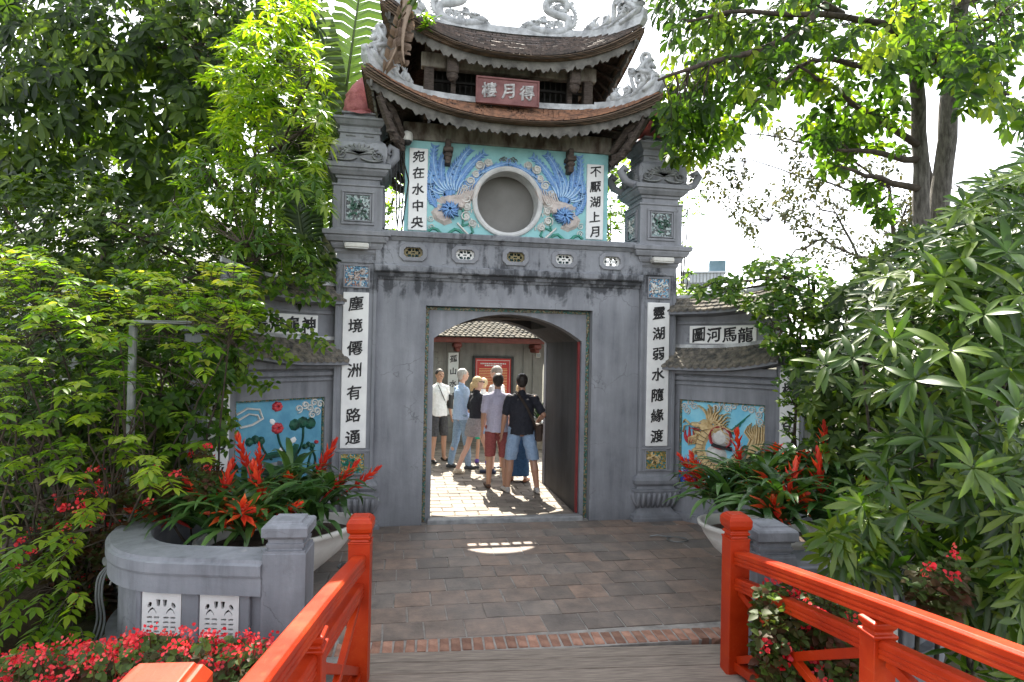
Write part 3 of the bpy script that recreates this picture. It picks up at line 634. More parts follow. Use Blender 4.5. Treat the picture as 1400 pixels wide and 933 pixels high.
# lower roof: eave half widths, inner line against the upper storey
pavilion_roof(gate, RCX, RCY, 1.70, 1.50, 4.86, .44, 1.12, .98, 5.20, M_['tile_orange'], scal=22)
def hip(cx, cy, hx, hy, z0, rise, ix, iy, zi, qx, qy, n=16, flare=.10):
    out = []
    for k in range(n + 1):
        s = k / n
        ex, ey, ez = hx * (1 + flare * .25), hy + flare, z0 + rise
        tx, ty, tz = ix, iy, zi + rise * .1
        out.append(Vector((cx + qx * (ex + (tx - ex) * s), cy + qy * (ey + (ty - ey) * s), ez + (tz - ez) * s - .07 * sin(pi * s) - .0)))
    return out[::-1]
rb = MB()
for qx in (-1, 1):
    for qy in (-1, 1):
        H = hip(RCX, RCY, 1.70, 1.50, 4.86, .44, 1.12, .98, 5.20, qx, qy)
        ext = H[-1] + (H[-1] - H[-3]) * .35 + Vector((0, 0, .07)); H2 = H + [ext]
        ridge_bar(rb, [p + Vector((0, 0, .01)) for p in H2], .05, .10)
        scroll_fence(gate, [p + Vector((0, 0, .10)) for p in H2[3:]], tall=.42 if qy < 0 else .34)
for (a, b) in (((-1, -1), (1, -1)), ((1, -1), (1, 1)), ((1, 1), (-1, 1)), ((-1, 1), (-1, -1))):
    P0 = Vector((RCX + a[0] * 1.12, RCY + a[1] * .98, 5.20)); P1 = Vector((RCX + b[0] * 1.12, RCY + b[1] * .98, 5.20))
    pts = [P0.lerp(P1, k / 14) + Vector((0, 0, .045 * abs(2 * k / 14 - 1) ** 2.4)) for k in range(15)]
    ridge_bar(rb, pts, .06, .075)
rb.build('lower_ridge', M_['ornament'], gate)
# corner eave brackets of carved timber under the lower roof
for qx in (-1, 1):
    for qy in (-1, 1):
        m = MB(); p0 = Vector((RCX + qx * 1.32, RCY + qy * 1.05, 4.55)); p1 = Vector((RCX + qx * 1.60, RCY + qy * 1.45, 5.02))
        m.tube([p0, p0.lerp(p1, .35) + Vector((0, 0, -.06)), p0.lerp(p1, .7) + Vector((0, 0, -.05)), p1], [.04, .06, .05, .04], 6)
        m.tube([p0 + Vector((0, 0, .15)), p0.lerp(p1, .5) + Vector((0, 0, .15)), p1 + Vector((0, 0, .05))], [.04, .07, .04], 6)
        for k in range(5): m.sphere(tuple(p0.lerp(p1, .15 + .17 * k) + Vector((0, 0, -.08 * sin(k)))), (.07, .07, .06), 6)
        m.build('corner_bracket', M_['woodold'], gate)
MB().box(SX0 - .03, SX1 + .03, UY - .04, SB + .03, 4.72, 4.94, .01).build('wall_beam', M_['woodbeam'], gate)
for x in (.52, 2.08):
    m = MB(); m.box(x - .035, x + .035, UY - .16, UY + .02, 4.42, 4.72, .01); m.box(x - .06, x + .06, UY - .19, UY + .02, 4.56, 4.62, .01); m.box(x - .05, x + .05, UY - .17, UY + .01, 4.50, 4.54, .01)
    m.build('wall_bracket', M_['woodold'], gate)
# belvedere between the roofs
BX0, BX1, BY0, BY1 = RCX - 1.02, RCX + 1.02, RCY - .92, RCY + .92
m = MB()
for x in (BX0, BX1):
    for y in (BY0, BY1): MB().box(x - .06, x + .06, y - .06, y + .06, 5.15, 6.0, .01).build('post', M_['woodold'], gate)
for x in (RCX - .72, RCX + .78):
    for y in (BY0, BY1): MB().box(x - .03, x + .03, y - .03, y + .03, 5.2, 5.9).build('post', M_['woodold'], gate)
MB().box(BX0 + .05, BX1 - .05, BY0 + .25, BY1 - .2, 5.1, 5.9).build('room_shade_block', M_['dark'], gate)  # near-black block stands in for the unlit room behind the bars
m = MB()
for k in range(26):
    x = BX0 + .1 + k * (BX1 - BX0 - .2) / 25; m.box(x - .008, x + .008, BY0 + .1, BY0 + .12, 5.2, 5.7)
m.box(BX0, BX1, BY0 + .08, BY0 + .12, 5.50, 5.53); m.build('window_bars', M_['dark'], gate)
m = MB(); m.box(BX0 - .1, BX1 + .1, BY0 - .07, BY0 + .05, 5.62, 5.80, .01); m.box(BX0 - .1, BX1 + .1, BY1 - .05, BY1 + .07, 5.62, 5.80, .01)
m.box(BX0 - .05, BX0 + .05, BY0 + .05, BY1 - .05, 5.62, 5.80); m.box(BX1 - .05, BX1 + .05, BY0 + .05, BY1 - .05, 5.62, 5.80); m.build('lintel', M_['woodbeam'], gate)
for x in (RCX - .74, RCX + .80):
    m = MB(); m.box(x - .07, x + .07, BY0 - .24, BY0 - .06, 5.50, 5.74, .02); m.lathe((x, BY0 - .16, 5.42), [(0, .03), (.03, .06), (.07, .075), (.1, .06)], 10); m.build('hanging_bracket', M_['woodold'], gate)
sg = MB().box(.83, 1.62, BY0 - .26, BY0 - .22, 5.15, 5.48, .008).build('name_board', M_['signred'], gate)
fr = MB()
for (a, b, c, d) in ((.83, 1.62, 5.15, 5.175), (.83, 1.62, 5.455, 5.48), (.83, .855, 5.175, 5.455), (1.595, 1.62, 5.175, 5.455)): fr.box(a, b, BY0 - .272, BY0 - .26, c, d, .004)
fr.build('board_frame', M_['signred'], sg)
m = MB()
for k, ch in enumerate('樓月得'):
    vs, fs = glyphs(ch, .19, .03); m.add(vs, fs, Matrix.Translation((1.225 + (k - 1) * .235, BY0 - .263, 5.315)))
m.build('lettering', M_['silver'], sg)
# upper roof
UR = (RCX, RCY, 1.52, 1.33, 5.72, .46, .95, .42, 6.40)
pavilion_roof(gate, *UR, M_['tile_brown'], scal=20)
rb = MB()
for qx in (-1, 1):
    for qy in (-1, 1):
        H = hip(*UR, qx, qy); ext = H[-1] + (H[-1] - H[-3]) * .35 + Vector((0, 0, .07)); H2 = H + [ext]
        ridge_bar(rb, [p + Vector((0, 0, .01)) for p in H2], .05, .10)
        scroll_fence(gate, [p + Vector((0, 0, .10)) for p in H2[3:]], tall=.46)
pts = [Vector((RCX - 1.05 + 2.1 * k / 16, RCY, 6.42 + .10 * abs(2 * k / 16 - 1) ** 2)) for k in range(17)]
ridge_bar(rb, pts, .07, .16)
m2 = [Vector((RCX - .95 + 1.9 * k / 16, RCY - .42, 6.40 + .05 * abs(2 * k / 16 - 1) ** 2)) for k in range(17)]
ridge_bar(rb, m2, .05, .10); ridge_bar(rb, [p + Vector((0, .84, 0)) for p in m2], .05, .10)
rb.build('upper_ridge', M_['ornament'], gate)
MB().box(RCX - 1.0, RCX + 1.0, RCY - .42, RCY + .42, 6.2, 6.44).build('ridge_core', M_['tile_brown'], gate)
for sgn in (-1, 1):                                  # two coiled dragons on the ridge
    m = MB(); X0 = RCX + sgn * .60; yy = RCY - .42; B0 = 6.44
    def D(x, z, dy=0): return (X0 + sgn * x, yy + dy, B0 + z)
    def sw(P, r0, r1, fins=True, dy=0, n_=8):
        P = [Vector(D(x, z, dy)) for x, z in P]; Q = []
        for k in range(len(P) - 1):                  # Catmull-Rom
            a, b, c, d = P[max(0, k - 1)], P[k], P[k + 1], P[min(len(P) - 1, k + 2)]
            for f in (0, .25, .5, .75): Q.append(.5 * ((2 * b) + (c - a) * f + (2 * a - 5 * b + 4 * c - d) * f * f + (3 * b - a - 3 * c + d) * f ** 3))
        Q.append(P[-1]); n2 = len(Q); m.tube(Q, [r0 + (r1 - r0) * k / n2 for k in range(n2)], n_, up=(0, 1, 0))
        if fins:
            for k in range(1, n2 - 1):
                t_ = (Q[k + 1] - Q[k - 1]).normalized(); nr = Vector((t_.z, 0, -t_.x)) * sgn; r = r0 + (r1 - r0) * k / n2; m.tube([Q[k] + nr * r * .7, Q[k] + nr * (r + .035) + t_ * .02], [.016, .003], 4)
    sw([(-.10, .05), (.10, .05), (.26, .13), (.27, .27), (.10, .31), (-.03, .37), (-.02, .48), (.10, .54), (.24, .50), (.25, .38)], .062, .045)
    sw([(.25, .38), (.16, .37), (.13, .43), (.18, .46)], .04, .02, False)
    sw([(.26, .13), (.36, .20), (.37, .36), (.30, .46), (.33, .52)], .035, .018, True)
    sw([(-.05, .05), (-.20, .07), (-.31, .08)], .07, .05, True); m.sphere(D(-.27, .12), (.085, .07, .065), 10); m.sphere(D(-.36, .08), (.05, .045, .03), 8); m.sphere(D(-.35, .125), (.03, .04, .018), 8)
    for k in range(4): m.sphere(D(-.24 + .03 * k, .17 + .01 * (k % 2), -.04), (.02, .02, .02), 6)
    for k in range(10):
        a = k * .63; m.tube([D(-.20, .10), D(-.16 + .06 * cos(a), .19, .03 * sin(a)), D(-.08 + .10 * cos(a), .22 + .05 * sin(a))], [.028, .018, .004], 5)
    for (x, z, r, a0, w_) in ((.12, .17, .075, 0, .02), (.17, .20, .05, 2, .018), (-.06, .22, .06, 1, .018), (.11, .43, .05, 3, .016), (.36, .07, .07, 4, .022), (-.01, .13, .05, 5, .018), (.05, .20, .05, 2.5, .016), (.22, .33, .05, 1.5, .016), (.31, .29, .045, .5, .016), (-.42, .04, .045, 2, .018), (.46, .04, .05, 3, .02)):
        m.tube([D(p[0], p[1], .02) for p in spiral(x, z, r, 1.6, a0)], w_, 6, up=(0, 1, 0))
    m.sphere(D(.06, .06), (.30, .06, .05), 10); m.tube([D(-.48, .0), D(-.2, .02), D(.2, .02), D(.52, .0)], [.02, .045, .05, .02], 6, up=(0, 1, 0))
    m.build('ridge_dragon', M_['ornament'], gate, smooth=True)

# ---------------------------------------------------------------- the two gate pillars
def tile_picture(parent, x0, x1, z0, z1, y, mat, fig, M=None, seed=0):
    """framed ceramic picture sunk into a face"""
    rr = random.Random(seed)
    p = MB().box(x0, x1, y - .006, y + .01, z0, z1, M=M).build('tile_picture', mat, parent)
    f = MB(); w_ = .018
    for (a, b, c, d) in ((x0 - w_, x1 + w_, z1, z1 + w_), (x0 - w_, x1 + w_, z0 - w_, z0), (x0 - w_, x0, z0, z1), (x1, x1 + w_, z0, z1)): f.box(a, b, y - .022, y + .01, c, d, .004, M=M)
    f.build('picture_frame', M_['plaster2'], p)
    g = MB(); cx, cz = (x0 + x1) / 2, (z0 + z1) / 2; w2, h2 = (x1 - x0) / 2, (z1 - z0) / 2
    T = Matrix.Translation((0, y - .007, 0)); T = (M @ T) if M is not None else T
    for k in range(16):
        a = rr.uniform(0, 6.28); ax, az = cx + rr.uniform(-.5, .5) * w2, cz + rr.uniform(-.5, .5) * h2
        L_ = rr.uniform(.25, .5) * min(w2, h2) * 1.3; bx, bz = ax + L_ * cos(a), az + L_ * sin(a)
        bx = max(x0 + .008, min(x1 - .008, bx)); bz = max(z0 + .008, min(z1 - .008, bz))
        g.ribbon(bez((ax, az), ((ax + bx) / 2 + rr.uniform(-.03, .03), (az + bz) / 2 + rr.uniform(-.03, .03)), (bx, bz), 4), .03, .014, T)
    g.build('relief', fig, p)
def PARTS_(t):
    L = []
    for o_ in COL.objects:
        if o_.type == 'MESH' and (o_.parent is t or (o_.parent and o_.parent.parent is t)): L.append(o_)
    return L
def pillar(cx, cy, label, chars, bud_mat, figs, curl_sides):
    t = thing('gate_pillar', label, 'pillar', (cx, cy, 0), 0, 'square pillars flanking the gate arch')
    S = MB(); hw = .238
    b = MB(); b.sq(cx, cy, [(0, .33), (.035, .33), (.045, .31), (.07, .305), (.09, .265), (.15, .225), (.17, .228), (.22, .262), (.28, .29), (.34, .302), (.365, .30), (.372, .312), (.395, .312), (.40, .255), (.43, .25), (.445, .27), (.47, .29), (.51, .295), (.545, .28), (.56, .25), (.585, hw)])
    b.build('pillar_base', M_['plaster'], t)
    m = MB()
    for sidek in range(4):
        R = Matrix.Translation((cx, cy, 0)) @ Matrix.Rotation(sidek * pi / 2, 4, 'Z')
        for k in range(8):
            x = -.235 + k * .067
            m.tube([(x, -.232, .165), (x, -.262, .215), (x * 1.04, -.29, .28), (x * 1.06, -.305, .335), (x * 1.06, -.296, .362)], [.018, .026, .028, .027, .012], 6, M=R)
    m.build('gadroon', M_['plaster'], t, smooth=True)
    MB().sq(cx, cy, [(.58, hw), (3.36, hw)]).build('shaft', M_['plaster'], t)
    fr = MB(); y = cy - hw
    for (a, b2, c, d) in ((-.238, -.195, .62, 3.18), (.195, .238, .62, 3.18), (-.195, .195, 3.14, 3.18), (-.195, .195, .90, .93), (-.195, .195, .62, .635)): fr.box(cx + a, cx + b2, y - .018, y + .004, c, d, .005)
    fr.build('shaft_frame', M_['plaster'], t)
    couplet(t, chars, cx - .148, cx + .148, .945, 2.79, y, .175, .022)
    tile_picture(t, cx - .135, cx + .135, 2.86, 3.10, y, M_['mosaic_blue'], figs[0], seed=int(cx * 10))
    tile_picture(t, cx - .135, cx + .135, .65, .88, y, M_['mosaic_gold'], figs[1], seed=int(cx * 10) + 1)
    MB().sq(cx, cy, [(3.30, hw + .003), (3.33, hw + .02), (3.36, hw + .02), (3.37, hw + .04), (3.41, hw + .06), (3.44, hw + .065), (3.45, hw + .10), (3.50, hw + .125), (3.52, hw + .125), (3.53, hw + .15), (3.575, hw + .155), (3.59, hw + .14)]).build('middle_cornice', M_['plaster2'], t)
    MB().sq(cx, cy, [(3.58, .30), (3.62, .30), (3.625, .285), (4.16, .285), (4.17, .30), (4.19, .30)]).build('upper_shaft', M_['plaster2'], t)
    for sidek in range(4):
        R = Matrix.Translation((cx, cy, 0)) @ Matrix.Rotation(sidek * pi / 2, 4, 'Z')
        if sidek == 2: continue
        f = MB()
        for (a, b2, c, d) in ((-.19, .19, 4.08, 4.11), (-.19, .19, 3.67, 3.70), (-.19, -.16, 3.70, 4.08), (.16, .19, 3.70, 4.08)): f.box(a, b2, -.305, -.28, c, d, .005, M=R)
        f.build('niche_frame', M_['plaster2'], t)
        tile_picture(t, -.135, .135, 3.73, 4.05, -.285, M_['mosaic_grey'], M_['cloud'] if sidek % 2 else M_['dkgreen'], M=R, seed=sidek + int(cx * 7))
    MB().sq(cx, cy, [(4.185, .275), (4.20, .245), (4.26, .245), (4.27, .265), (4.30, .27), (4.31, .30), (4.36, .34), (4.385, .345), (4.39, .37), (4.44, .375), (4.45, .36)]).build('upper_cornice', M_['plaster2'], t)
    # cushion block with carved leaves and scrolls
    m = MB(); m.sq(cx, cy, [(4.44, .27), (4.47, .30), (4.56, .325), (4.66, .325), (4.73, .30), (4.77, .255), (4.79, .235), (4.86, .23), (4.87, .25), (4.90, .25), (4.91, .235), (4.95, .235), (4.97, .265), (5.02, .295), (5.03, .31), (5.055, .31)])
    m.build('capital_block', M_['plaster2'], t)
    m = MB()
    for sidek in range(4):
        R = Matrix.Translation((cx, cy, 0)) @ Matrix.Rotation(sidek * pi / 2, 4, 'Z')
        for k in range(11):
            a = pi * (k + .5) / 11
            m.ribbon(bez((0, 4.56), (.10 * cos(a), 4.60 + .05 * sin(a)), (.22 * cos(a), 4.56 + .14 * sin(a)), 5), .045, .03, R @ Matrix.Translation((0, -.322, 0)))
        for s_ in (-1, 1):
            m.ribbon(spiral(s_ * .22, 4.56, .075, 1.5, pi / 2, s_), .03, .03, R @ Matrix.Translation((0, -.322, 0)))
            m.ribbon(bez((s_ * .02, 4.52), (s_ * .12, 4.46), (s_ * .28, 4.50), 6), .035, .03, R @ Matrix.Translation((0, -.32, 0)))
        for s_ in (-1, 1): m.ribbon([(s_ * .05, 4.835), (s_ * .16, 4.835)], [.03, .03], .015, R @ Matrix.Translation((0, -.233, 0)))
    m.build('carved_leaf', M_['stone_old'], t)
    for s_ in curl_sides:
        m = MB()
        for yy in ((cy - .22), (cy + .22)):
            m.tube([(cx + s_ * .26, yy, 4.47), (cx + s_ * .38, yy, 4.455), (cx + s_ * .47, yy, 4.50), (cx + s_ * .54, yy, 4.62), (cx + s_ * .50, yy, 4.68), (cx + s_ * .44, yy, 4.63)] if len(curl_sides) > 1 else
                   [(cx + s_ * .28, yy, 4.50), (cx + s_ * .36, yy, 4.50), (cx + s_ * .42, yy, 4.58), (cx + s_ * .42, yy, 4.68), (cx + s_ * .36, yy, 4.72), (cx + s_ * .32, yy, 4.65), (cx + s_ * .36, yy, 4.61)], [.06, .055, .055, .05, .045, .04, .03][:6 if len(curl_sides) > 1 else 7], 8, up=(0, 1, 0))
        m.build('volute', M_['plaster2'], t, smooth=True)
    MB().sq(cx, cy, [(5.05, .20), (5.12, .195), (5.13, .22), (5.15, .22)]).build('bud_pedestal', M_['plaster2'], t)
    bd = MB(); bd.lathe((cx, cy, 5.14), [(0, .15), (.07, .20), (.18, .212), (.30, .185), (.42, .13), (.51, .06), (.56, .012)], 20)
    B = bd.build('lotus_bud', bud_mat, t, smooth=True)
    m = MB()
    for ring_, (n_, z0, zt, rr) in enumerate(((9, .0, .22, .215), (9, .08, .37, .215), (8, .18, .50, .195))):
        for k in range(n_):
            a = 2 * pi * (k + ring_ * .5) / n_; R = Matrix.Translation((cx, cy, 5.14)) @ Matrix.Rotation(a, 4, 'Z')
            w_ = .085; m.add([tuple(p) for p in ((0, -rr + .05, z0), (-w_, -rr + .015, (z0 + zt) * .4), (w_, -rr + .015, (z0 + zt) * .4), (0, -rr - .012, (z0 + zt) * .45), (-w_ * .6, -rr + .03 + .03 * ring_, zt * .8), (w_ * .6, -rr + .03 + .03 * ring_, zt * .8), (0, -rr + .03 + .045 * ring_, zt))],
                  [(0, 3, 1), (0, 2, 3), (1, 3, 4), (3, 2, 5), (3, 5, 6), (3, 6, 4)], R)
    for k in range(8):
        a = 2 * pi * k / 8; R = Matrix.Translation((cx, cy, 5.14)) @ Matrix.Rotation(a, 4, 'Z')
        m.add([(-.09, -.15, .05), (.09, -.15, .05), (.10, -.235, .0), (0, -.27, -.03), (-.10, -.235, .0), (0, -.2, .055)], [(0, 5, 4), (5, 3, 4), (5, 2, 3), (5, 1, 2)], R)
    m.build('petal', bud_mat, B, smooth=True)
    for o_ in PARTS_(t):
        me_ = o_.data
        for v_ in me_.vertices:
            if v_.co.z > 3.28: v_.co.z = 3.225 + (v_.co.z - 3.28) * .922
    return t
PLx, PRx, PY = -.535, 3.262, 7.905
pillar(PLx, PY, 'left grey gate pillar with couplet panel topped by a bright pink lotus bud', '塵境僊洲有路通', M_['bud'], (M_['rose'], M_['green']), (1,))
pillar(PRx, PY, 'right grey gate pillar with couplet panel topped by a dull dark red lotus bud', '靈湖弱水隨緣渡', M_['bud2'], (M_['cloud'], M_['gold']), (-1, 1))
for px, nm in ((PLx, 'left'), (PRx, 'right')):
    t = thing('flood_light', 'small white flood light mounted under the cornice of the %s gate pillar' % nm, 'lamp', (px, PY - .33, 3.33), 0, 'flood lights on the gate pillars')
    y = PY - .33
    MB().box(px - .14, px + .14, y - .07, y + .06, 3.30, 3.36, .012).build('housing', M_['lampwhite'], t)
    m = MB(); m.box(px - .13, px + .13, y - .06, y + .05, 3.293, 3.301); m.build('glass', pm('frosted_lamp_glass', (.5, .5, .48), None, bump=0, rough=.2), t)
    m = MB(); m.tube([(px - .15, y, 3.33), (px - .15, y, 3.40), (px, y + .01, 3.42), (px + .15, y, 3.40), (px + .15, y, 3.33)], .008, 5)
    m.tube([(px, y + .05, 3.36), (px - .03, y + .10, 3.36)], .012, 5); m.build('bracket', M_['metal'], t)
t = thing('security_camera', 'white dome security camera on the upper left corner of the turquoise wall', 'camera', (.02, UY - .12, 4.72))
m = MB(); m.lathe((.02, UY - .13, 4.66), [(0, .065), (.06, .07), (.10, .06), (.12, .03)], 14); m.box(-.01, .05, UY - .12, UY, 4.72, 4.76); m.build('housing', M_['lampwhite'], t)
MB().sphere((.02, UY - .13, 4.66), (.055, .055, .055), 12).build('dome', M_['cable'], t, smooth=True)
m = MB()
for k in range(4):
    x = -.07 + .03 * k; m.tube([(.0, UY - .02, 4.70), (x - .05, UY - .03, 4.5), (x - .03 + .02 * k, UY - .02, 4.2), (x - .02, UY - .01, 3.8), (x - .06 * (k % 2), UY - .02, 3.42)], .009, 5)
tag(m.build('cable', M_['cable']), 'bundle of dark cables hanging down beside the turquoise wall', 'cable')

# ---------------------------------------------------------------- splayed screen walls (built along local +x, face towards local -y)
def screen_wall(ox, oy, ang, mirror, label, plaque, kind, chars, Lw=1.36):
    rz = ang
    t = thing('screen_wall', label, 'wall', (ox, oy, 0), rz, 'splayed screen walls beside the gate pillars')
    Wd = WM[t.name]; s = mirror
    def B(x0, x1, y0, y1, z0, z1, c=0, m=None):
        return (m or MB()).box(s * x0, s * x1, y0, y1, z0, z1, c, M=Wd)
    px0, px1, pz0, pz1 = .10, 1.20, .46, 1.55
    o = plate([[(s * -.05, -.05), (s * Lw, -.05), (s * Lw, 1.95), (s * -.05, 1.95)], [(s * px0, pz0), (s * px1, pz0), (s * px1, pz1), (s * px0, pz1)]], 0, .06, M=Wd)
    B(-.05, Lw, .06, .24, -.05, 1.95, m=o); o.build('wall_body', M_['plaster'], t)
    m = MB(); B(-.05, Lw, -.05, .0, -.05, .10, .01, m); B(-.05, Lw, -.03, 0, .40, .445, .008, m)
    B(-.05, Lw, -.03, 0, 1.74, 1.78, .006, m); B(-.05, Lw, -.05, 0, 1.80, 1.85, .006, m); B(-.05, Lw, -.09, .0, 1.88, 1.98, .01, m)
    m.build('moulding', M_['plaster'], t)
    # lower tiled roof, eave curving up towards the outer end
    def small_roof(name, x0, x1, z0, depth, hgt, lift, mat, rows=5, back=.24):
        g = MB(); ncol = int((x1 - x0) / .085)
        def P(u, v):
            x = x0 + (x1 - x0) * u; k = max(0, u - .3) / .7; z = z0 + lift * (k ** 2.2) + hgt * v
            return Vector((s * x, -depth * (1 - v) , z))
        for j in range(rows):
            for q in range(ncol):
                u0 = (q + (.5 if j % 2 else 0)) / ncol; u1 = u0 + .92 / ncol
                if u1 > 1.01: continue
                v0, v1 = j / rows, (j + 1.15) / rows; um = (u0 + u1) / 2; up = Vector((0, 0, random.uniform(.020, .028)))
                A, Bq, C2, D, E = P(u0, v0), P(um, v0 - .06), P(u1, v0), P(u1, v1), P(u0, v1)
                g.add([tuple(v) for v in (A, Bq, C2, D, E, A + up, Bq + up * 1.2, C2 + up, D + up * .3, E + up * .3)], [(5, 6, 7, 8, 9), (0, 1, 6, 5), (1, 2, 7, 6), (2, 3, 8, 7), (4, 0, 5, 9)], Wd)
        o_ = g.build(name, mat, t); o_['kind'] = 'stuff'
        d = MB(); n = 14
        A = [P(k / n, 0) + Vector((0, .01, -.003)) for k in range(n + 1)]; Bq = [p + Vector((0, 0, -.035)) for p in A]
        C2 = [Vector((p.x, .02, p.z - .06)) for p in A]; D = [P(k / n, 1) + Vector((0, 0, -.004)) for k in range(n + 1)]
        d.solid(*[[tuple(Wd @ q) for q in L_] for L_ in (A, Bq, C2, D)]); d.build('eave_board', M_['plaster'], t)
        r = MB(); ridge_bar(r, [Wd @ (P(k / n, 1) + Vector((0, .01, -.01))) for k in range(n + 1)], .025, .05); r.build('roof_ridge', M_['ornament'], t)
    small_roof('lower_roof_tiles', -.05, Lw + .06, 1.97, .24, .25, .12, M_['tile_moss'])
    # second tier with waisted sides
    z0, z1 = 2.0, 2.68
    plate([[(s * -.04, z0), (s * (Lw - .05), z0), (s * (Lw - .10), 2.3), (s * (Lw - .04), 2.5), (s * (Lw + .05), z1), (s * -.04, z1)]], .03, .22, M=Wd).build('upper_tier', M_['plaster'], t)
    m = MB(); B(-.04, Lw - .12, .015, .03, 2.24, 2.26, 0, m); B(-.04, Lw - .10, .005, .03, 2.52, 2.56, .005, m); m.build('tier_moulding', M_['plaster'], t)
    pq = B(.22, 1.08, .005, .03, 2.27, 2.50, .006).build('plaque', M_['white'], t)
    m = MB()
    for k, ch in enumerate(plaque):
        vs, fs = glyphs(ch, .19, .02); m.add(vs, fs, Wd @ Matrix.Translation((s * .65 + (k - (len(plaque) - 1) / 2) * .20, .002, 2.385)))
    m.build('lettering', M_['ink'], pq)
    small_roof('top_roof_tiles', -.06, Lw + .12, 2.68, .18, .18, .14, M_['tile_moss'], rows=4)
    # end pillar
    e = MB(); B(Lw - .02, Lw + .30, -.06, .28, -.05, 2.25, .01, e); B(Lw - .05, Lw + .33, -.09, .31, 2.15, 2.25, .01, e); B(Lw - .08, Lw + .36, -.12, .34, 2.27, 2.34, .01, e); e.build('end_pillar', M_['plaster'], t)
    couplet(t, chars, *( (s * (Lw + .03), s * (Lw + .25)) if s > 0 else (s * (Lw + .25), s * (Lw + .03)) ), .35, 1.95, -.06, .17, .02, M=Wd)
    pic = B(px0 - .01, px1 + .01, .04, .055, pz0 - .01, pz1 + .01).build('relief_panel', M_['sky_panel'] if kind == 'dragon' else M_['blue_panel'], t)
    b = MB(); w_ = .02
    for (a, c, d, f) in ((px0, px1, pz1 - w_, pz1), (px0, px1, pz0, pz0 + w_), (px0, px0 + w_, pz0 + w_, pz1 - w_), (px1 - w_, px1, pz0 + w_, pz1 - w_)): B(a, c, .02, .045, d, f, 0, b)
    b.build('mosaic_edge', M_['mosaic'], pic)
    T = Wd @ Matrix.Translation((s * (px0 + px1) / 2, .039, (pz0 + pz1) / 2))
    parts = {}
    def G(k): return parts.setdefault(k, MB())
    R_ = random.Random(5)
    if kind == 'dragon':
        for (x, z) in [(-.5, .46), (-.42, .50), (-.46, .40), (-.36, .46), (.0, .50), (.08, .46), (.16, .50), (-.08, .47), (.38, .47), (.46, .42), (.5, .48), (.30, .49), (.48, .34)]:
            G('cloud').ribbon(spiral(x, z, .05, 1.6, R_.random() * 6), .022, .018, T)
        for k in range(22):                          # foaming sea corner
            x, z = -.52 + R_.random() * .22, -.52 + R_.random() * .34
            G('navy').ribbon(spiral(x, z, .05, 1.5, R_.random() * 6), .026, .02, T)
        body = bez((-.14, .20), (-.36, -.02), (-.22, -.20), 8) + bez((-.22, -.20), (-.02, -.40), (.16, -.18), 8)[1:] + bez((.16, -.18), (.26, .0), (.36, -.12), 6)[1:]
        nb = len(body); G('gold').ribbon(body, [.15 - .07 * k / nb for k in range(nb)], .04, T)
        for k in range(1, nb - 1):                   # belly plates and back fins
            (ax_, az_), (bx_, bz_) = body[k], body[k + 1]; tx, tz = bx_ - ax_, bz_ - az_; l_ = hypot(tx, tz) or 1; nx_, nz_ = -tz / l_, tx / l_
            G('ink').ribbon([(ax_ - nx_ * .05, az_ - nz_ * .05), (ax_ + nx_ * .05, az_ + nz_ * .05)], [.006, .006], .048, T)
            G('gold').ribbon([(ax_ - nx_ * .06, az_ - nz_ * .06), (ax_ - nx_ * .12 + tx * .5, az_ - nz_ * .12 + tz * .5)], [.03, .005], .03, T)
        G('gold').dome([(-.14, .30), (-.24, .31), (-.30, .27), (-.40, .26), (-.42, .22), (-.34, .19), (-.26, .20), (-.20, .14), (-.08, .18)], .07, T)      # head and snout
        G('gold').dome([(-.38, .17), (-.28, .16), (-.20, .13), (-.26, .10), (-.36, .13)], .05, T); G('red').ribbon([(-.38, .185), (-.26, .175)], [.012, .012], .075, T)
        G('cloud').dome([(-.245 + .018 * cos(k), .265 + .016 * sin(k)) for k in range(6)], .095, T); G('ink').dome([(-.247 + .008 * cos(k), .265 + .008 * sin(k)) for k in range(6)], .105, T)
        for (p1, p2) in (((-.16, .42), (-.30, .48)), ((-.08, .40), (-.16, .50))): G('gold').ribbon(bez((-.16, .30), p1, p2, 6), .022, .06, T)                # horns
        for q in range(15):                          # mane streaming back, wavy
            a0 = radians(-45 + q * 11); L_ = R_.uniform(.16, .30); x0_, z0_ = -.13 + .05 * cos(a0), .22 + .07 * sin(a0)
            G('gold').ribbon([(x0_ + L_ * f * cos(a0) , z0_ + L_ * f * sin(a0) * .8 + .022 * sin(f * 9 + q)) for f in (0, .2, .4, .6, .8, 1)], [.03, .032, .028, .022, .014, .004], .05, T)
        for q in range(5): G('gold').ribbon([(-.30 - .02 * q, .12 - .01 * q), (-.34 - .02 * q, .06), (-.30 - .03 * q, .0 - .01 * q)], [.02, .018, .004], .04, T)
        for sg_ in (1, -1): G('gold').ribbon([(-.40, .23), (-.48, .25 + .04 * sg_), (-.50, .18 + .06 * sg_)], [.012, .01, .004], .05, T)
        for q in range(9):                           # flaming tail
            G('gold').ribbon([(.34 + .006 * q, -.14), (.33 + .02 * q, .0), (.37 + .018 * q + .02 * sin(q), .12), (.36 + .03 * q - .06, .20 + .012 * q), (.42 + .02 * q - .08, .28 + .02 * (q % 3))], [.035, .035, .03, .02, .005], .035, T)
        for (a, b2, c) in (((-.26, -.06), (-.42, -.10), (-.38, -.28)), ((-.12, -.28), (-.16, -.40), (-.26, -.44)), ((.14, -.20), (.22, -.32), (.14, -.46)), ((.28, -.08), (.38, -.24), (.32, -.42))):
            G('gold').ribbon(bez(a, b2, c, 6), [.07, .065, .055, .05, .042, .038, .045], .045, T)
            for e_ in (-.04, 0, .04): G('gold').ribbon([c, (c[0] + e_ - .02, c[1] - .04)], [.018, .004], .05, T)
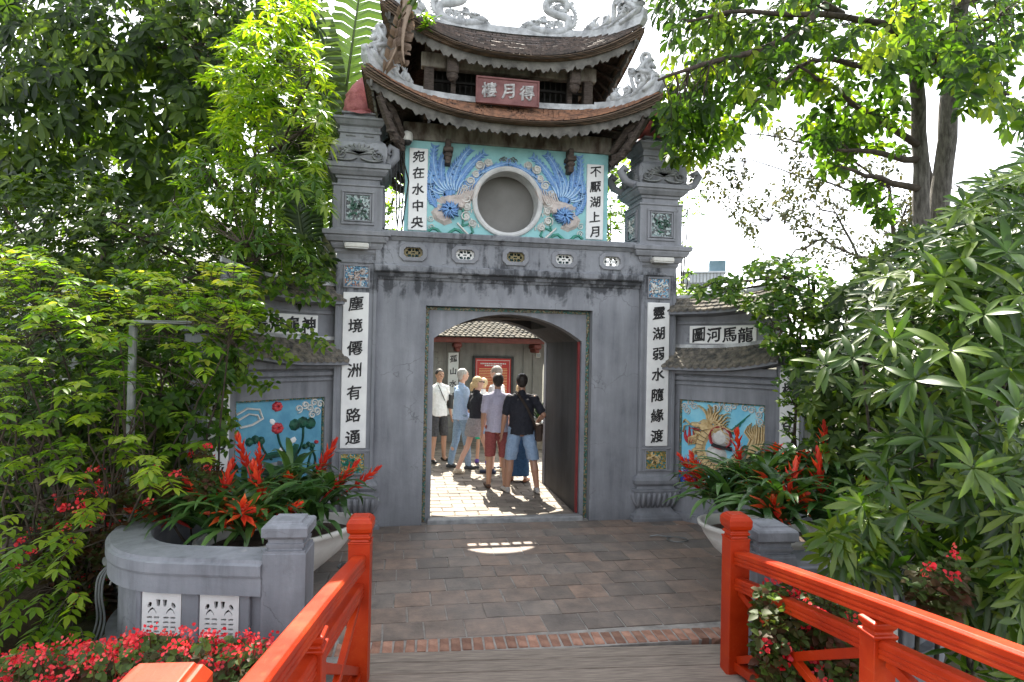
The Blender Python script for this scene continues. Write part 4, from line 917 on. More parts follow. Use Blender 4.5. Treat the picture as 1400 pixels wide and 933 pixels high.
        G('cloud').dome([(.0 + .13 * cos(k), .10 + .13 * sin(k)) for k in [i * .52 for i in range(12)]], .05, T); G('red').ribbon([(.0 + .14 * cos(k), .10 + .14 * sin(k)) for k in [i * .52 for i in range(13)]], [.02] * 13, .05, T)
        G('cloud').dome([(-.06 + .14 * cos(k), -.12 + .12 * sin(k)) for k in [i * .52 for i in range(12)]], .06, T)
        G('ink').ribbon([(-.10, .0), (.14, -.03)], [.05, .05], .065, T)
        for (x, z, h) in ((-.42, .08, .2), (.36, -.22, .26)):
            for q in (-1, 0, 1): G('red').ribbon(bez((x, z - h * .4), (x + q * .09, z - h * .1), (x + q * .05, z + h * (.6 if q == 0 else .35)), 5), [.07, .07, .055, .04, .025, .006], .025, T)
        for q in range(5): G('green').ribbon(bez((.12, .2), (.2 + .04 * q, .1 + .08 * q), (.12 + .06 * q, .22 + .05 * q), 5), .014, .02, T)
    else:
        G('cloud').ribbon([(-.52, .40), (-.40, .46), (-.26, .44), (-.22, .34), (-.34, .28), (-.48, .26)], [.025] * 6, .02, T); G('cloud').ribbon([(-.50, .34), (-.38, .40), (-.28, .38), (-.26, .33)], [.02] * 4, .02, T)
        for (x, z) in ((.30, .46), (.22, .42), (.36, .42), (.42, .48), (.46, .38), (.5, .46), (.40, .34)): G('cloud').ribbon(spiral(x, z, .05, 1.5, R_.random() * 6), .022, .02, T)
        for (x, z, r) in ((-.05, .46, .08), (-.04, .22, .09), (.46, .02, .03)):
            for q in range(7):
                a = q * .9; G('red').dome([(x + r * .45 * cos(a) + r * .4 * cos(b_), z + r * .4 * sin(a) + r * .35 * sin(b_)) for b_ in [i * 1.05 for i in range(6)]], .03, T)
        for P in (bez((.12, -.1), (.0, -.04), (-.04, .16), 7), bez((.2, -.1), (.30, .0), (.28, .2), 7), bez((-.1, -.12), (-.2, -.04), (-.25, .1), 7), bez((.42, -.3), (.5, -.15), (.38, -.05), 7), bez((.36, -.34), (.34, -.2), (.42, -.05), 7)): G('dkgreen').ribbon(P, [.02] * 8, .025, T)
        for (x, z, w2, h2) in ((.28, .24, .17, .07), (-.30, .10, .11, .05), (.36, -.02, .08, .035)):
            for q in (-1, 0, 1): G('dkgreen').dome([(x + q * w2 * .6 + w2 * .45 * cos(b_), z + h2 * sin(b_) + .02 * (q == 0)) for b_ in [i * .8 for i in range(8)]], .035, T)
        G('dkgreen').ribbon(bez((-.36, -.12), (.0, -.02), (.2, -.12), 8), [.03, .05, .06, .07, .07, .06, .06, .06, .04], .04, T)
        G('dkgreen').ribbon(bez((.2, .02), (.1, -.15), (.28, -.28), 7) , [.04, .07, .07, .08, .1, .1, .08, .05], .05, T)
        G('dkgreen').ribbon(bez((.24, -.25), (.18, -.4), (.24, -.5), 5), [.07] * 6, .05, T)
        G('stone_old').dome([(-.05 + .24 * cos(b_), -.32 + .17 * sin(b_)) for b_ in [i * .45 for i in range(14)]], .07, T)
        for k in range(40):
            a = R_.uniform(0, pi); r = R_.uniform(.06, .2); G('stone_old').ribbon([(-.05 + r * cos(a), -.34 + r * .8 * sin(a)), (-.05 + (r + .06) * cos(a), -.34 + (r + .06) * .8 * sin(a))], [.02, .006], .085, T)
        for k in range(12): G('navy').ribbon(spiral(R_.uniform(-.1, .5), R_.uniform(-.52, -.44), .035, 1.3, R_.random() * 6), .02, .02, T)
        for k in range(9):
            x, z = R_.uniform(-.45, .3), R_.uniform(-.35, .3); G('white').dome([(x + R_.uniform(.015, .05) * cos(b_), z + R_.uniform(.015, .05) * sin(b_)) for b_ in [i * 1.05 for i in range(6)]], .006, T)
    for k, g in parts.items():
        g.build({'gold': 'dragon_relief', 'cloud': 'cloud_relief', 'navy': 'wave_relief', 'red': 'flower_relief' if kind != 'dragon' else 'flame_relief', 'ink': 'book_relief', 'green': 'vapour_relief', 'dkgreen': 'lotus_leaf_relief', 'stone_old': 'turtle_relief', 'white': 'worn_patch'}[k], M_[k], pic)
    return t
screen_wall(3.52, 7.76, radians(-52), 1, 'right splayed grey wall with a golden dragon relief under small tiled roofs', '圖河馬龍', 'dragon', '橋引長虹')
screen_wall(-.79, 7.76, radians(42), -1, 'left splayed grey wall with a lotus and turtle relief half covered by vines', '書洛龜神', 'lotus', '當明月坐湖', 1.27)
# ================================================================ GROUND, PAVING, BRIDGE
def struct(name, mbx, mat, parent=None, smooth=False):
    o = mbx.build(name, mat, parent, smooth=smooth, recalc=False)
    if parent is None: o['kind'] = 'structure'
    return o
def ground_z(x, y):
    """flat terrace by the gate, banks falling to the lake beside the bridge"""
    d = 4.1 - y
    side = max(0, abs(x - 1.0) - 1.3)
    z = -.06
    if d > 0: z -= min(2.4, d * .55) * (1 if side > 0 else 1)
    if y < 4.6 and side > 0: z -= .12
    z -= .0
    return z
g = MB(); nx, ny = 90, 90
xs = [-1 * (60 ** (abs(t) ** 1.0) - 1) * (1 if t > 0 else -1) * -1 for t in [-1 + 2 * i / nx for i in range(nx + 1)]]
xs = [(1 if t > 0 else -1) * (abs(t) * 8 + max(0, abs(t) - .75) ** 2 * 6000) for t in [-1 + 2 * i / nx for i in range(nx + 1)]]
ys = [5 + v for v in [(1 if t > 0 else -1) * (abs(t) * 9 + max(0, abs(t) - .75) ** 2 * 6000) for t in [-1 + 2 * i / ny for i in range(ny + 1)]]]
vs = [(x + 1, y, ground_z(x + 1, y)) for y in ys for x in xs]
fs = [(j * (nx + 1) + i, j * (nx + 1) + i + 1, (j + 1) * (nx + 1) + i + 1, (j + 1) * (nx + 1) + i) for j in range(ny) for i in range(nx)]
g.add(vs, fs); struct('ground', g, M_['ground'], smooth=True)
wt = MB(); wt.add([(-400, -400, -1.9), (400, -400, -1.9), (400, 3.4, -1.9), (-400, 3.4, -1.9)], [(0, 1, 2, 3)])
mw, t_, b_, o_ = nodes('lake_water'); b_.inputs['Base Color'].default_value = (.03, .05, .03, 1); b_.inputs['Roughness'].default_value = .08
n_ = N(t_, 'ShaderNodeTexNoise', Scale=3, Detail=4); bp_ = N(t_, 'ShaderNodeBump', Strength=.2); t_.links.new(n_.outputs['Fac'], bp_.inputs['Height']); t_.links.new(bp_.outputs[0], b_.inputs['Normal'])
struct('lake', wt, mw)
# forecourt paving
fp = MB(); fp.add([(-2.1, 4.66, -.005), (4.3, 4.42, -.005), (4.3, 7.85, -.005), (-2.1, 7.85, -.005)], [(0, 1, 2, 3)])
fp.add([(-2.1, 4.66, -.2), (4.3, 4.42, -.2)], []); b0 = 0; fp.f += [(0, 4, 5, 1)]; fp.m += [0]
fore = struct('forecourt_paving', fp, M_['joint'])
def piece_mesh(name, w_, d_, h_, mat, c=.004, jit=.004, n=3):
    out = []
    for k in range(n):
        m = MB(); m.box(-w_ / 2, w_ / 2, -d_ / 2, d_ / 2, -h_, 0, c)
        m.v = [(x + random.uniform(-jit, jit), y + random.uniform(-jit, jit), z + (random.uniform(-.0015, .0015) if z > -h_ * .6 else 0)) for x, y, z in m.v]
        me = bpy.data.meshes.new(name); me.from_pydata(m.v, [], m.f); me.materials.append(mat); out.append(me)
    return out
def lay(name, meshes, parent, x, y, z, rz=0, tilt=.006):
    o = bpy.data.objects.new(name, random.choice(meshes)); o.location = (x, y, z + random.uniform(-.0015, .002))
    o.rotation_euler = (random.uniform(-tilt, tilt), random.uniform(-tilt, tilt), rz + random.choice((0, pi)) + random.uniform(-.008, .008)); COL.objects.link(o); o.parent = parent; return o
pav = piece_mesh('paver', .299, .288, .03, M_['paver'], .0022, .006, 8)
rows = 10
for j in range(rows):
    y = 4.86 + .3 * j
    off = (.0, .17, .06, .22, .11)[j % 5]
    for i in range(-10, 14):
        x = 1.0 + (i + off / .31) * .312 + .02 * sin(j)
        if x < (-1.55 if y > 5.6 else -.75 if y > 5.0 else -.55) or x > (3.9 if y > 5.4 else 3.0): continue
        if y > 7.55 and (abs(x - PLx) < .42 or abs(x - PRx) < .42) : pass
        if x < -.95 and y > 7.3 - (x + .95) * -.9: continue
        lay('paver', pav, fore, x, y, 0)
# row in the doorway and the odd row at the foot of the band
bk = piece_mesh('edge_brick', .066, .185, .05, M_['brick'], .005, .004, 4)
for i in range(41):
    x = -.62 + .0815 * i; lay('edge_brick', bk, fore, x, 4.575 - .036 * (x - 1.02), .002, radians(-2.2), .01)
hm = MB(); hm.box(-.7, 2.75, 4.44, 4.62, -.3, -.006); hm.build('band_bed', M_['joint'], fore)
# courtyard floor
cf = MB(); cf.add([(-4, 7.85, -.012), (9, 7.85, -.012), (9, 20, -.012), (-4, 20, -.012)], [(0, 1, 2, 3)])
yard = struct('courtyard_floor', cf, M_['joint'])
pv = piece_mesh('courtyard_tile', .30, .19, .03, M_['paver_yard'], .005, .005, 4)
for j in range(32):
    y = 8.02 + .205 * j; x0, x1 = (.4, 2.36) if y < 10 else (.55 + (y - 10) * .02, 2.5 + (y - 10) * .24)
    for i in range(int((x1 - x0) / .31) + 1):
        lay('courtyard_tile', pv, yard, x0 + .13 + (i + .5 * (j % 2)) * .31 - .1, y, 0)
# ---------------------------------------------------------------- bridge
BO = Vector((1.02, 4.05, 0)); BE = Vector((.997, -.078, 0)); BN = Vector((-.078, -.997, 0))
def bh(d): return 0 if d <= 0 else .18 * d - .0085 * d * d
def Bp(l, d, z=0): return BO + BE * l + BN * d + Vector((0, 0, z))
dk = MB(); n = 40
A = [Bp(-1.34, -.42 + k * .2, bh(-.42 + k * .2) - .05) for k in range(n)]; B_ = [Bp(1.34, -.42 + k * .2, bh(-.42 + k * .2) - .05) for k in range(n)]
dk.solid([tuple(p) for p in A], [tuple(p) for p in B_], [tuple(p - Vector((0, 0, .18))) for p in B_], [tuple(p - Vector((0, 0, .18))) for p in A])
deck = struct('bridge_deck', dk, M_['woodold'])
rzB = atan2(BE.y, BE.x)
pk = []
for q in range(4):
    m = MB()
    for i in range(8):                                # slightly wavy board
        pass
    m.box(-1.33, 1.33, -.0715, .0715, -.045, 0, .005); me = bpy.data.meshes.new('plank'); me.from_pydata([(x, y + random.uniform(-.002, .002), z + random.uniform(-.002, .002)) for x, y, z in m.v], [], m.f); me.materials.append(M_['plank']); pk.append(me)
d = -.40
while d < 7.2:
    o = bpy.data.objects.new('plank', random.choice(pk)); sl_ = (bh(d + .1) - bh(d - .1)) / .2
    o.matrix_world = Matrix.Translation(Bp(0, d + .075, bh(d + .075) + .002 * random.random())) @ Matrix.Rotation(rzB, 4, 'Z') @ Matrix.Rotation(-math.atan(sl_), 4, 'X'); put(o, deck); d += .152
# railings
def loc_frame(l, d, z, pitch=True):
    sl_ = (bh(d + .05) - bh(d - .05)) / .1
    return Matrix.Translation(Bp(l, d, z + bh(d))) @ Matrix.Rotation(rzB, 4, 'Z')
RS = [(-.044, 0), (.044, 0), (.044, .016), (.0385, .019), (.0385, .023), (.044, .026), (.044, .042), (.0385, .045), (.0385, .049), (.044, .052), (.044, .076), (.032, .088), (-.032, .088), (-.044, .076), (-.044, .052), (-.0385, .049), (-.0385, .045), (-.044, .042), (-.044, .026), (-.0385, .023), (-.0385, .019), (-.044, .016)]
def rail_bar(m, l, d0, d1, z, sec, n=14, straight=False):
    vs = []; k_ = len(sec); n = max(2, n)
    for k in range(n + 1):
        f = k / n; dd = d0 + (d1 - d0) * f; zz = z + bh(dd)
        for (a, b) in sec: vs.append(tuple(Bp(l + a, dd, zz + b)))
    fs = [(k * k_ + i, k * k_ + (i + 1) % k_, (k + 1) * k_ + (i + 1) % k_, (k + 1) * k_ + i) for k in range(n) for i in range(k_)]
    fs += [tuple(range(k_)), tuple(range(n * k_ + k_ - 1, n * k_ - 1, -1))]
    m.add(vs, fs)
def bevelled(o, w_=.004, seg=2):
    b = o.modifiers.new('bevel', 'BEVEL'); b.width = w_; b.segments = seg; b.limit_method = 'ANGLE'; b.angle_limit = radians(40); return o
def railing(l, label):
    t = thing('bridge_railing', label, 'railing', tuple(Bp(l, 0, 0)), 0, 'lacquered railings of the bridge')
    post_d = [0, 2.85, 5.7]
    for pd in post_d:
        M = loc_frame(l, pd, 0)
        m = MB(); m.sq(0, 0, [(-.15, .068), (.90, .068), (.905, .072), (.912, .072)], M=M)
        m.sq(0, 0, [(.912, .060), (.925, .056), (.932, .056), (.936, .068), (.948, .070), (.954, .060), (.966, .060), (.975, .074), (1.0, .080), (1.035, .080), (1.058, .066), (1.062, .056), (1.070, .054)], M=M)
        p = bevelled(m.build('newel_post', M_['lacquer'], t), .005)
        m = MB(); s_ = -1 if l < 0 else 1
        m.add([(s_ * .068, -.03, -.02), (s_ * .068, .03, -.02), (s_ * .068, .03, .16), (s_ * .068, -.03, .16), (s_ * .17, -.03, -.02), (s_ * .17, .03, -.02)], [(0, 1, 5, 4), (3, 4, 5, 2), (0, 4, 3), (1, 2, 5), (0, 3, 2, 1)], M)
        bevelled(m.build('foot_block', M_['lacquer'], p), .003)
    for a, b in ((0, 2.85), (2.85, 5.7)):
        m = MB(); rail_bar(m, l, a + .066, b - .066, .735, RS); bevelled(m.build('hand_rail', M_['lacquer'], t), .002, 1)
        mid = (a + b) / 2
        for (u, v) in ((a, mid), (mid, b)):
            m = MB(); rail_bar(m, l, u + (.066 if u == a else .052), v - (.066 if v == b else .052), .565, [(x * .8, z * .92) for x, z in RS], 8); bevelled(m.build('middle_rail', M_['lacquer'], t), .002, 1)
            m = MB(); rail_bar(m, l, u + (.066 if u == a else .052), v - (.066 if v == b else .052), .03, [(-.03, 0), (.03, 0), (.03, .055), (-.03, .055)], 8); m.build('bottom_rail', M_['lacquer'], t)
            for (z0, z1, oo) in ((.10, .555, .0), (.555, .10, .004)):
                m = MB(); d0, d1 = u + .075, v - .06; p0 = Bp(l + oo, d0, bh(d0) + z0); p1 = Bp(l + oo, d1, bh(d1) + z1); dr = (p1 - p0).normalized(); up = BE.cross(dr).normalized() * .024; sd_ = BE * .019
                m.solid(*[[tuple(q + a_) for q in (p0, p1)] for a_ in (up + sd_, -up + sd_, -up - sd_, up - sd_)]); bevelled(m.build('cross_brace', M_['lacquer'], t), .004)
        M = loc_frame(l, mid, 0)
        m = MB(); m.sq(0, 0, [(-.12, .052), (.645, .052), (.65, .056), (.66, .060), (.668, .060), (.674, .045), (.685, .045), (.70, .056), (.722, .058), (.733, .04)], M=M)
        bevelled(m.build('middle_post', M_['lacquer'], t), .004)
railing(-1.25, 'red orange lacquered railing on the left side of the bridge beside the begonia bed')
railing(1.25, 'red orange lacquered railing on the right side of the bridge against the glossy shrub')

# ---------------------------------------------------------------- planters with stone pillars at the bridge head
def lowpillar(cx, cy, label, rz):
    t = thing('stone_bollard', label, 'pillar', (cx, cy, 0), rz, 'low stone pillars at the bridge head'); M = WM[t.name]
    MB().sq(0, 0, [(-.6, .142), (.735, .142), (.74, .135), (.755, .135)], M=M).build('shaft', M_['plaster_low'], t)
    MB().sq(0, 0, [(.755, .112), (.77, .112), (.775, .122), (.80, .126), (.805, .114), (.83, .114), (.835, .128), (.85, .138)], M=M).build('neck', M_['plaster_low'], t)
    bevelled(MB().sq(0, 0, [(.85, .152), (.912, .152), (.925, .142), (.935, .105), (.95, .10)], M=M).build('cap', M_['plaster_low'], t), .005)
def shou(cx, cz, w, h):
    """pierced longevity character: list of holes, symmetrical"""
    H = []
    def el(x, z, a, b_, rot=0): H.append([(cx + x * w + a * cos(t) * cos(rot) - b_ * sin(t) * sin(rot), cz + z * h + a * cos(t) * sin(rot) + b_ * sin(t) * cos(rot)) for t in [i * pi / 5 for i in range(10)]])
    def rc(x0, x1, z, t): H.append([(cx + x0 * w, cz + z * h - t), (cx + x1 * w, cz + z * h - t), (cx + x1 * w, cz + z * h + t), (cx + x0 * w, cz + z * h + t)])
    for s in (-1, 1):
        for zz in (1, -1):
            el(s * .72, zz * .66, .013, .022, s * zz * .5); H.append([(cx + s * w * .20 + dx, cz + zz * (h * .74 + dz)) for dx, dz in ((-.009, -.024), (.009, -.024), (.015, .022), (-.015, .022))])
            H.append([(cx + s * w * (.30 + .5 * f) , cz + zz * (h * .36 + .030 * sin(pi * f) ) ) for f in (0, .25, .5, .75, 1)] + [(cx + s * w * (.30 + .5 * f), cz + zz * (h * .36 + .030 * sin(pi * f)) + zz * .014) for f in (1, .75, .5, .25, 0)])
        for z in (.24, .08, -.08, -.24):
            a_, b2 = sorted((s * .12, s * .44)); rc(a_, b2, z, .0065); a_, b2 = sorted((s * .56, s * .86)); rc(a_, b2, z, .0065)
    return H
def smooth_path(pts, r=.45, n=8):
    out = [Vector(pts[0])]
    for k in range(1, len(pts) - 1):
        p, a, b = Vector(pts[k]), Vector(pts[k - 1]), Vector(pts[k + 1]); u = (a - p).normalized(); v = (b - p).normalized(); rr = min(r, (a - p).length * .48, (b - p).length * .48)
        for q in range(n + 1): 
            t = q / n; out.append((p + u * rr) * (1 - t) ** 2 + p * 2 * t * (1 - t) + (p + v * rr) * t * t)
    out.append(Vector(pts[-1])); return out
def offset(path, o):
    res = []
    for k, p in enumerate(path):
        t = (path[min(k + 1, len(path) - 1)] - path[max(0, k - 1)]); t.normalize(); res.append(Vector((p.x - t.y * o, p.y + t.x * o, 0)))
    return res
def lowwall(label, pts, vents, out_sign):
    t = thing('planter_wall', label, 'low wall', (pts[0][0], pts[0][1], 0), 0, 'curved low planter walls')
    P = smooth_path([(x, y, 0) for x, y in pts], .55, 10)
    def ring(o0, o1, z0, z1, name, mat, m=None):
        mm = m or MB(); a = offset(P, o0); b = offset(P, o1)
        mm.solid(*[[(p.x, p.y, z) for p in L] for L, z in ((a, z0), (b, z0), (b, z1), (a, z1))]); return mm
    s = out_sign
    c = MB(); a = [(s * .155, .585), (s * .16, .60), (s * .16, .665), (s * .135, .675), (s * .13, .695), (-s * .13, .70), (-s * .15, .68), (-s * .15, .60)]
    k_ = len(a); offs = [offset(P, o) for o, z in a]; vs = []
    for i in range(len(P)):
        for q in range(k_): vs.append((offs[q][i].x, offs[q][i].y, a[q][1]))
    fs = [(i * k_ + q, i * k_ + (q + 1) % k_, (i + 1) * k_ + (q + 1) % k_, (i + 1) * k_ + q) for i in range(len(P) - 1) for q in range(k_)]
    c.add(vs, fs); c.add([vs[i] for i in range(k_)], [tuple(range(k_))]); c.add(vs[-k_:], [tuple(range(k_))]); c.build('wall_cap', M_['plaster_low'], t)
    b = ring(s * .145, s * .07, .46, .585, '', None); ring(s * .145, s * .07, -.6, .02, '', None, b); ring(s * .07, -s * .10, -.6, .585, '', None, b)
    # piers between the recessed panels
    seg = Vector((pts[1][0] - pts[0][0], pts[1][1] - pts[0][1], 0)); L = seg.length; u = seg.normalized(); nrm = Vector((-u.y, u.x, 0)) * s
    F = Matrix(((u.x * 1, -nrm.x, 0, pts[0][0]), (u.y * 1, -nrm.y, 0, pts[0][1]), (0, 0, 1, 0), (0, 0, 0, 1)))
    b.build('wall_body', M_['plaster_low'], t)
    # frame bars standing forward
    m = MB(); xs_ = [.15] + [v for v in vents for v in (v,)]
    for (x0, x1) in ((.09, .16), (.44, .56), (.84, .88)): m.box(x0, x1, -.105, -.06, .02, .46, .006, M=F)
    m.build('pier', M_['plaster_low'], t)
    for v in vents:
        q = plate([[(v - .135, -.02), (v + .135, -.02), (v + .135, .455), (v - .135, .455)]] + shou(v, .23, .115, .20), -.10, -.075, M=F).build('lattice_panel', M_['white'], t)
        fb = MB().box(v - .13, v + .13, -.078, -.072, .0, .44, M=F).build('panel_back', M_['dark'], q)  # near-black sheet paints the shade inside the pierced holes
    return t
LP = (-.735, 4.60); RP = (2.62, 4.14)
lowpillar(*LP, 'low grey stone pillar with stepped cap left of the bridge, next to white lattice panels', radians(-4))
lowpillar(*RP, 'low grey stone pillar with stepped cap right of the bridge, behind the red newel post', radians(-4))
lowwall('curved grey planter wall with white pierced lattice panels left of the bridge', [(-.86, 4.60), (-1.80, 4.80), (-2.08, 5.4), (-1.80, 7.0)], [.30, .70], 1)
lowwall('grey planter wall right of the bridge mostly hidden behind glossy shrub', [(2.75, 4.14), (3.75, 4.05), (4.4, 4.6), (4.4, 6.3)], [.27, .67], -1)
sb = MB(); sb.add([(-2.1, 5.0, .12), (-.9, 4.75, .12), (-.9, 5.0, .12), (-1.0, 7.3, .12), (-1.9, 7.1, .12), (-2.2, 5.5, .12)], [(0, 1, 2, 3, 4, 5)])

# ---------------------------------------------------------------- glazed bowls with bromeliads
def bowl(cx, cy, rx, ry, rz, label, z0=0, h=.52):
    t = thing('flower_bowl', label, 'planter', (cx, cy, z0), rz, 'white glazed flower bowls'); M = WM[t.name]
    m = MB(); m.lathe((0, 0, 0), [(0, .38), (.05, .40), (.08, .36), (.16, .55), (.28, .80), (.40, .95), (h - .05, 1.0), (h - .04, 1.04), (h, 1.05), (h + .005, 1.0), (h - .03, .96), (h - .10, .92)], 36, M=M, sx=rx, sy=ry); m.build('bowl_body', M_['bowl'], t, smooth=True)
    m = MB(); m.lathe((0, 0, h - .09), [(0, .93), (.02, .8), (.03, .3)], 24, M=M, sx=rx, sy=ry); m.build('soil', M_['soil'], t)
    return t
bowl(-1.0, 5.86, .70, .42, radians(35), 'white glazed bowl full of bromeliads in front of the left lotus relief')
bowl(3.45, 5.45, .62, .40, radians(-40), 'white glazed bowl full of bromeliads in front of the golden dragon relief')
M_['brom_leaf'] = leafmat('bromeliad_leaf', [(.018, .045, .012), (.03, .075, .02), (.045, .11, .025), (.08, .15, .04)], .22, .32)
M_['brom_red'] = leafmat('bromeliad_bract', [(.36, .015, .009), (.54, .028, .012), (.68, .075, .016), (.80, .19, .035)], .3, .45, (1.6, .8, .6))
def lvattr(me, val=None, arr=None):
    a = me.attributes.new('lv', 'FLOAT', 'POINT')
    if arr is None: arr = np.full(len(me.vertices), val, dtype=np.float32)
    a.data.foreach_set('value', np.asarray(arr, dtype=np.float32))
def strap_mesh(name, L, W, mat, lv, droop, curl=0, n=7, fold=.25, tipw=.05):
    """one leaf along +x, arching"""
    vs = []; fs = []; x = z = 0.0; ang = radians(62)
    for k in range(n + 1):
        f = k / n; w_ = W * (.55 + .9 * f * (1 - f) * 1.6 if f < .6 else (1 - ((f - .6) / .4) ** 1.8) * .95 + tipw * .2) / 2
        if k: ang -= droop / n * (.4 + 1.2 * f); x += L / n * cos(ang); z += L / n * sin(ang)
        nx_, nz_ = -sin(ang), cos(ang)
        vs += [(x + nx_ * w_ * fold, -w_, z + nz_ * w_ * fold), (x, 0, z), (x + nx_ * w_ * fold, w_, z + nz_ * w_ * fold)]
    for k in range(n):
        b = 3 * k; fs += [(b, b + 1, b + 4, b + 3), (b + 1, b + 2, b + 5, b + 4)]
    me = bpy.data.meshes.new(name); me.from_pydata(vs, [], fs); me.materials.append(mat); me.polygons.foreach_set('use_smooth', [True] * len(fs)); lvattr(me, lv); return me
BL = [strap_mesh('leaf', .42 + .05 * (k % 3), .050 + .006 * (k % 2), M_['brom_leaf'], k / 9, radians(75 + 12 * (k % 4))) for k in range(10)]
def bract_mesh(k, star):
    m = MB(); lv = []; rr = random.Random(k)
    if star: layers = [(8, radians(15), .13), (6, radians(45), .10), (4, radians(68), .07)]; stem = 0
    else: layers = [(5, radians(52), .09), (5, radians(52), .10), (5, radians(55), .10), (5, radians(60), .09), (4, radians(70), .08), (3, radians(80), .06)]
    for q, (n_, el, L) in enumerate(layers):
        zz = (.02 * q if star else .045 * q)
        for i in range(n_):
            a = 2 * pi * (i + .5 * q) / n_ + rr.uniform(-.2, .2); e = el + rr.uniform(-.12, .12); w_ = .017 if star else .014; L_ = L * rr.uniform(.85, 1.2)
            c, s = cos(a), sin(a); px, py = -s, c
            def pt(r, sd_, up=0): return (c * cos(e) * r + px * sd_, s * cos(e) * r + py * sd_, zz + sin(e) * r + up)
            b = len(m.v)
            m.v += [pt(0, 0), pt(L_ * .45, -w_, .004), pt(L_ * .45, 0, -.004), pt(L_ * .45, w_, .004), pt(L_ * 1.0, 0, -.01 if star else .0)]
            m.f += [(b, b + 1, b + 2), (b, b + 2, b + 3), (b + 1, b + 4, b + 2), (b + 2, b + 4, b + 3)]; v = rr.uniform(0, .6) + (.35 if star else .0); lv += [v * .6, v, v * .8, v, min(1, v + .25)]
    me = bpy.data.meshes.new('bract_cluster'); me.from_pydata(m.v, [], m.f); me.materials.append(M_['brom_red']); lvattr(me, arr=lv); return me
SPIKES = [bract_mesh(k, False) for k in range(3)]; STARS = [bract_mesh(k + 9, True) for k in range(3)]
def bromeliad(p, label, n_leaf, spikes, scale=1.0):
    """spikes: list of (azimuth deg, tilt from vertical deg, stalk length, 'star'|'spike')"""
    t = thing('bromeliad', label, 'plant', tuple(p), random.uniform(0, 6), 'bromeliads planted in the bowls')
    for k in range(n_leaf):
        o = bpy.data.objects.new('leaf', random.choice(BL)); o.rotation_euler = (random.uniform(-.15, .15), random.uniform(-.35, .35) if k > n_leaf * .3 else -.35, 2 * pi * k / n_leaf * 2.4 + random.uniform(-.3, .3)); s = scale * random.uniform(.85, 1.2); o.scale = (s, s, s); put(o, t)
    R0 = Matrix.Rotation(-t.rotation_euler[2], 4, 'Z')
    for (az, tilt, L, kind) in spikes:
        az, tilt = radians(az), radians(tilt); dr = Vector((sin(tilt) * cos(az), sin(tilt) * sin(az), cos(tilt))); dr = R0.to_3x3() @ dr
        m = MB(); m.tube([(0, 0, 0), tuple(dr * L * .5 + Vector((0, 0, .02))), tuple(dr * L)], [.011, .009, .008], 5)
        me = bpy.data.meshes.new('flower_stalk'); me.from_pydata(m.v, [], m.f); me.materials.append(M_['brom_red']); lvattr(me, .1)
        o = bpy.data.objects.new('flower_stalk', me); put(o, t)
        fl = bpy.data.objects.new('bract_cluster', random.choice(STARS if kind == 'star' else SPIKES)); s = scale * random.uniform(.95, 1.22)
        fl.matrix_local = Matrix.Translation(dr * L * (.95 if kind == 'star' else .8)) @ dr.to_track_quat('Z', 'Y').to_matrix().to_4x4() @ Matrix.Diagonal((s, s, s, 1)); put(fl, o)
# flowers seen at these places; az is measured in the horizontal plane, -90 towards the viewer
def brom_at(u, v, zc, label, spikes, n=15, sc_=1.0, drop=.0): bromeliad(at(u, v, zc) - Vector((0, 0, drop)), label, n + 7, spikes, sc_ * 1.15)
brom_at(262, 722, 5.3, 'leftmost bromeliad hanging over the left planter with flower stalks lying flat to the left', [(180, 72, .26, 'spike'), (200, 62, .20, 'star')], 16)
brom_at(310, 715, 5.1, 'bromeliad with an open orange red star flower facing front, above the lattice panels', [(-85, 50, .16, 'star'), (170, 45, .22, 'spike')], 16)
brom_at(350, 722, 5.1, 'bromeliad with orange star flower just left of the low grey pillar', [(-80, 48, .14, 'star'), (-20, 60, .18, 'spike')], 14)
brom_at(352, 690, 5.6, 'bromeliad with two tall dense red flower spikes before the turtle relief', [(150, 22, .42, 'spike'), (100, 12, .30, 'spike')], 16)
brom_at(385, 700, 5.7, 'leafy bromeliad with small orange flower under the lotus relief', [(70, 20, .25, 'star')], 18)
brom_at(410, 690, 6.0, 'bromeliad with a narrow red spike leaning right beside the lotus relief edge', [(15, 28, .40, 'spike')], 18)
brom_at(428, 700, 5.7, 'bromeliad with a red spike pointing up right toward the left gate pillar', [(15, 42, .34, 'spike')], 16)
brom_at(455, 690, 5.9, 'rightmost bromeliad of the left bowl with a red spike tilted far right', [(10, 52, .30, 'spike')], 16)
brom_at(330, 705, 5.9, 'flowerless leafy bromeliad at the back of the left bowl', [], 18)
brom_at(975, 680, 6.2, 'leftmost bromeliad of the right bowl with dark red flower spikes leaning left', [(160, 40, .26, 'spike'), (120, 34, .22, 'spike'), (190, 55, .2, 'spike')], 16)
brom_at(1012, 668, 5.9, 'bromeliad with a tall red flower tuft in front of the dragon relief', [(100, 6, .30, 'spike')], 18)
brom_at(1045, 672, 5.5, 'bromeliad with an open red star flower facing front above the low right pillar', [(-95, 42, .18, 'star')], 16)
brom_at(1045, 705, 5.0, 'low bromeliad with small red star flower right behind the cap of the right stone pillar', [(-95, 50, .14, 'star')], 14)
brom_at(1075, 700, 5.0, 'bromeliad with an orange hearted star flower right of the stone pillar cap', [(-70, 45, .16, 'star')], 15)
brom_at(1060, 660, 6.0, 'bromeliad with orange flower below the couplet of the end pillar', [(60, 18, .28, 'star')], 18)
brom_at(1100, 665, 5.7, 'bromeliad with an orange and red flower pair under the vines', [(60, 20, .26, 'star'), (20, 34, .24, 'star')], 18)
brom_at(1128, 668, 5.4, 'bromeliad with a bright red ragged flower reaching up before the dark hedge', [(60, 12, .32, 'spike')], 16)
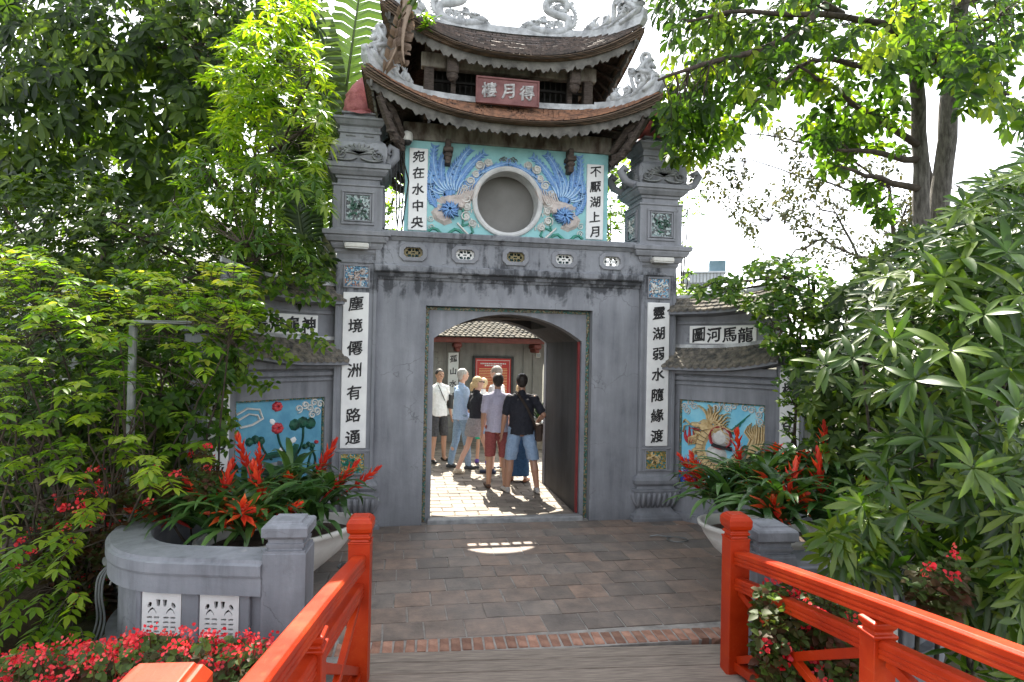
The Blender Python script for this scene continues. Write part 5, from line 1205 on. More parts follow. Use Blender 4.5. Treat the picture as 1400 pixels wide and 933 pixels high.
brom_at(1155, 690, 5.2, 'rightmost bromeliad partly covered by the glossy shrub', [(10, 55, .24, 'spike'), (-20, 60, .2, 'spike')], 16)
brom_at(1000, 700, 5.6, 'flowerless bromeliad with long leaves hanging over the rim of the right bowl', [], 20, 1.1)
brom_at(1100, 700, 5.4, 'flowerless bromeliad with leaves spilling over the planter wall', [], 20, 1.1)
for q_, (u, v, z, lab) in enumerate(((290, 735, 5.0, 'leafy bromeliad spilling forward over the front lip of the left bowl'), (335, 735, 4.95, 'leafy bromeliad hanging into the planter above the right lattice panel'), (370, 730, 5.2, 'leafy bromeliad close behind the low left stone pillar'), (262, 712, 5.25, 'broad leafy bromeliad filling the left bend of the planter without a bloom'), (425, 725, 5.5, 'leafy bromeliad hanging over the right rim of the left bowl'), (395, 675, 6.2, 'leafy bromeliad at the very back of the left bowl'),
        (985, 700, 5.9, 'leafy bromeliad at the left tip of the right bowl'), (1030, 690, 5.8, 'leafy bromeliad in the middle of the right bowl'), (1125, 720, 5.0, 'leafy bromeliad at the front right of the right bowl'), (1085, 680, 5.8, 'leafy bromeliad at the back of the right bowl'), (1065, 725, 4.9, 'leafy bromeliad drooping just behind the right stone pillar'))): brom_at(u, v, z, lab, [] if q_ in (3, 4, 5) else [(random.uniform(-130, -50), random.uniform(30, 50), .27, 'star')] if q_ % 2 else [(random.uniform(20, 160), random.uniform(15, 40), .30, 'spike')], 17, 1.15)
# drain covers and hose on the paving
def drain(x, y, label):
    t = thing('drain_cover', label, 'drain cover', (x, y, 0), 0, 'round drain covers in the paving')
    MB().lathe((x, y, .004), [(0, .11), (.006, .11), (.007, .10)], 24).build('cover_plate', M_['metal'], t)
    m = MB()
    for k in range(5): m.box(x - .08, x + .08, y - .06 + .03 * k - .004, y - .06 + .03 * k + .004, .0115, .0135)
    m.build('slot', M_['cable'], t)
p = at(478, 752, 6.6); drain(-.45, 6.35, 'round drain cover in the paving near the left flower bowl')
t = thing('cable_coil', 'thin coiled cable lying on the paving near the right flower bowl', 'cable', (2.95, 6.75, 0))
m = MB(); m.tube([(3.16 + .11 * cos(a) * (1 + .01 * a), 6.78 + .10 * sin(a), .010 + .001 * a) for a in [k * .35 for k in range(36)]], .004, 5); m.build('loop', M_['metal'], t)
m = MB(); m.tube([(2.90, 6.95, .01), (2.98, 6.92, .03), (3.06, 6.9, .02), (3.13, 6.88, .02)], .009, 6); m.build('plug', M_['metal'], t)
# cables and clamp lamp at the left planter
m = MB()
for k in range(3):
    K = [(156 - 2 * k, 770, 4.70), (143 - 4 * k, 788, 4.64), (139 - 4 * k, 815, 4.6), (143 - 5 * k, 845, 4.6), (138 - 6 * k, 870, 4.55), (128 - 8 * k, 895, 4.5)]; K = [at(*q) for q in K]; Q = []
    for i_ in range(len(K) - 1):
        a_, b_, c_, d_ = K[max(0, i_ - 1)], K[i_], K[i_ + 1], K[min(len(K) - 1, i_ + 2)]
        for f in (0, .25, .5, .75): Q.append(.5 * ((2 * b_) + (c_ - a_) * f + (2 * a_ - 5 * b_ + 4 * c_ - d_) * f * f + (3 * b_ - a_ - 3 * c_ + d_) * f ** 3))
    m.tube(Q + [K[-1]], .008, 6)
tag(m.build('garden_hose', pm('grey_hose', (.09, .1, .1), (.14, .15, .15), bump=0, rough=.5)), 'bundle of grey hoses hanging at the left end of the planter wall', 'hose')
m = MB(); m.tube([tuple(at(*q)) for q in ((245, 735, 5.6), (240, 705, 5.5), (222, 690, 5.5), (190, 700, 5.6), (165, 712, 5.9))], .008, 5)
tag(m.build('cable', M_['cable']), 'thin black cable arching over the planter wall to the lamp pole', 'cable')
t = thing('spot_light', 'small silver garden spot light clipped to the outside of the planter wall', 'lamp', tuple(at(143, 768, 4.65)))
p = at(143, 768, 4.65); q = at(158, 764, 4.72)
m = MB(); m.tube([p, p.lerp(q, .6), q], [.032, .034, .026], 10); m.build('housing', M_['metal'], t); m = MB(); m.tube([q, at(156, 785, 4.72), at(150, 800, 4.7)], .006, 5); m.build('cable', M_['lampwhite'], t)
# lamp pole
pb = Vector((at(178, 600, 5.5).x, at(178, 600, 5.5).y, 0)); t = thing('lamp_pole', 'grey metal lamp pole with short horizontal arm among the shrubs on the left', 'lamp post', tuple(pb))
m = MB(); m.lathe(tuple(pb), [(-.1, .036), (2.29, .033), (2.31, .025)], 14); m.lathe(tuple(pb), [(-.05, .09), (.03, .09), (.035, .05)], 14); m.build('pole', M_['metal'], t)
m = MB(); a = pb + Vector((.05, 0, 2.36)); b = at(264, 442, 5.45); a0 = at(188, 441, 5.48); m.tube([pb + Vector((0, 0, 2.28)), a0, b], .022, 8); m.box(a0.x, b.x, b.y - .03, b.y + .03, b.z - .012, b.z + .012, .004); m.build('lamp_arm', M_['metal'], t)

# ---------------------------------------------------------------- courtyard behind the gate
CY = 14.6
def X(u, v, y): 
    d = CAM_ROT.to_3x3() @ Vector(((u - 700) / FPX, -(v - 466.5) / FPX, -1)); k = (y - CAM_LOC.y) / d.y; return CAM_LOC + d * k
t = thing('courtyard_wall', 'grey courtyard wall behind the gate with red beam and tiled eave', 'wall', (2.2, CY, 0))
a0 = X(742, 500, CY).x; 
hole = [(a0 - .02, .55)] + [(a0 - .02 + .0, 1.9)] + [(a0 + .45 - .47 * cos(k * pi / 12), 1.75 + .5 * sin(k * pi / 12)) for k in range(13)] + [(a0 + .92, .55)]
plate([[(-3.0, -.1), (7.5, -.1), (7.5, 3.2), (-3.0, 3.2)], [(a0, .4), (a0 + .9, .4)] + [(a0 + .45 + .45 * cos(k * pi / 12), 1.65 + .55 * sin(k * pi / 12)) for k in range(13)]], CY, CY + .25).build('wall_body', M_['plaster_in'], t)
m = MB()
for u in (611, 629, 716, 729): x = X(u, 520, CY).x; m.box(x - .02, x + .02, CY - .03, CY + .002, .1, 2.3)
x = X(609, 520, CY).x; m.box(-3, x, CY - .012, CY + .001, .1, 2.3); m.box(-3, a0 - .1, CY - .10, CY + .001, -.05, .32, .02); m.build('pilaster', M_['plaster_in'], t)
EZ = 2.28; EY = CY - .75
m = MB(); m.box(-2.5, 7, EY - .05, EY + .05, EZ, EZ + .12, .01); m.build('eave_beam', M_['beamred'], t)
m = MB()
for u in (626, 735):
    x = X(u, 478, EY).x; m.box(x - .09, x + .09, EY - .04, EY + .6, EZ - .12, EZ, .03); m.box(x - .05, x + .05, EY + .0, EY + .6, EZ - .2, EZ - .11, .02)
m.build('beam_bracket', M_['beamred'], t)
tl = MB()
for j in range(34):
    y0 = EY - .14 + j * .065; z0 = EZ + .13 + j * .040
    for i in range(64):
        x0 = -1.6 + (i + (j * .37) % 1) * .12 + j * .0; u_ = random.uniform(.014, .026)
        tl.add([(x0, y0, z0), (x0 + .055, y0 - .035, z0), (x0 + .11, y0, z0), (x0 + .11, y0 + .1, z0 + .045), (x0, y0 + .1, z0 + .045), (x0, y0, z0 + u_), (x0 + .055, y0 - .035, z0 + u_), (x0 + .11, y0, z0 + u_), (x0 + .11, y0 + .1, z0 + .06), (x0, y0 + .1, z0 + .06)], [(5, 6, 7, 8, 9), (0, 1, 6, 5), (1, 2, 7, 6)])
tag(tl.build('roof_tiles', M_['tile_moss'], t), kind='stuff')
MB().add([(-2, EY - .1, EZ + .12), (6.5, EY - .1, EZ + .12), (6.5, EY + 2.2, EZ + 1.5), (-2, EY + 2.2, EZ + 1.5)], [(0, 1, 2, 3)]).build('roof_deck', M_['woodold'], t)
# couplet on the courtyard wall
p0, p1 = X(613, 482, CY), X(627, 482, CY)
tt = thing('couplet_board', 'tall white couplet board with black characters hung on the courtyard wall', 'sign', (p0.x, CY, 1)); couplet(tt, '孤山水繪一', p0.x, p1.x, .62, p0.z, CY - .02, .17)
p0, p1 = X(648, 487, CY), X(700, 487, CY)
tt = thing('notice_board', 'red notice board with white lettering in a black frame on the courtyard wall', 'notice board', (p0.x, CY, 1))
z1, z0 = p0.z, p0.z - 1.35
m = MB()
for (a, b, c, d) in ((p0.x - .03, p1.x + .03, z1 - .05, z1), (p0.x - .03, p1.x + .03, z0, z0 + .05), (p0.x - .03, p0.x + .03, z0 + .05, z1 - .05), (p1.x - .03, p1.x + .03, z0 + .05, z1 - .05)): m.box(a, b, CY - .09, CY - .01, c, d, .004)
m.build('frame', M_['cable'], tt)
bd = MB().box(p0.x + .03, p1.x - .03, CY - .06, CY - .01, z0 + .05, z1 - .05).build('board', M_['boardred'], tt)
m = MB(); cxx = (p0.x + p1.x) / 2; hw_ = (p1.x - p0.x) / 2
for (a, b, c, d) in ((-1, 1, z1 - .10, z1 - .09), (-1, 1, z0 + .09, z0 + .10), (-1, -.985, z0 + .10, z1 - .10), (.985, 1, z0 + .10, z1 - .10)): m.box(cxx + a * (hw_ - .06), cxx + b * (hw_ - .06), CY - .064, CY - .06, c, d)
m.build('border_line', M_['white'], bd)
m = MB()
def line(mm, z, half, h, rr):
    x = -half
    while x < half:
        w_ = rr.uniform(.02, .06) * (h / .03) ** .5; mm.box(cxx + x, cxx + min(half, x + w_), CY - .064, CY - .0601, z - h / 2, z + h / 2); x += w_ + h * .4
rr = random.Random(3); line(m, z1 - .17, .30, .028, rr); line(m, z1 - .215, .20, .028, rr); tag(m.build('title_lines', M_['white'], bd), kind='stuff')
m = MB()
for k in range(24): line(m, z1 - .29 - k * .037, hw_ - .12, .012, rr)
tag(m.build('text_lines', M_['yellow'], bd), kind='stuff')
# stone ledge, flower pot and lamp at the right of the yard
t = thing('stone_plinth', 'low stone plinth at the right side of the courtyard', 'plinth', tuple(X(740, 600, 13.4)))
x = X(728, 600, 13.3).x; m = MB(); m.box(x, x + 1.6, 13.2, 13.9, 0, .30, .02); m.box(x - .04, x + 1.6, 13.16, 13.9, .30, .36, .015); m.build('plinth_body', pm('ochre_stone', (.16, .13, .09), (.27, .24, .2), bump=.4), t)
tp = thing('potted_plant', 'spiky green plant with a red flower on the courtyard plinth', 'potted plant', (x + .2, 13.5, .36)); m = MB(); m.lathe((x + .2, 13.5, .36), [(0, .12), (.2, .16), (.22, .17)], 14); m.build('pot', M_['bowl'], tp)
for k in range(26):
    o = bpy.data.objects.new('leaf', random.choice(BL)); o.location = (0, 0, .2); o.rotation_euler = (0, random.uniform(-.5, .3), k * 2.4); s = random.uniform(.9, 1.5); o.scale = (s, s, s); put(o, tp)
p = X(735, 486, CY - .3); t = thing('wall_lamp', 'small white flood lamp below the right beam bracket of the courtyard', 'lamp', tuple(p)); m = MB(); m.box(p.x - .05, p.x + .05, p.y - .08, p.y + .05, p.z - .05, p.z + .06, .012); m.build('housing', M_['lampwhite'], t)
m = MB(); m.box(p.x - .04, p.x + .04, p.y - .085, p.y - .08, p.z - .04, p.z + .04); m.build('glass', M_['metal'], t)
# far buildings beyond the trees
t = thing('apartment_building', 'distant white apartment building with slatted upper storeys and dark roof box', 'building', tuple(Vector((at(965, 380, 120).x, at(965, 380, 120).y, 0))))
M = Matrix.Translation(Vector((at(962, 380, 120).x, at(962, 380, 120).y, 0))) @ Matrix.Rotation(radians(-25), 4, 'Z')
bw = MB().box(-3.2, 3.6, 0, 10, -2, 14.2, M=M).build('wall', pm('bleached_white_wall', (.55, .57, .6), (.7, .71, .73), scale=1, bump=0), t)
m = MB(); m.box(-4.0, 3.7, -.6, 10, 15.6, 17.4, M=M); m.box(-4.3, 4.0, -1, 10.4, 17.4, 17.7, M=M); m.build('roof_terrace', pm('pale_terrace', (.4, .43, .47), (.5, .53, .56), scale=1, bump=0), t)
m = MB()
for k in range(12): m.box(-3.9 + .62 * k, -3.75 + .62 * k, -.75, -.6, 14.2, 17.4, M=M)
m.box(-4, 3.7, -.75, -.6, 14.2, 14.5, M=M); m.build('railing', M_['metal'], t)
MB().box(1.0, 4.0, 0, 6, 17.7, 19.8, M=M).build('roof_box', pm('slate_blue_box', (.10, .17, .2), (.13, .2, .24), scale=1, bump=0), t)
wn = MB()
for k in range(5):
    for j in range(5): MB().box(-2.8 + 1.3 * k, -2.1 + 1.3 * k, -.05, .02, 2 + 2.4 * j, 3.4 + 2.4 * j, M=M).build('window', M_['metal'], t)
q = at(999, 395, 150); t = thing('telecom_mast', 'distant telecom mast on a pale roof beyond the hedge', 'mast', (q.x, q.y, 0)); m = MB()
for (dx, dy) in ((-.6, 0), (.6, 0), (0, .8)): m.tube([(q.x + dx, q.y + dy, -2), (q.x + dx * .6, q.y + dy * .6, 20)], .12, 5)
for k in range(12): m.tube([(q.x - .55, q.y, 1 + 1.5 * k), (q.x + .55, q.y, 2.4 + 1.5 * k)], .07, 4)
m.build('lattice_frame', M_['metal'], t); m = MB()
for k in range(4): m.box(q.x - 1.2 + .7 * k, q.x - .8 + .7 * k, q.y - .5, q.y - .3, 16, 19)
m.build('antenna_panel', M_['white'], t)
q = at(1022, 388, 130); t = thing('far_building', 'distant low building with blue grey roof just right of the mast', 'building', (q.x, q.y, 0)); m = MB(); m.box(q.x - 5, q.x + 9, q.y, q.y + 10, -2, 12); m.build('wall', M_['white'], t); m = MB(); m.box(q.x - 5.4, q.x + 9.4, q.y - .4, q.y + 10, 12, 13.6); m.build('roof', pm('blue_grey_roof', (.2, .24, .27), None, bump=0), t)
# pale pavilion glimpsed through the leaves on the left
q = at(215, 300, 17); t = thing('white_pavilion', 'pale pavilion glimpsed behind the foliage on the left', 'building', (q.x, q.y, 0))
M = Matrix.Translation((q.x, q.y, 0)) @ Matrix.Rotation(radians(20), 4, 'Z'); m = MB(); m.box(-3.4, 3.4, 0, 4, -.1, 4.4, M=M); m.build('wall', M_['white'], t)
m = MB(); m.add([(-3.9, -.8, 4.3), (3.9, -.8, 4.3), (3.9, 4.8, 4.3), (-3.9, 4.8, 4.3), (-2.2, 2, 6.4), (2.2, 2, 6.4)], [(0, 1, 5, 4), (1, 2, 5), (2, 3, 4, 5), (3, 0, 4), (0, 3, 2, 1)], M); m.build('roof', pm('pale_sheet_roof', (.5, .5, .5), (.65, .65, .66), bump=.1), t)
for k in range(3): MB().box(-2.6 + 2 * k, -1.4 + 2 * k, -.04, .02, 1.2, 3.2, M=M).build('window', M_['metal'], t)
# ================================================================ PEOPLE
TEX = bpy.data.textures.new('cloth_fold', 'CLOUDS'); TEX.noise_scale = .09
def fuse(name, m, mat, parent, voxel=.008, dec=.4, fold=0, smooth=4):
    me = bpy.data.meshes.new('tmp'); me.from_pydata(m.v, [], m.f)
    o = bpy.data.objects.new('tmp', me); COL.objects.link(o)
    r = o.modifiers.new('r', 'REMESH'); r.mode = 'VOXEL'; r.voxel_size = voxel; r.use_smooth_shade = True
    if smooth: s = o.modifiers.new('s', 'SMOOTH'); s.iterations = smooth; s.factor = .5
    if fold: d = o.modifiers.new('d', 'DISPLACE'); d.texture = TEX; d.strength = fold; d.mid_level = .5
    if dec < 1: c = o.modifiers.new('c', 'DECIMATE'); c.ratio = dec
    dg = bpy.context.evaluated_depsgraph_get(); out = bpy.data.meshes.new_from_object(o.evaluated_get(dg)); out.name = name
    bpy.data.objects.remove(o); bpy.data.meshes.remove(me)
    out.materials.clear(); out.materials.append(mat); out.polygons.foreach_set('use_smooth', [True] * len(out.polygons))
    ob = bpy.data.objects.new(name, out); put(ob, parent); return ob
def cap(m, p0, r0, p1, r1, n=12, flat=1.0, up=None):
    p0, p1 = Vector(p0), Vector(p1); d = (p1 - p0); 
    if d.length < 1e-5: d = Vector((0, 0, 1e-4))
    u = d.normalized(); K = []
    for a in (-80, -50, -20): K.append((p0 + u * r0 * sin(radians(a)), r0 * cos(radians(a))))
    for a in (20, 50, 80): K.append((p1 + u * r1 * sin(radians(a)), r1 * cos(radians(a))))
    m.tube([k[0] for k in K], [k[1] for k in K], n, flat=flat, up=up)
def frus(m, p0, a0, p1, a1, n=16):
    """elliptical frustum between p0 and p1, a = (rx, ry)"""
    p0, p1 = Vector(p0), Vector(p1); vs = []
    for p, a in ((p0, a0), (p1, a1)):
        for i in range(n): t = 2 * pi * i / n; vs.append((p.x + a[0] * cos(t), p.y + a[1] * sin(t), p.z))
    m.add(vs, [(i, (i + 1) % n, n + (i + 1) % n, n + i) for i in range(n)] + [tuple(range(n - 1, -1, -1)), tuple(range(n, 2 * n))])
def cloth(name, c1, c2=None, sc_=40, rough=.85): return pm(name, c1, c2 or tuple(c * 1.25 for c in c1), scale=sc_, bump=.25, bscale=120, rough=rough)
def skinm(name, c):
    m, t, b, o = nodes(name); b.inputs['Base Color'].default_value = (*c, 1); b.inputs['Roughness'].default_value = .5; b.inputs['Subsurface Weight'].default_value = .1; b.inputs['Subsurface Radius'].default_value = (.02, .008, .004); return m
SK = [skinm('pale_skin', (.55, .34, .26)), skinm('tanned_skin', (.42, .24, .16)), skinm('warm_skin', (.36, .20, .135))]
def person(pos, H, rz, label, skin, legs, arms, hair, top, bottom, shoes, female=False, head_yaw=0, lean=0, build=1.0, sleeve=.55, bottom_kind='shorts', hairkind='short'):
    t = thing('person', label, 'person', pos, rz)
    s = H / 1.75; b = build * (.9 if female else 1)
    J = {}
    for k, (sw, out, kn) in zip((-1, 1), legs):
        sw, out, kn = radians(sw), radians(out), radians(kn); hip = Vector((k * .09 * b, 0, .90))
        knee = hip + Vector((k * sin(out), sin(sw), -cos(sw))).normalized() * .43
        ank = knee + Vector((k * sin(out) * .6, sin(sw - kn), -cos(sw - kn))).normalized() * .41
        J[k] = [hip, knee, ank, sw - kn]
    low = min(J[-1][2].z, J[1][2].z) - .075; dz = -low
    lift = Vector((0, 0, dz))
    for k in J: J[k][:3] = [p + lift for p in J[k][:3]]
    Z = dz; tl = lambda x, y, z: Vector((x, y + (z - .95) * sin(radians(lean)), z + Z))
    S = lambda m: [setattr(m, 'v', [(x * s, y * s, z * s) for x, y, z in m.v]), m][1]
    A = {}
    for k, (sw, out, el, inn) in zip((-1, 1), arms):
        sw, out, el, inn = map(radians, (sw, out, el, inn)); sh = tl(k * .178 * b, -.005, 1.385)
        up = Vector((k * sin(out), sin(sw) * cos(out), -cos(sw) * cos(out))).normalized(); elb = sh + up * .275
        fd = Vector((k * sin(out) * .4 - k * sin(inn), sin(sw + el), -cos(sw + el))).normalized(); wr = elb + fd * .25
        A[k] = (sh, elb, wr, fd)
    m = MB()
    m.sphere(tl(0, 0, .95), (.155 * b, .115 * b, .13), 16); m.sphere(tl(0, .0, 1.10), ((.135 if female else .145) * b, .105 * b, .16), 16); m.sphere(tl(0, 0, 1.27), (.155 * b, .11 * b, .17), 16)
    cap(m, tl(-.14 * b, 0, 1.375), .056, tl(0, 0, 1.42), .062); cap(m, tl(.14 * b, 0, 1.375), .056, tl(0, 0, 1.42), .062); cap(m, tl(0, -.005, 1.42), .058 * b, tl(0, .012, 1.55), .052)
    Hd = tl(0, .02, 1.635); HM = Matrix.Translation(Hd) @ Matrix.Rotation(radians(head_yaw), 4, 'Z')
    h = MB(); h.sphere((0, 0, .005), (.078, .096, .108), 18); h.sphere((0, .03, -.05), (.052, .058, .058), 14); h.sphere((0, .095, -.012), (.014, .02, .022), 8); cap(h, (0, .078, .03), .012, (0, .1, -.015), .013, 8)
    h.sphere((0, .088, -.052), (.024, .012, .009), 8)
    for k in (-1, 1): h.sphere((k * .077, -.005, -.002), (.012, .022, .032), 8); h.sphere((k * .03, .082, .032), (.022, .014, .008), 8); h.sphere((k * .04, .055, -.02), (.025, .03, .025), 8)
    m.add(h.v, h.f, HM)
    for k in (-1, 1):
        hip, knee, ank, fa = J[k]
        cap(m, hip, .085 * b, hip.lerp(knee, .95), .055 * b); cap(m, knee, .055 * b, knee.lerp(ank, .35) + Vector((0, -.012, 0)), .056 * b); cap(m, knee.lerp(ank, .35) + Vector((0, -.01, 0)), .055 * b, ank, .037)
        ty = cos(fa); toe = ank + Vector((k * .03, .16 * ty, -.045 + .16 * sin(fa) * .5)); heel = ank + Vector((0, -.045, -.045))
        cap(m, heel, .03, toe, .028, flat=.8); cap(m, ank, .036, ank + Vector((0, .06, -.035)), .034)
        sh, elb, wr, fd = A[k]
        cap(m, sh, .052 * b, elb, .038 * b); cap(m, elb, .038 * b, elb.lerp(wr, .3), .038 * b); cap(m, elb.lerp(wr, .3), .038 * b, wr, .024)
        pc = wr + fd * .05; sd_ = fd.cross(Vector((k, 0, 0))); sd_ = sd_.normalized() if sd_.length > .1 else Vector((0, 1, 0)); inn_ = sd_.cross(fd).normalized() * (-k)
        cap(m, wr + fd * .01, .024, pc + fd * .03, .030, flat=.62, up=inn_)
        for q in range(4):
            r = pc + fd * .035 + sd_ * (.024 - .016 * q); Lf = (.058, .068, .064, .048)[q]
            k1 = r + fd * Lf * .5 + inn_ * .004; cap(m, r, .0092, k1, .0085, 8); cap(m, k1, .0085, k1 + (fd + inn_ * .45).normalized() * Lf * .55, .0075, 8)
        th = wr + fd * .03 + sd_ * .02; cap(m, th, .012, th + (fd * .7 + sd_ * .7 + inn_ * .3).normalized() * .038, .0105, 8); cap(m, th + (fd * .7 + sd_ * .7 + inn_ * .3).normalized() * .038, .0105, th + (fd * .9 + sd_ * .55 + inn_ * .3).normalized() * .066, .0085, 8)
    body = fuse('body', S(m), SK[skin], t, .0068, .45)
    # eyes
    e = MB()
    for k in (-1, 1): e.sphere((k * .03, .088, .018), (.011, .008, .007), 8)
    e2 = MB(); e2.add(e.v, e.f, HM); S(e2).build('eye', M_['ink'], t, world=False)
    # hair
    h = MB()
    if hairkind == 'short': h.sphere((0, -.014, .026), (.086, .1, .098), 18); h.sphere((0, -.035, -.01), (.074, .07, .085), 14)
    elif hairkind == 'pony': h.sphere((0, -.014, .025), (.083, .1, .1), 18); h.sphere((0, -.10, -.045), (.05, .055, .06), 12); h.sphere((.0, -.12, -.10), (.035, .035, .05), 10); h.sphere((0, -.03, -.02), (.08, .07, .08), 12)
    else: h.sphere((0, -.014, .025), (.084, .1, .1), 18); h.sphere((0, -.03, -.05), (.085, .075, .10), 14); h.sphere((0, -.03, -.12), (.07, .055, .06), 12)
    h2 = MB(); h2.add(h.v, h.f, HM); fuse('hair', S(h2), hair, t, .008, .5, fold=.012)
    # top
    c = MB(); g = .013
    c.sphere(tl(0, 0, 1.27), (.158 * b + g, .115 * b + g, .17), 18); frus(c, tl(0, 0, .86 if not female else .93), (.165 * b + g * 1.5, .125 * b + g * 1.5), tl(0, 0, 1.10), (.15 * b + g * 1.3, .112 * b + g * 1.3)); frus(c, tl(0, 0, 1.10), (.15 * b + g * 1.3, .112 * b + g * 1.3), tl(0, 0, 1.32), (.162 * b + g, .11 * b + g))
    cap(c, tl(-.145 * b, 0, 1.378), .060 + g * .5, tl(0, 0, 1.42), .068); cap(c, tl(.145 * b, 0, 1.378), .060 + g * .5, tl(0, 0, 1.42), .068); cap(c, tl(0, -.01, 1.44), .06, tl(0, -.002, 1.475), .06)
    for k in (-1, 1):
        sh, elb, wr, fd = A[k]
        if sleeve <= 1: cap(c, sh, .062 * b, sh.lerp(elb, sleeve * 1.3), .060 * b)
        else: cap(c, sh, .062 * b, elb, .054 * b); cap(c, elb, .054 * b, elb.lerp(wr, sleeve - 1), .044 * b)
    fuse('shirt', S(c), top, t, .010, .5, fold=.032, smooth=3)
    # bottom
    c = MB()
    if bottom_kind == 'skirt':
        frus(c, tl(0, 0, 1.0), (.15 * b, .12 * b), tl(0, 0, .10), (.20, .17)); fuse('skirt', S(c), bottom, t, .012, .5, fold=.03)
    else:
        frus(c, tl(0, 0, .99), (.15 * b + g, .115 * b + g), tl(0, 0, .86), (.168 * b + g, .128 * b + g)); 
        for k in (-1, 1):
            hip, knee, ank, fa = J[k]
            if bottom_kind == 'shorts': e_ = hip.lerp(knee, .98); cap(c, hip + Vector((0, 0, .02)), .095 * b + .004, hip.lerp(knee, .35), .090 * b); frus(c, hip.lerp(knee, .2), (.094 * b, .098 * b), e_, (.084 * b, .086 * b))
            elif bottom_kind == 'shortshorts': cap(c, hip + Vector((0, 0, .02)), .095 * b + .004, hip.lerp(knee, .12), .092 * b); frus(c, hip, (.096 * b, .10 * b), hip.lerp(knee, .38), (.092 * b, .098 * b))
            else: cap(c, hip + Vector((0, 0, .02)), .092 * b + .006, knee, .068 * b); cap(c, knee, .068 * b, ank + Vector((0, 0, .03)), .058)
        fuse({'shorts': 'shorts', 'shortshorts': 'shorts', 'jeans': 'jeans'}[bottom_kind], S(c), bottom, t, .010, .5, fold=.028, smooth=3)
    for k in (-1, 1):
        hip, knee, ank, fa = J[k]; c = MB(); ty = cos(fa); dzt = .16 * sin(fa) * .5
        cap(c, ank + Vector((0, -.045, -.04)), .040, ank + Vector((k * .03, .17 * ty, -.045 + dzt)), .036, flat=.85)
        if shoes[1] != 'sandal': cap(c, ank + Vector((0, -.01, -.02)), .044, ank + Vector((0, .05, -.03)), .042)
        c.v = [(x, y, max(z, .004) if abs(dzt) < .02 else z) for x, y, z in c.v]
        fuse('shoe', S(c), shoes[0], t, .007, .5, smooth=2)
    return t, s, J, A, tl
hb = pm('dark_hair', (.012, .009, .008), (.04, .03, .025), scale=60, bump=.5, rough=.5); hg = pm('grey_hair', (.30, .29, .28), (.50, .49, .47), scale=60, bump=.5, rough=.6); hl = pm('blonde_hair', (.42, .30, .15), (.65, .50, .28), scale=60, bump=.5, rough=.5)
hs = pm('cropped_grey_hair', (.20, .17, .15), (.34, .29, .25), scale=60, bump=.4, rough=.6)
denim = cloth('light_denim', (.17, .26, .38), (.27, .37, .50)); denim2 = cloth('mid_denim', (.10, .17, .27), (.16, .25, .37)); blk = cloth('black_jersey', (.014, .015, .022), (.022, .024, .034))
def shoe(n, c): return pm(n, c, tuple(x * 1.2 for x in c), scale=30, bump=.1, rough=.6)
def gp(u, v): p = X(u, v, 10); d = (at(u, v, 1) - CAM_LOC); k = -CAM_LOC.z / d.z; q = CAM_LOC + d * k; return (q.x, q.y, 0)
STAND = ((2, 4, 4), (-3, 4, 2))
R = radians
# man in white tee, left, half hidden by the jamb
t, s, J, A, tl = person(gp(598, 631), 1.74, R(-150), 'man in white t-shirt and dark shorts standing at the left edge of the arch', 1, ((2, 5, 5), (10, 6, 12)), ((4, 10, 8, 0), (-4, 14, 10, 0)), hb, cloth('white_tee', (.70, .70, .68), (.78, .78, .76)), cloth('charcoal_denim', (.035, .035, .038), (.08, .08, .085)), (shoe('black_sandal', (.02, .02, .02)), 'sandal'), head_yaw=-10)
m = MB(); m.tube([tuple(tl(.10, .13, 1.45) * s), tuple(tl(-.02, .15, 1.2) * s), tuple(tl(-.16, .05, 1.02) * s)], .014, 5, flat=.5); m.box(-.28 * s, -.19 * s, -.10, .10, 1.0 * s, 1.28 * s, .02); m.build('shoulder_bag', M_['cable'], t, world=False)
# older man in pale blue shirt and jeans, facing right
person(gp(629, 641), 1.78, R(-70), 'grey haired man in light blue shirt and jeans facing the group', 0, ((-6, 3, 6), (8, 4, 4)), ((6, 8, 12, 0), (8, 10, 25, 5)), hg, cloth('pale_blue_shirt', (.33, .45, .66), (.42, .54, .74)), denim, (shoe('charcoal_shoe', (.03, .035, .04)), 'shoe'), sleeve=1.7, bottom_kind='jeans', head_yaw=-8)
# blonde woman, black tee, jacket round the waist, striding
t, s, J, A, tl = person(gp(650, 648), 1.70, R(-62), 'blonde woman in black t-shirt with a grey jacket tied round her waist, striding', 0, ((-16, 3, 12), (20, 3, 3)), ((-2, 12, 70, 40), (5, 12, 75, 40)), hl, blk, cloth('blue_denim_shorts', (.16, .24, .36), (.26, .35, .47)), (shoe('beige_trainer', (.42, .36, .27)), 'shoe'), female=True, bottom_kind='shortshorts', hairkind='pony', head_yaw=-25)
c = MB(); frus(c, tl(0, 0, 1.02), (.165, .135), tl(0, -.02, .90), (.19, .16)); frus(c, tl(0, -.02, .92), (.18, .16), tl(0, -.09, .70), (.17, .12)); cap(c, tl(.05, .13, .98), .03, tl(.03, .15, .80), .022)
c.v = [(x * s, y * s, z * s) for x, y, z in c.v]; fuse('tied_jacket', c, cloth('grey_jacket', (.20, .19, .20), (.30, .28, .29)), t, .010, .5, fold=.03)
e = MB(); HMx = Matrix.Translation(tl(0, .02, 1.635)) @ Matrix.Rotation(radians(-25), 4, 'Z'); e.box(-.07, .07, .085, .105, .005, .038, .006, M=HMx); e.box(-.08, -.07, -.01, .1, .02, .032, 0, M=HMx); e.box(.07, .08, -.01, .1, .02, .032, 0, M=HMx); e.v = [(x * s, y * s, z * s) for x, y, z in e.v]; e.build('sunglasses', M_['cable'], t, world=False)
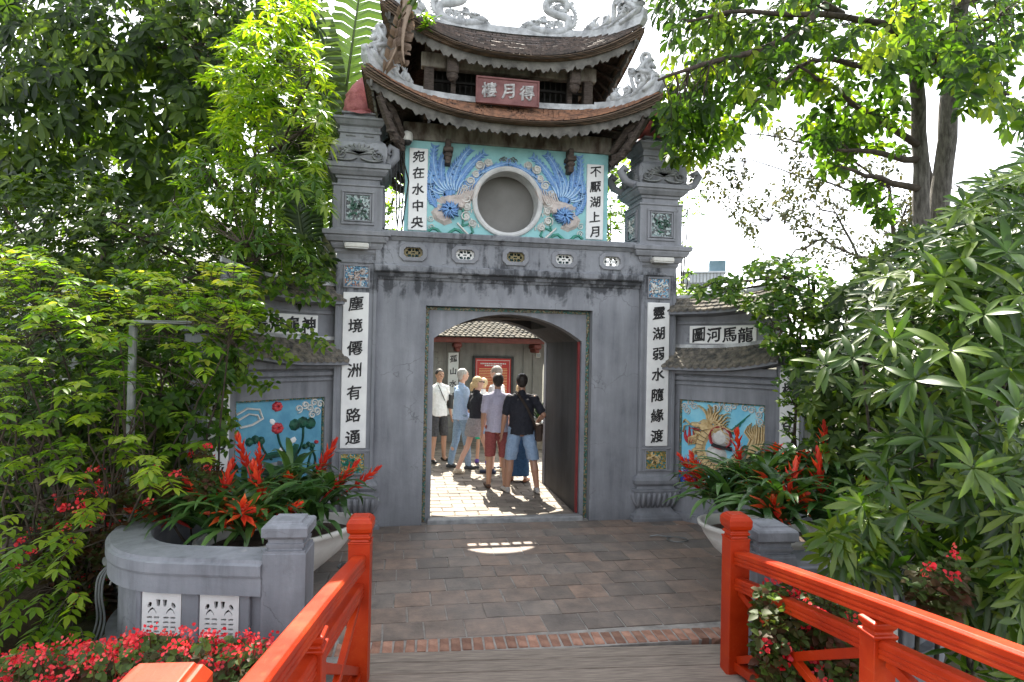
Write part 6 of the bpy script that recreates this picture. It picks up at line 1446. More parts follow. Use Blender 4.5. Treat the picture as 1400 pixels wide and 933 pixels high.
# man with cropped grey hair, white shirt, behind
person(gp(677, 646), 1.84, R(55), 'man with cropped grey hair and white shirt hidden behind the man in maroon shorts', 0, STAND, ((3, 9, 10, 0), (3, 9, 10, 0)), hs, cloth('white_shirt', (.62, .62, .62), (.72, .72, .72)), cloth('pale_shorts', (.4, .36, .3)), (shoe('navy_shoe', (.02, .03, .06)), 'shoe'))
# someone in green shorts behind the blonde woman
person(gp(659, 634), 1.60, R(-10), 'person in bright green shorts mostly hidden behind the blonde woman', 1, ((12, 3, 20), (-6, 3, 4)), ((3, 7, 10, 0), (3, 7, 10, 0)), hl, cloth('white_top', (.62, .6, .58)), cloth('emerald_shorts', (.01, .36, .20), (.02, .44, .26)), (shoe('purple_trainer', (.08, .04, .22)), 'shoe'), female=True, build=.85)
# blonde woman behind, long denim skirt
person(gp(709, 658), 1.58, R(-20), 'fair haired woman in a long dark blue denim skirt behind the man in black', 0, STAND, ((3, 8, 12, 0), (3, 8, 12, 0)), hl, cloth('pale_top', (.5, .48, .45)), cloth('dark_denim_skirt', (.02, .07, .16), (.04, .11, .23)), (shoe('tan_sandal', (.30, .13, .07)), 'sandal'), female=True, bottom_kind='skirt', hairkind='long')
# man, lavender tee and maroon shorts, from behind
person(gp(678, 668), 1.76, R(-2), 'man in lavender t-shirt and maroon shorts seen from behind', 1, ((4, 2, 4), (-5, 3, 4)), ((2, 8, 14, 2), (4, 8, 16, 4)), hb, cloth('lavender_tee', (.42, .41, .53), (.52, .50, .62)), cloth('maroon_shorts', (.22, .055, .055), (.30, .085, .08)), (shoe('brown_sandal', (.07, .035, .02)), 'sandal'), head_yaw=8)
# man in black polo, blue shorts, crossbody bag, from behind
t, s, J, A, tl = person(gp(711, 674), 1.78, R(4), 'man in black t-shirt and light blue shorts with a brown crossbody bag seen from behind', 2, ((6, 7, 4), (-6, 11, 3)), ((-2, 14, 18, 2), (-14, 26, 62, 25)), hb, blk, cloth('light_blue_shorts', (.20, .30, .45), (.28, .38, .53)), (shoe('grey_trainer', (.35, .34, .33)), 'shoe'), build=1.1, head_yaw=-4)
m = MB(); m.tube([tuple(tl(*p) * s) for p in ((-.10, -.02, 1.49), (-.06, -.12, 1.42), (.05, -.148, 1.25), (.15, -.142, 1.05), (.20, -.09, .95))], .020, 6, flat=.35, up=(0, 1, 0)); m.v = list(m.v)
st = m.build('bag_strap', cloth('brown_strap', (.03, .022, .018)), t, world=False)
m = MB(); a = tl(.235, -.06, .90) * s; m.box(a.x - .05, a.x + .05, a.y - .10, a.y + .10, a.z - .14, a.z + .12, .02); m.box(a.x + .05, a.x + .058, a.y - .095, a.y + .095, a.z - .02, a.z + .12, .003); m.build('crossbody_bag', cloth('brown_leather', (.035, .02, .015), (.05, .03, .02), 10, .5), t, world=False)
# ================================================================ VEGETATION
def unit(a): return a / np.maximum(np.linalg.norm(a, axis=-1, keepdims=True), 1e-9)
class LF:
    """collects leaves: base P, direction D, normal U, length L, width W, random value, material index"""
    def __init__(s): s.b = []
    def add(s, P, D, U, L, W, lv, mi=0, droop=.25, fold=.25, shape=(.30, .95, .68, .80)):
        n = len(P); s.b.append((np.asarray(P, float), unit(np.asarray(D, float)), np.asarray(U, float), np.broadcast_to(L, (n,)), np.broadcast_to(W, (n,)), np.broadcast_to(lv, (n,)), mi, droop, fold, shape)); return s
    def build(s, name, mats, parent=None, world=True):
        VS = []; FT = []; MI = []; LV = []; off = 0
        for (P, D, U, L, W, lv, mi, droop, fold, (f1, w1, f2, w2)) in s.b:
            n = len(P); S = unit(np.cross(D, U)); Nn = unit(np.cross(S, D)); L = L[:, None]; W = W[:, None]
            dn = np.array([0, 0, -1.0])
            def pt(f, side, w): return P + D * L * f + S * side * W * .5 * w + Nn * abs(side) * W * fold * w * .5 + dn * L * droop * f * f
            V = np.stack([pt(0, 0, 0), pt(f1, -1, w1), pt(f1, 0, 0), pt(f1, 1, w1), pt(f2, -1, w2), pt(f2, 0, 0), pt(f2, 1, w2), pt(1, 0, 0)], 1).reshape(-1, 3)
            tri = np.array([[0, 2, 1], [0, 3, 2], [1, 2, 5], [1, 5, 4], [2, 3, 6], [2, 6, 5], [4, 5, 7], [5, 6, 7]])
            F = (np.arange(n)[:, None, None] * 8 + tri[None]).reshape(-1, 3) + off
            VS.append(V); FT.append(F); MI.append(np.full(len(F), mi)); LV.append(np.repeat(lv, 8)); off += n * 8
        V = np.concatenate(VS); F = np.concatenate(FT); MI = np.concatenate(MI); LV = np.concatenate(LV)
        if parent is not None and world:
            I = np.array(wmat(parent).inverted()); V = V @ I[:3, :3].T + I[:3, 3]
        me = bpy.data.meshes.new(name); me.vertices.add(len(V)); me.vertices.foreach_set('co', V.astype(np.float32).ravel())
        me.loops.add(len(F) * 3); me.loops.foreach_set('vertex_index', F.astype(np.int32).ravel())
        me.polygons.add(len(F)); me.polygons.foreach_set('loop_start', np.arange(0, len(F) * 3, 3, dtype=np.int32)); me.polygons.foreach_set('loop_total', np.full(len(F), 3, dtype=np.int32))
        for m_ in mats: me.materials.append(m_)
        me.polygons.foreach_set('material_index', MI.astype(np.int32)); me.polygons.foreach_set('use_smooth', np.ones(len(F), dtype=bool)); me.update(calc_edges=True)
        lvattr(me, arr=LV); o = bpy.data.objects.new(name, me); put(o, parent); o['kind'] = 'stuff'
        if parent is not None: WM[o.name] = wmat(parent)
        return o
def rosettes(lf, C, A, k, L, W, el=(10, 50), mi=0, lvr=(0, 1), droop=.3, fold=.3, jit=.25, shape=(.30, .95, .68, .80), lvc=None):
    """k leaves round every centre C with axis A"""
    n = len(C); C = np.asarray(C, float); A = unit(np.asarray(A, float)); ref = np.tile([[.31, .2, .93]], (n, 1)); B1 = unit(np.cross(A, ref)); B2 = np.cross(A, B1)
    az = (np.arange(k)[None] * 2.4 + rng.uniform(0, 6.3, (n, 1)) + rng.normal(0, jit, (n, k))); e = np.radians(rng.uniform(el[0], el[1], (n, k)))
    D = (B1[:, None] * np.cos(az)[..., None] + B2[:, None] * np.sin(az)[..., None]) * np.cos(e)[..., None] + A[:, None] * np.sin(e)[..., None]
    U = np.repeat(A[:, None], k, 1) + rng.normal(0, .15, (n, k, 3))
    base = lvc if lvc is not None else rng.uniform(lvr[0], lvr[1], n)
    lv = np.clip(np.repeat(np.asarray(base)[:, None], k, 1) + rng.normal(0, .15, (n, k)), 0, 1)
    P = np.repeat(C[:, None], k, 1) + D * .01
    Lr = L * rng.uniform(.7, 1.15, (n, k)); lf.add(P.reshape(-1, 3), D.reshape(-1, 3), U.reshape(-1, 3), Lr.ravel(), (Lr * W / L).ravel(), lv.ravel(), mi, droop, fold, shape)
def sprays(lf, C, D, L, pairs, ll, lw, mi=0, lvc=None, droop=.35, stem=None, lvj=.12):
    """pinnate sprays: arching stem with leaflets in pairs"""
    n = len(C); C = np.asarray(C, float); D = unit(np.asarray(D, float)); up = np.tile([[0, 0, 1.0]], (n, 1)); S = unit(np.cross(D, up)); base = lvc if lvc is not None else rng.uniform(0, 1, n)
    for q in range(pairs * 2 + 1):
        f = min(1, .25 + .75 * (q // 2 + 1) / (pairs + .0)); side = 0 if q == pairs * 2 else (-1 if q % 2 else 1)
        P = C + D * L * f + np.array([0, 0, -1.0]) * (L * droop * f * f)
        t = unit(D + np.array([0, 0, -1.0]) * droop * 2 * f)
        dd = unit(t * (.55 if side else 1) + S * side * .9 + rng.normal(0, .12, (n, 3)) + np.array([0, 0, -.15]))
        lf.add(P, dd, up + rng.normal(0, .25, (n, 3)), ll * rng.uniform(.75, 1.2, n), lw * rng.uniform(.8, 1.15, n), np.clip(base + rng.normal(0, lvj, n), 0, 1), mi, .2, .25)
def inpoly(u, v, poly):
    c = np.zeros(len(u), bool); j = len(poly) - 1
    for i in range(len(poly)):
        xi, yi = poly[i]; xj, yj = poly[j]
        c ^= ((yi > v) != (yj > v)) & (u < (xj - xi) * (v - yi) / (yj - yi + 1e-9) + xi); j = i
    return c
RCAM = np.array(CAM_ROT.to_3x3())
def P3(u, v, z):
    d = np.stack([(u - 700) / FPX, -(v - 466.5) / FPX, -np.ones_like(u)], -1); return np.array(CAM_LOC) + (d * z[:, None]) @ RCAM.T
def scatter(poly, zr, n, clump=0, cs=60, floor=.02, zfun=None):
    """n points inside a volume whose outline is given as seen from the bridge, between two distances"""
    us = [p[0] for p in poly]; vs = [p[1] for p in poly]; U_, V_ = [], []
    while sum(len(a) for a in U_) < n:
        u = rng.uniform(min(us), max(us), n * 3); v = rng.uniform(min(vs), max(vs), n * 3); k = inpoly(u, v, poly)
        if clump: k &= (np.sin(u / cs + 1.3 * np.sin(v / cs * .8)) * np.sin(v / cs * 1.1 + 1.7 * np.sin(u / cs * .7)) + rng.normal(0, .25, len(u))) > -clump
        U_.append(u[k]); V_.append(v[k])
    u = np.concatenate(U_)[:n]; v = np.concatenate(V_)[:n]; z = rng.uniform(zr[0], zr[1], n) if zfun is None else zfun(u, v) + rng.uniform(0, 1, n) * (zr[1] - zr[0])
    P = P3(u, v, z); P[:, 2] = np.maximum(P[:, 2], floor); return P
def outward(P, c, up=.5, toward=.2):
    d = unit(P - np.asarray(c)); d[:, 2] += up; d -= np.array([.17, .98, 0]) * toward; return unit(d + rng.normal(0, .25, d.shape))
GL = {}
GL['dark'] = leafmat('dark_green_leaf', [(.010, .024, .004), (.022, .046, .006), (.042, .082, .010), (.085, .13, .016)], .40, .46, spec=.3)
GL['bright'] = leafmat('yellow_green_leaf', [(.030, .075, .006), (.070, .145, .009), (.13, .215, .014), (.21, .27, .022)], .5, .44, spec=.35)
GL['mid'] = leafmat('mid_green_leaf', [(.018, .048, .006), (.038, .090, .010), (.075, .145, .015), (.14, .20, .022)], .45, .44, spec=.35)
GL['new'] = leafmat('fresh_shoot_leaf', [(.045, .12, .008), (.11, .21, .012), (.20, .30, .02), (.33, .32, .06)], .45, .42, spec=.35)
GL['gloss'] = leafmat('glossy_rosette_leaf', [(.012, .034, .004), (.024, .058, .006), (.042, .088, .009), (.075, .125, .014), (.11, .16, .018)], .28, .36, (2.4, 2.5, .8), .4)
GL['round'] = leafmat('obovate_tree_leaf', [(.014, .036, .006), (.032, .072, .009), (.075, .135, .014), (.16, .21, .022)], .5, .42, spec=.35)
GL['palm'] = leafmat('banana_blade', [(.035, .065, .02), (.06, .10, .03), (.09, .13, .045)], .3, .4, (1.8, 1.9, .9))
GL['begleaf'] = leafmat('begonia_leaf', [(.06, .022, .012), (.04, .045, .013), (.045, .085, .018), (.09, .13, .022)], .3, .55, spec=.25)
GL['petal'] = leafmat('begonia_petal', [(.45, .008, .02), (.62, .015, .03), (.75, .03, .05), (.8, .10, .08)], .35, .45, (1.4, .7, .7))
GL['dry'] = leafmat('dry_banana_leaf', [(.09, .06, .04), (.20, .14, .10), (.30, .22, .16)], .25, .7, (1.2, 1.1, .9))
def limb(m, pts, r0, r1, n=7, wob=.02):
    pts = [Vector(p) for p in pts]; out = []
    for k in range(len(pts) - 1):
        for f in (0, .34, .67): out.append(pts[k].lerp(pts[k + 1], f) + Vector((random.uniform(-wob, wob), random.uniform(-wob, wob), random.uniform(-wob, wob))))
    out.append(pts[-1]); m.tube(out, [r0 + (r1 - r0) * k / (len(out) - 1) for k in range(len(out))], n)
def twigs(m, roots, tips, r=.008):
    """thin branches from the nearest root to every tip"""
    R = np.array([tuple(p) for p in roots])
    for t in tips:
        dd_ = ((R - t) ** 2).sum(1); k = int(np.argmin(dd_))
        if dd_[k] > .45 or random.random() < .35: continue
        a = Vector(R[k]); b = Vector(t); mid = a.lerp(b, .5) + Vector((random.uniform(-.06, .06), random.uniform(-.06, .06), random.uniform(-.02, .08)))
        m.tube([a, mid, b], [r, r * .7, r * .3], 3)
A_ = lambda u, v, z: at(u, v, z)
# ---- right: large tree with two leaning trunks, crown overhanging the gate roof
base = Vector((A_(1262, 470, 9).x, A_(1262, 470, 9).y, 0))
t = thing('broadleaf_tree', 'large tree on the right with slim dark trunk and limbs reaching to the gate roof', 'tree', tuple(base))
m = MB(); limb(m, [base, A_(1262, 330, 9), A_(1258, 180, 9), A_(1250, 60, 8.6), A_(1235, -60, 8.2)], .13, .07, 9); m.build('trunk', M_['bark'], t, smooth=True)
roots = []
m = MB()
for P in ([A_(1252, 60, 8.6), A_(1210, 35, 8.2), A_(1120, 20, 7.8), A_(1020, 15, 7.4), A_(940, 30, 7)], [A_(1250, 100, 8.8), A_(1190, 90, 8.4), A_(1110, 80, 8), A_(1060, 120, 7.6)], [A_(1258, 200, 9), A_(1180, 150, 8.6), A_(1130, 115, 8.2), A_(1090, 90, 7.8)],
          [A_(1255, 90, 8.7), A_(1300, 40, 8.2), A_(1370, 20, 7.6)], [A_(1262, 258, 9), A_(1200, 245, 8.6), A_(1150, 228, 8.2)], [A_(1262, 220, 9), A_(1195, 208, 8.6), A_(1140, 205, 8.3)], [A_(1120, 20, 7.8), A_(1060, 60, 7.6), A_(960, 90, 7.2), A_(900, 110, 7)], [A_(1250, 60, 8.6), A_(1300, 110, 8), A_(1380, 130, 7.5)], [A_(1150, 20, 8), A_(1050, -40, 7.6), A_(930, -30, 7)]):
    limb(m, P, .055, .015, 6, .03)
    for k in range(len(P) - 1):
        for f in (.3, .6, .9): roots.append(P[k].lerp(P[k + 1], f))
lf = LF()
zones = [([(885, -60), (1110, -60), (1120, 60), (1070, 130), (1010, 165), (930, 150), (905, 110), (884, 60)], (7.2, 9.4), 420), ([(1100, -60), (1420, -60), (1420, 90), (1290, 110), (1190, 95), (1120, 60)], (7.2, 9.6), 304), ([(900, 120), (960, 110), (950, 160), (925, 185), (905, 175)], (7.2, 8.4), 49),
         ([(1290, 60), (1420, 60), (1420, 210), (1370, 170), (1310, 150)], (6.6, 8.6), 87), ([(1100, 170), (1160, 165), (1165, 230), (1125, 235)], (8.4, 9.6), 37), ([(1170, 255), (1225, 240), (1235, 300), (1195, 300)], (8.4, 9.6), 23), ([(1040, 150), (1240, 150), (1235, 210), (1150, 200), (1040, 175)], (8.2, 10.2), 66), ([(905, 150), (1010, 160), (1000, 200), (960, 215), (915, 230), (900, 190)], (7.4, 8.8), 66), ([(1060, 90), (1150, 80), (1240, 110), (1230, 150), (1120, 150)], (7.8, 9.8), 58)]
tips = []
for poly, zr, n in zones:
    P = scatter(poly, zr, n, .5, 40); tips.append(P)
P = np.concatenate(tips); lvz = np.clip(.35 + .5 * np.sin(P[:, 0] * 3.1) * np.sin(P[:, 2] * 4) + rng.normal(0, .25, len(P)), 0, 1)
rosettes(lf, P, outward(P, tuple(A_(1200, 120, 10)), .25, .15), 8, .155, .068, (-25, 35), 0, droop=.35, shape=(.42, .75, .75, .95), lvc=lvz)
twigs(m, roots, P, .009); m.build('branch', M_['twig'], t, smooth=True)
lf.build('crown', [GL['round']], t)
base = Vector((A_(1290, 470, 9.6).x, A_(1290, 470, 9.6).y, 0))
t = thing('leaning_tree', 'pale thick trunk leaning right just behind the slim dark trunk', 'tree', tuple(base))
m = MB(); limb(m, [base, A_(1284, 300, 9.6), A_(1294, 190, 9.5), A_(1308, 60, 9.3), A_(1318, -60, 9.0)], .15, .11, 10); limb(m, [A_(1282, 290, 9.8), A_(1262, 200, 9.8), A_(1250, 100, 9.9)], .07, .04, 7); m.build('trunk', M_['bark'], t, smooth=True)
m = MB(); lf = LF(); P = scatter([(1240, -60), (1420, -60), (1420, 60), (1330, 70), (1250, 60), (1150, 40)], (9.0, 11), 170, .6)
limb(m, [A_(1325, 60, 9), A_(1380, 10, 9)], .05, .02); twigs(m, [A_(1325, 60, 9), A_(1380, 10, 9), A_(1340, 0, 8.8)], P); m.build('branch', M_['twig'], t)
rosettes(lf, P, outward(P, tuple(A_(1320, 60, 10)), .4), 8, .15, .065, (-20, 35), droop=.35, shape=(.42, .75, .75, .95)); lf.build('crown', [GL['round']], t)
# sparse twiggy tree against the sky
base = Vector((A_(1240, 480, 12).x, A_(1240, 480, 12).y, 0)); t = thing('sparse_tree', 'thin nearly bare tree with tiny scattered leaves against the white sky', 'tree', tuple(base))
m = MB(); limb(m, [base, A_(1236, 400, 12), A_(1225, 340, 12), A_(1215, 250, 12)], .07, .03)
br = [[A_(1228, 350, 12), A_(1170, 352, 12), A_(1130, 325, 12), A_(1105, 305, 12), A_(1040, 300, 12)], [A_(1222, 300, 12), A_(1160, 262, 12), A_(1100, 240, 12), A_(1000, 215, 12)], [A_(1218, 260, 12), A_(1160, 215, 12), A_(1080, 190, 12), A_(960, 175, 12)], [A_(1130, 325, 12), A_(1090, 345, 12), A_(1060, 370, 12)], [A_(1225, 330, 12), A_(1240, 280, 12), A_(1330, 250, 12)], [A_(1170, 352, 12), A_(1140, 290, 12), A_(1100, 270, 12)]]
roots = []
for P in br:
    limb(m, P, .028, .008, 5, .06)
    for k in range(len(P) - 1):
        for f in (.2, .5, .8): roots.append(P[k].lerp(P[k + 1], f))
P = scatter([(905, 170), (1010, 160), (1240, 200), (1300, 260), (1220, 350), (1120, 375), (1050, 360), (1000, 300), (930, 240)], (11.4, 12.8), 900, .3, 34); twigs(m, roots, P, .006)
m.build('trunk', M_['twig'], t); lf = LF(); rosettes(lf, P, rng.normal(0, 1, P.shape), 4, .095, .055, (-30, 50)); lf.build('crown', [leafmat('small_olive_leaf', [(.025, .035, .012), (.05, .06, .018), (.09, .085, .03)], .3, .4, (1.4, 1.4, .8))], t)
def bushy(name, label, cat, poly, zr, n, k, L, W, mat, group=None, clump=.5, cs=40, up=.6, toward=.3, el=(-10, 55), tw=True, extra=None, lvr=(0, 1), floor=.02, stems=5, shape=(.30, .95, .68, .80), root=None, via=None, zfun=None):
    us = [p[0] for p in poly]; cu = sum(us) / len(us); zb = (zr[0] + zr[1]) / 2; q = A_(cu, 500, zb); base = Vector((q.x, q.y, 0)) if root is None else A_(*root)
    if root is not None and root[1] > 470: base.z = 0
    t = thing(name, label, cat, tuple(base), 0, group)
    P = scatter(poly, zr, n, clump, cs, floor, zfun); c = P.mean(0); c[2] *= .6
    lf = LF(); rosettes(lf, P, outward(P, c, up, toward), k, L, W, el, lvr=lvr, shape=shape)
    if extra: extra(lf, P, c)
    mats = mat if isinstance(mat, list) else [mat]
    m = MB(); roots = []
    for s_ in range(stems):
        tgt = P[int(rng.integers(len(P)))]; b0 = base + Vector((random.uniform(-.3, .3), random.uniform(-.3, .3), -.05)) * (1 if root is None else 1) if root is None else base + Vector((random.uniform(-.12, .12), random.uniform(-.12, .12), -.03)); pts = [b0, (A_(*via) + Vector((random.uniform(-.25, .25), random.uniform(-.2, .2), random.uniform(-.3, .3)))) if via else b0.lerp(Vector(tgt), .5) + Vector((0, 0, .2)), Vector(tgt)]; limb(m, pts, .03, .01, 5, .03)
        for f in (.25, .5, .75, 1): roots.append(pts[0].lerp(pts[1], f)); roots.append(pts[1].lerp(pts[2], f))
    if tw: twigs(m, roots, P[::max(1, len(P) // 160)], .006)
    m.build('stem', M_['twig'], t); lf.build('foliage', mats, t); return t, P
# ---- trees beyond the gate
G_ = 'trees and bushes behind the gate'
bushy('background_tree', 'light green tree seen between the turquoise wall and right gate pillar', 'tree', [(822, 190), (862, 200), (868, 335), (820, 335)], (12, 14.5), 150, 7, .16, .07, GL['bright'], G_, .35, 30, stems=2)
bushy('background_tree', 'sunny green bush just right of the right gate pillar above the tiled wall top', 'bush', [(915, 365), (945, 372), (962, 400), (965, 470), (912, 480)], (11, 13), 170, 7, .13, .06, GL['bright'], G_, .6, 30, stems=3)
bushy('background_tree', 'thin leafy branches rising right of the right pillar volute', 'tree', [(922, 215), (960, 225), (965, 300), (945, 345), (918, 330)], (12, 13.5), 60, 6, .13, .06, GL['bright'], G_, .3, 26, stems=3)
bushy('background_tree', 'pale leafy tree glimpsed between the left pillar and turquoise wall', 'tree', [(508, 225), (556, 225), (556, 330), (508, 335)], (12, 14), 110, 7, .15, .065, GL['bright'], G_, .35, 30, stems=2)
# ---- right: vines on the wall top, dark hedge, glossy shrub
bushy('climbing_vine', 'leafy green vine mounding over the top of the right splayed wall', 'vine', [(945, 392), (1000, 380), (1040, 355), (1100, 350), (1140, 385), (1150, 560), (1118, 600), (1090, 560), (1072, 500), (1045, 470), (1030, 430), (985, 412), (950, 410)], (6.3, 7.4), 620, 6, .085, .048, GL['mid'], 'vines over the splayed walls', .8, 26, .35, .6, stems=7, floor=.5, root=(1118, 440, 7.2), via=(1080, 410, 7.0))
bushy('climbing_vine', 'thin vine strand hanging over the end pillar couplet on the right', 'vine', [(1063, 520), (1085, 510), (1096, 560), (1085, 600), (1072, 600), (1066, 560)], (6.15, 6.4), 30, 5, .07, .04, GL['mid'], 'vines over the splayed walls', 0, 26, .1, .6, stems=2, floor=.5, root=(1090, 480, 6.5))
bushy('hedge', 'dense dark green hedge in shade behind the right flower bowl', 'hedge', [(1085, 500), (1420, 440), (1420, 900), (1160, 900), (1130, 760), (1110, 650)], (5.2, 6.8), 2400, 6, .11, .055, GL['dark'], None, .9, 40, .2, .5, stems=10, floor=-.3)
bushy('hedge', 'tall dark shrub mass behind the glossy rosette shrub on the right', 'hedge', [(1130, 420), (1230, 320), (1300, 290), (1420, 230), (1420, 560), (1140, 560)], (5.6, 7.2), 1300, 7, .14, .05, GL['dark'], None, .9, 40, .2, .5, stems=8)
# glossy shrub: every rosette is real; the nearest leaves are separate pieces
q = A_(1290, 640, 4.1); t = thing('glossy_shrub', 'big glossy shrub with long pointed leaves in rosettes beside the right railing', 'shrub', (q.x, q.y, -.2))
polyA = [(1130, 510), (1165, 440), (1195, 390), (1230, 345), (1290, 310), (1340, 250), (1420, 215), (1420, 540), (1280, 545), (1180, 530)]
polyB = [(1180, 640), (1240, 570), (1420, 540), (1420, 860), (1330, 850), (1240, 800), (1165, 760), (1150, 700)]
def zf(u, v): return 4.2 - (u - 1100) / 320 * 1.1
PA = scatter(polyA, (0, 1.2), 290, .75, 45, zfun=zf); PB = scatter(polyB, (0, 1.0), 260, .75, 45, .1, zfun=lambda u, v: zf(u, v) + .25); PB = np.concatenate([PB, scatter([(1115, 715), (1180, 690), (1230, 780), (1165, 785), (1130, 760)], (3.75, 4.05), 34, 0)]); PC = scatter([(1200, 700), (1420, 700), (1420, 930), (1330, 930)], (0, .6), 40, zfun=lambda u, v: zf(u, v) + .2, floor=-.3)
FG = P3(np.array([1165., 1220, 1300, 1345, 1215, 1265, 1390, 1165, 1240, 1330, 1180, 1290, 1130, 1250]), np.array([490., 465, 480, 430, 660, 600, 560, 720, 700, 640, 690, 380, 500, 520]), np.array([3.7, 3.4, 3.1, 3.1, 3.7, 3.5, 2.9, 3.9, 3.5, 3.2, 3.7, 3.4, 3.9, 3.4]))
C = np.concatenate([FG, PA, PB, PC]); c0 = np.array(tuple(A_(1330, 620, 4.6))); AX = outward(C, c0, .55, .55)
lf = LF(); k = 10; rosettes(lf, C, AX, k, .185, .038, (-12, 38), droop=.22, fold=.35, jit=.1, shape=(.34, .80, .72, .92), lvr=(.0, 1.0))
P_, D_, U_, L_, W_, lv_, *_ = lf.b[0]
cp = np.array(CAM_LOC); dist = np.linalg.norm(P_ - cp, axis=1); order = np.argsort(dist); L_ = L_ * rng.uniform(.62, 1.12, len(L_)); keep = rng.uniform(0, 1, len(L_)) > .14; order = order[keep[order]]; near = order[:295]; far = order[295:]
lf2 = LF(); lf2.add(P_[far], D_[far], U_[far], L_[far], W_[far], lv_[far], 0, .22, .35, (.34, .80, .72, .92)); lf2.build('foliage', [GL['gloss']], t)
def bladed(n=9, L=1.0, W=.24, droop=.22, fold=.16, lv=.5):
    vs = []; fs = []
    for k_ in range(n + 1):
        f = k_ / n; w_ = W * (sin(pi * min(1, f * .98 + .01) ** .9) ** .75) * (1 if f < .97 else .3) / 2; x = f * L; z = -droop * f * f * L + .04 * sin(pi * f)
        vs += [(x, -w_, z + w_ * fold), (x, -w_ * .5, z + w_ * fold * .25), (x, 0, z - .004), (x, w_ * .5, z + w_ * fold * .25), (x, w_, z + w_ * fold)]
    for k_ in range(n):
        b = 5 * k_; fs += [(b + i, b + i + 1, b + i + 6, b + i + 5) for i in range(4)]
    me = bpy.data.meshes.new('leaf'); me.from_pydata(vs, [], fs); me.materials.append(GL['gloss']); me.polygons.foreach_set('use_smooth', [True] * len(fs)); lvattr(me, lv); return me
BD = [bladed(droop=.10 + .05 * (i % 4), lv=.1 + .1 * i, W=.20 + .02 * (i % 3)) for i in range(8)]
Ti = wmat(t).inverted()
for i in near:
    x = Vector(D_[i]); y = Vector(U_[i]).cross(x).normalized(); z = x.cross(y); R_m = Matrix((x, y, z)).transposed().to_4x4()
    o = bpy.data.objects.new('leaf', BD[int(min(7, lv_[i] * 8))]); o.matrix_local = Ti @ Matrix.Translation(Vector(P_[i])) @ R_m @ Matrix.Scale(float(L_[i]) * 1.12, 4); put(o, t)
m = MB(); rts = []
for (u, v, z) in ((1180, 500, 4.2), (1260, 440, 3.9), (1350, 380, 3.7), (1200, 620, 4.2), (1300, 620, 3.9), (1390, 640, 3.4), (1250, 720, 4.0), (1150, 690, 4.2), (1390, 480, 3.3), (1280, 540, 3.7)):
    b0 = Vector((q.x + random.uniform(-.5, .5), q.y + random.uniform(-.4, .4), -.3)); b0 += Vector((.25, .7, 0)); e_ = A_(u, v, z + .5); mid = b0.lerp(e_, .55) + Vector((0, 0, -.1)); limb(m, [b0, mid, e_], .018, .009, 6, .03)
    for f in (.3, .6, 1): rts += [mid.lerp(e_, f), b0.lerp(mid, f)]
twigs(m, rts, C, .008); m.build('stem', pm('shrub_stem', (.03, .026, .018), (.08, .068, .05), scale=20, bump=.4), t, smooth=True)
# ---- left: canopy, bright tree, banana, shrubs
base = Vector((A_(120, 470, 10.5).x, A_(120, 470, 10.5).y, 0)); t = thing('canopy_tree', 'shady tree filling the upper left corner with dark broad leaves', 'tree', tuple(base))
m = MB(); limb(m, [base, A_(150, 330, 10.6), A_(230, 200, 10.4), A_(330, 110, 10.0)], .12, .05, 8); limb(m, [A_(150, 330, 10.6), A_(100, 180, 10.0), A_(60, 40, 9.4)], .08, .04); limb(m, [A_(200, 240, 10.5), A_(250, 120, 9.6), A_(300, 10, 9.0)], .06, .03)
limb(m, [A_(60, 120, 9.6), A_(150, 70, 9.0), A_(260, 60, 8.6)], .04, .015)
rts = [A_(p[0], p[1], p[2] + 2) for p in ((230, 200, 8.4), (280, 150, 8.2), (330, 110, 8), (100, 180, 8), (80, 100, 7.7), (60, 40, 7.4), (250, 120, 7.6), (300, 10, 7), (150, 70, 7), (260, 60, 6.6), (20, 150, 7.5), (380, 60, 7.5), (200, 0, 7))]
P = np.concatenate([scatter([(-40, -60), (420, -60), (440, 40), (360, 110), (250, 130), (200, 95), (120, 105), (60, 95), (-40, 180)], (8.2, 11), 1000, .8, 42), scatter([(60, 60), (260, 60), (300, 150), (270, 300), (130, 260), (90, 160)], (8.6, 11), 330, .5, 30), scatter([(-40, 100), (90, 90), (110, 160), (90, 260), (-40, 290)], (8, 10), 280, .9, 42), scatter([(210, 90), (440, 60), (440, 200), (350, 230), (270, 200)], (8.4, 10.5), 240, .6, 42)])
twigs(m, rts, P[::2], .009); m.build('trunk', M_['twig'], t, smooth=True)
lf = LF(); rosettes(lf, P, outward(P, tuple(A_(200, 150, 11)), .3, .2), 8, .19, .08, (-25, 30), droop=.4, shape=(.4, .8, .74, .92)); lf.build('crown', [GL['dark']], t)
t, P = bushy('bright_tree', 'backlit yellow green tree with lance shaped leaves left of the pink lotus bud', 'tree', [(285, 60), (340, -10), (420, -20), (425, 60), (455, 110), (468, 150), (440, 240), (360, 250), (310, 220), (270, 150)], (6.2, 8), 330, 9, .16, .038, GL['bright'], None, .45, 32, .35, .2, (-30, 35), lvr=(.3, 1), stems=6, root=(330, 560, 9.4), via=(360, 200, 8.2))
bushy('bright_tree', 'leafy lower boughs of lance shaped leaves hanging beside the left gate pillar', 'tree', [(250, 190), (330, 230), (440, 200), (455, 290), (430, 350), (330, 350), (230, 300)], (5.8, 7), 210, 8, .14, .036, GL['mid'], None, .45, 32, .3, .2, (-40, 25), lvr=(.2, 1), stems=5, root=(300, 560, 9.6), via=(340, 300, 8.4))
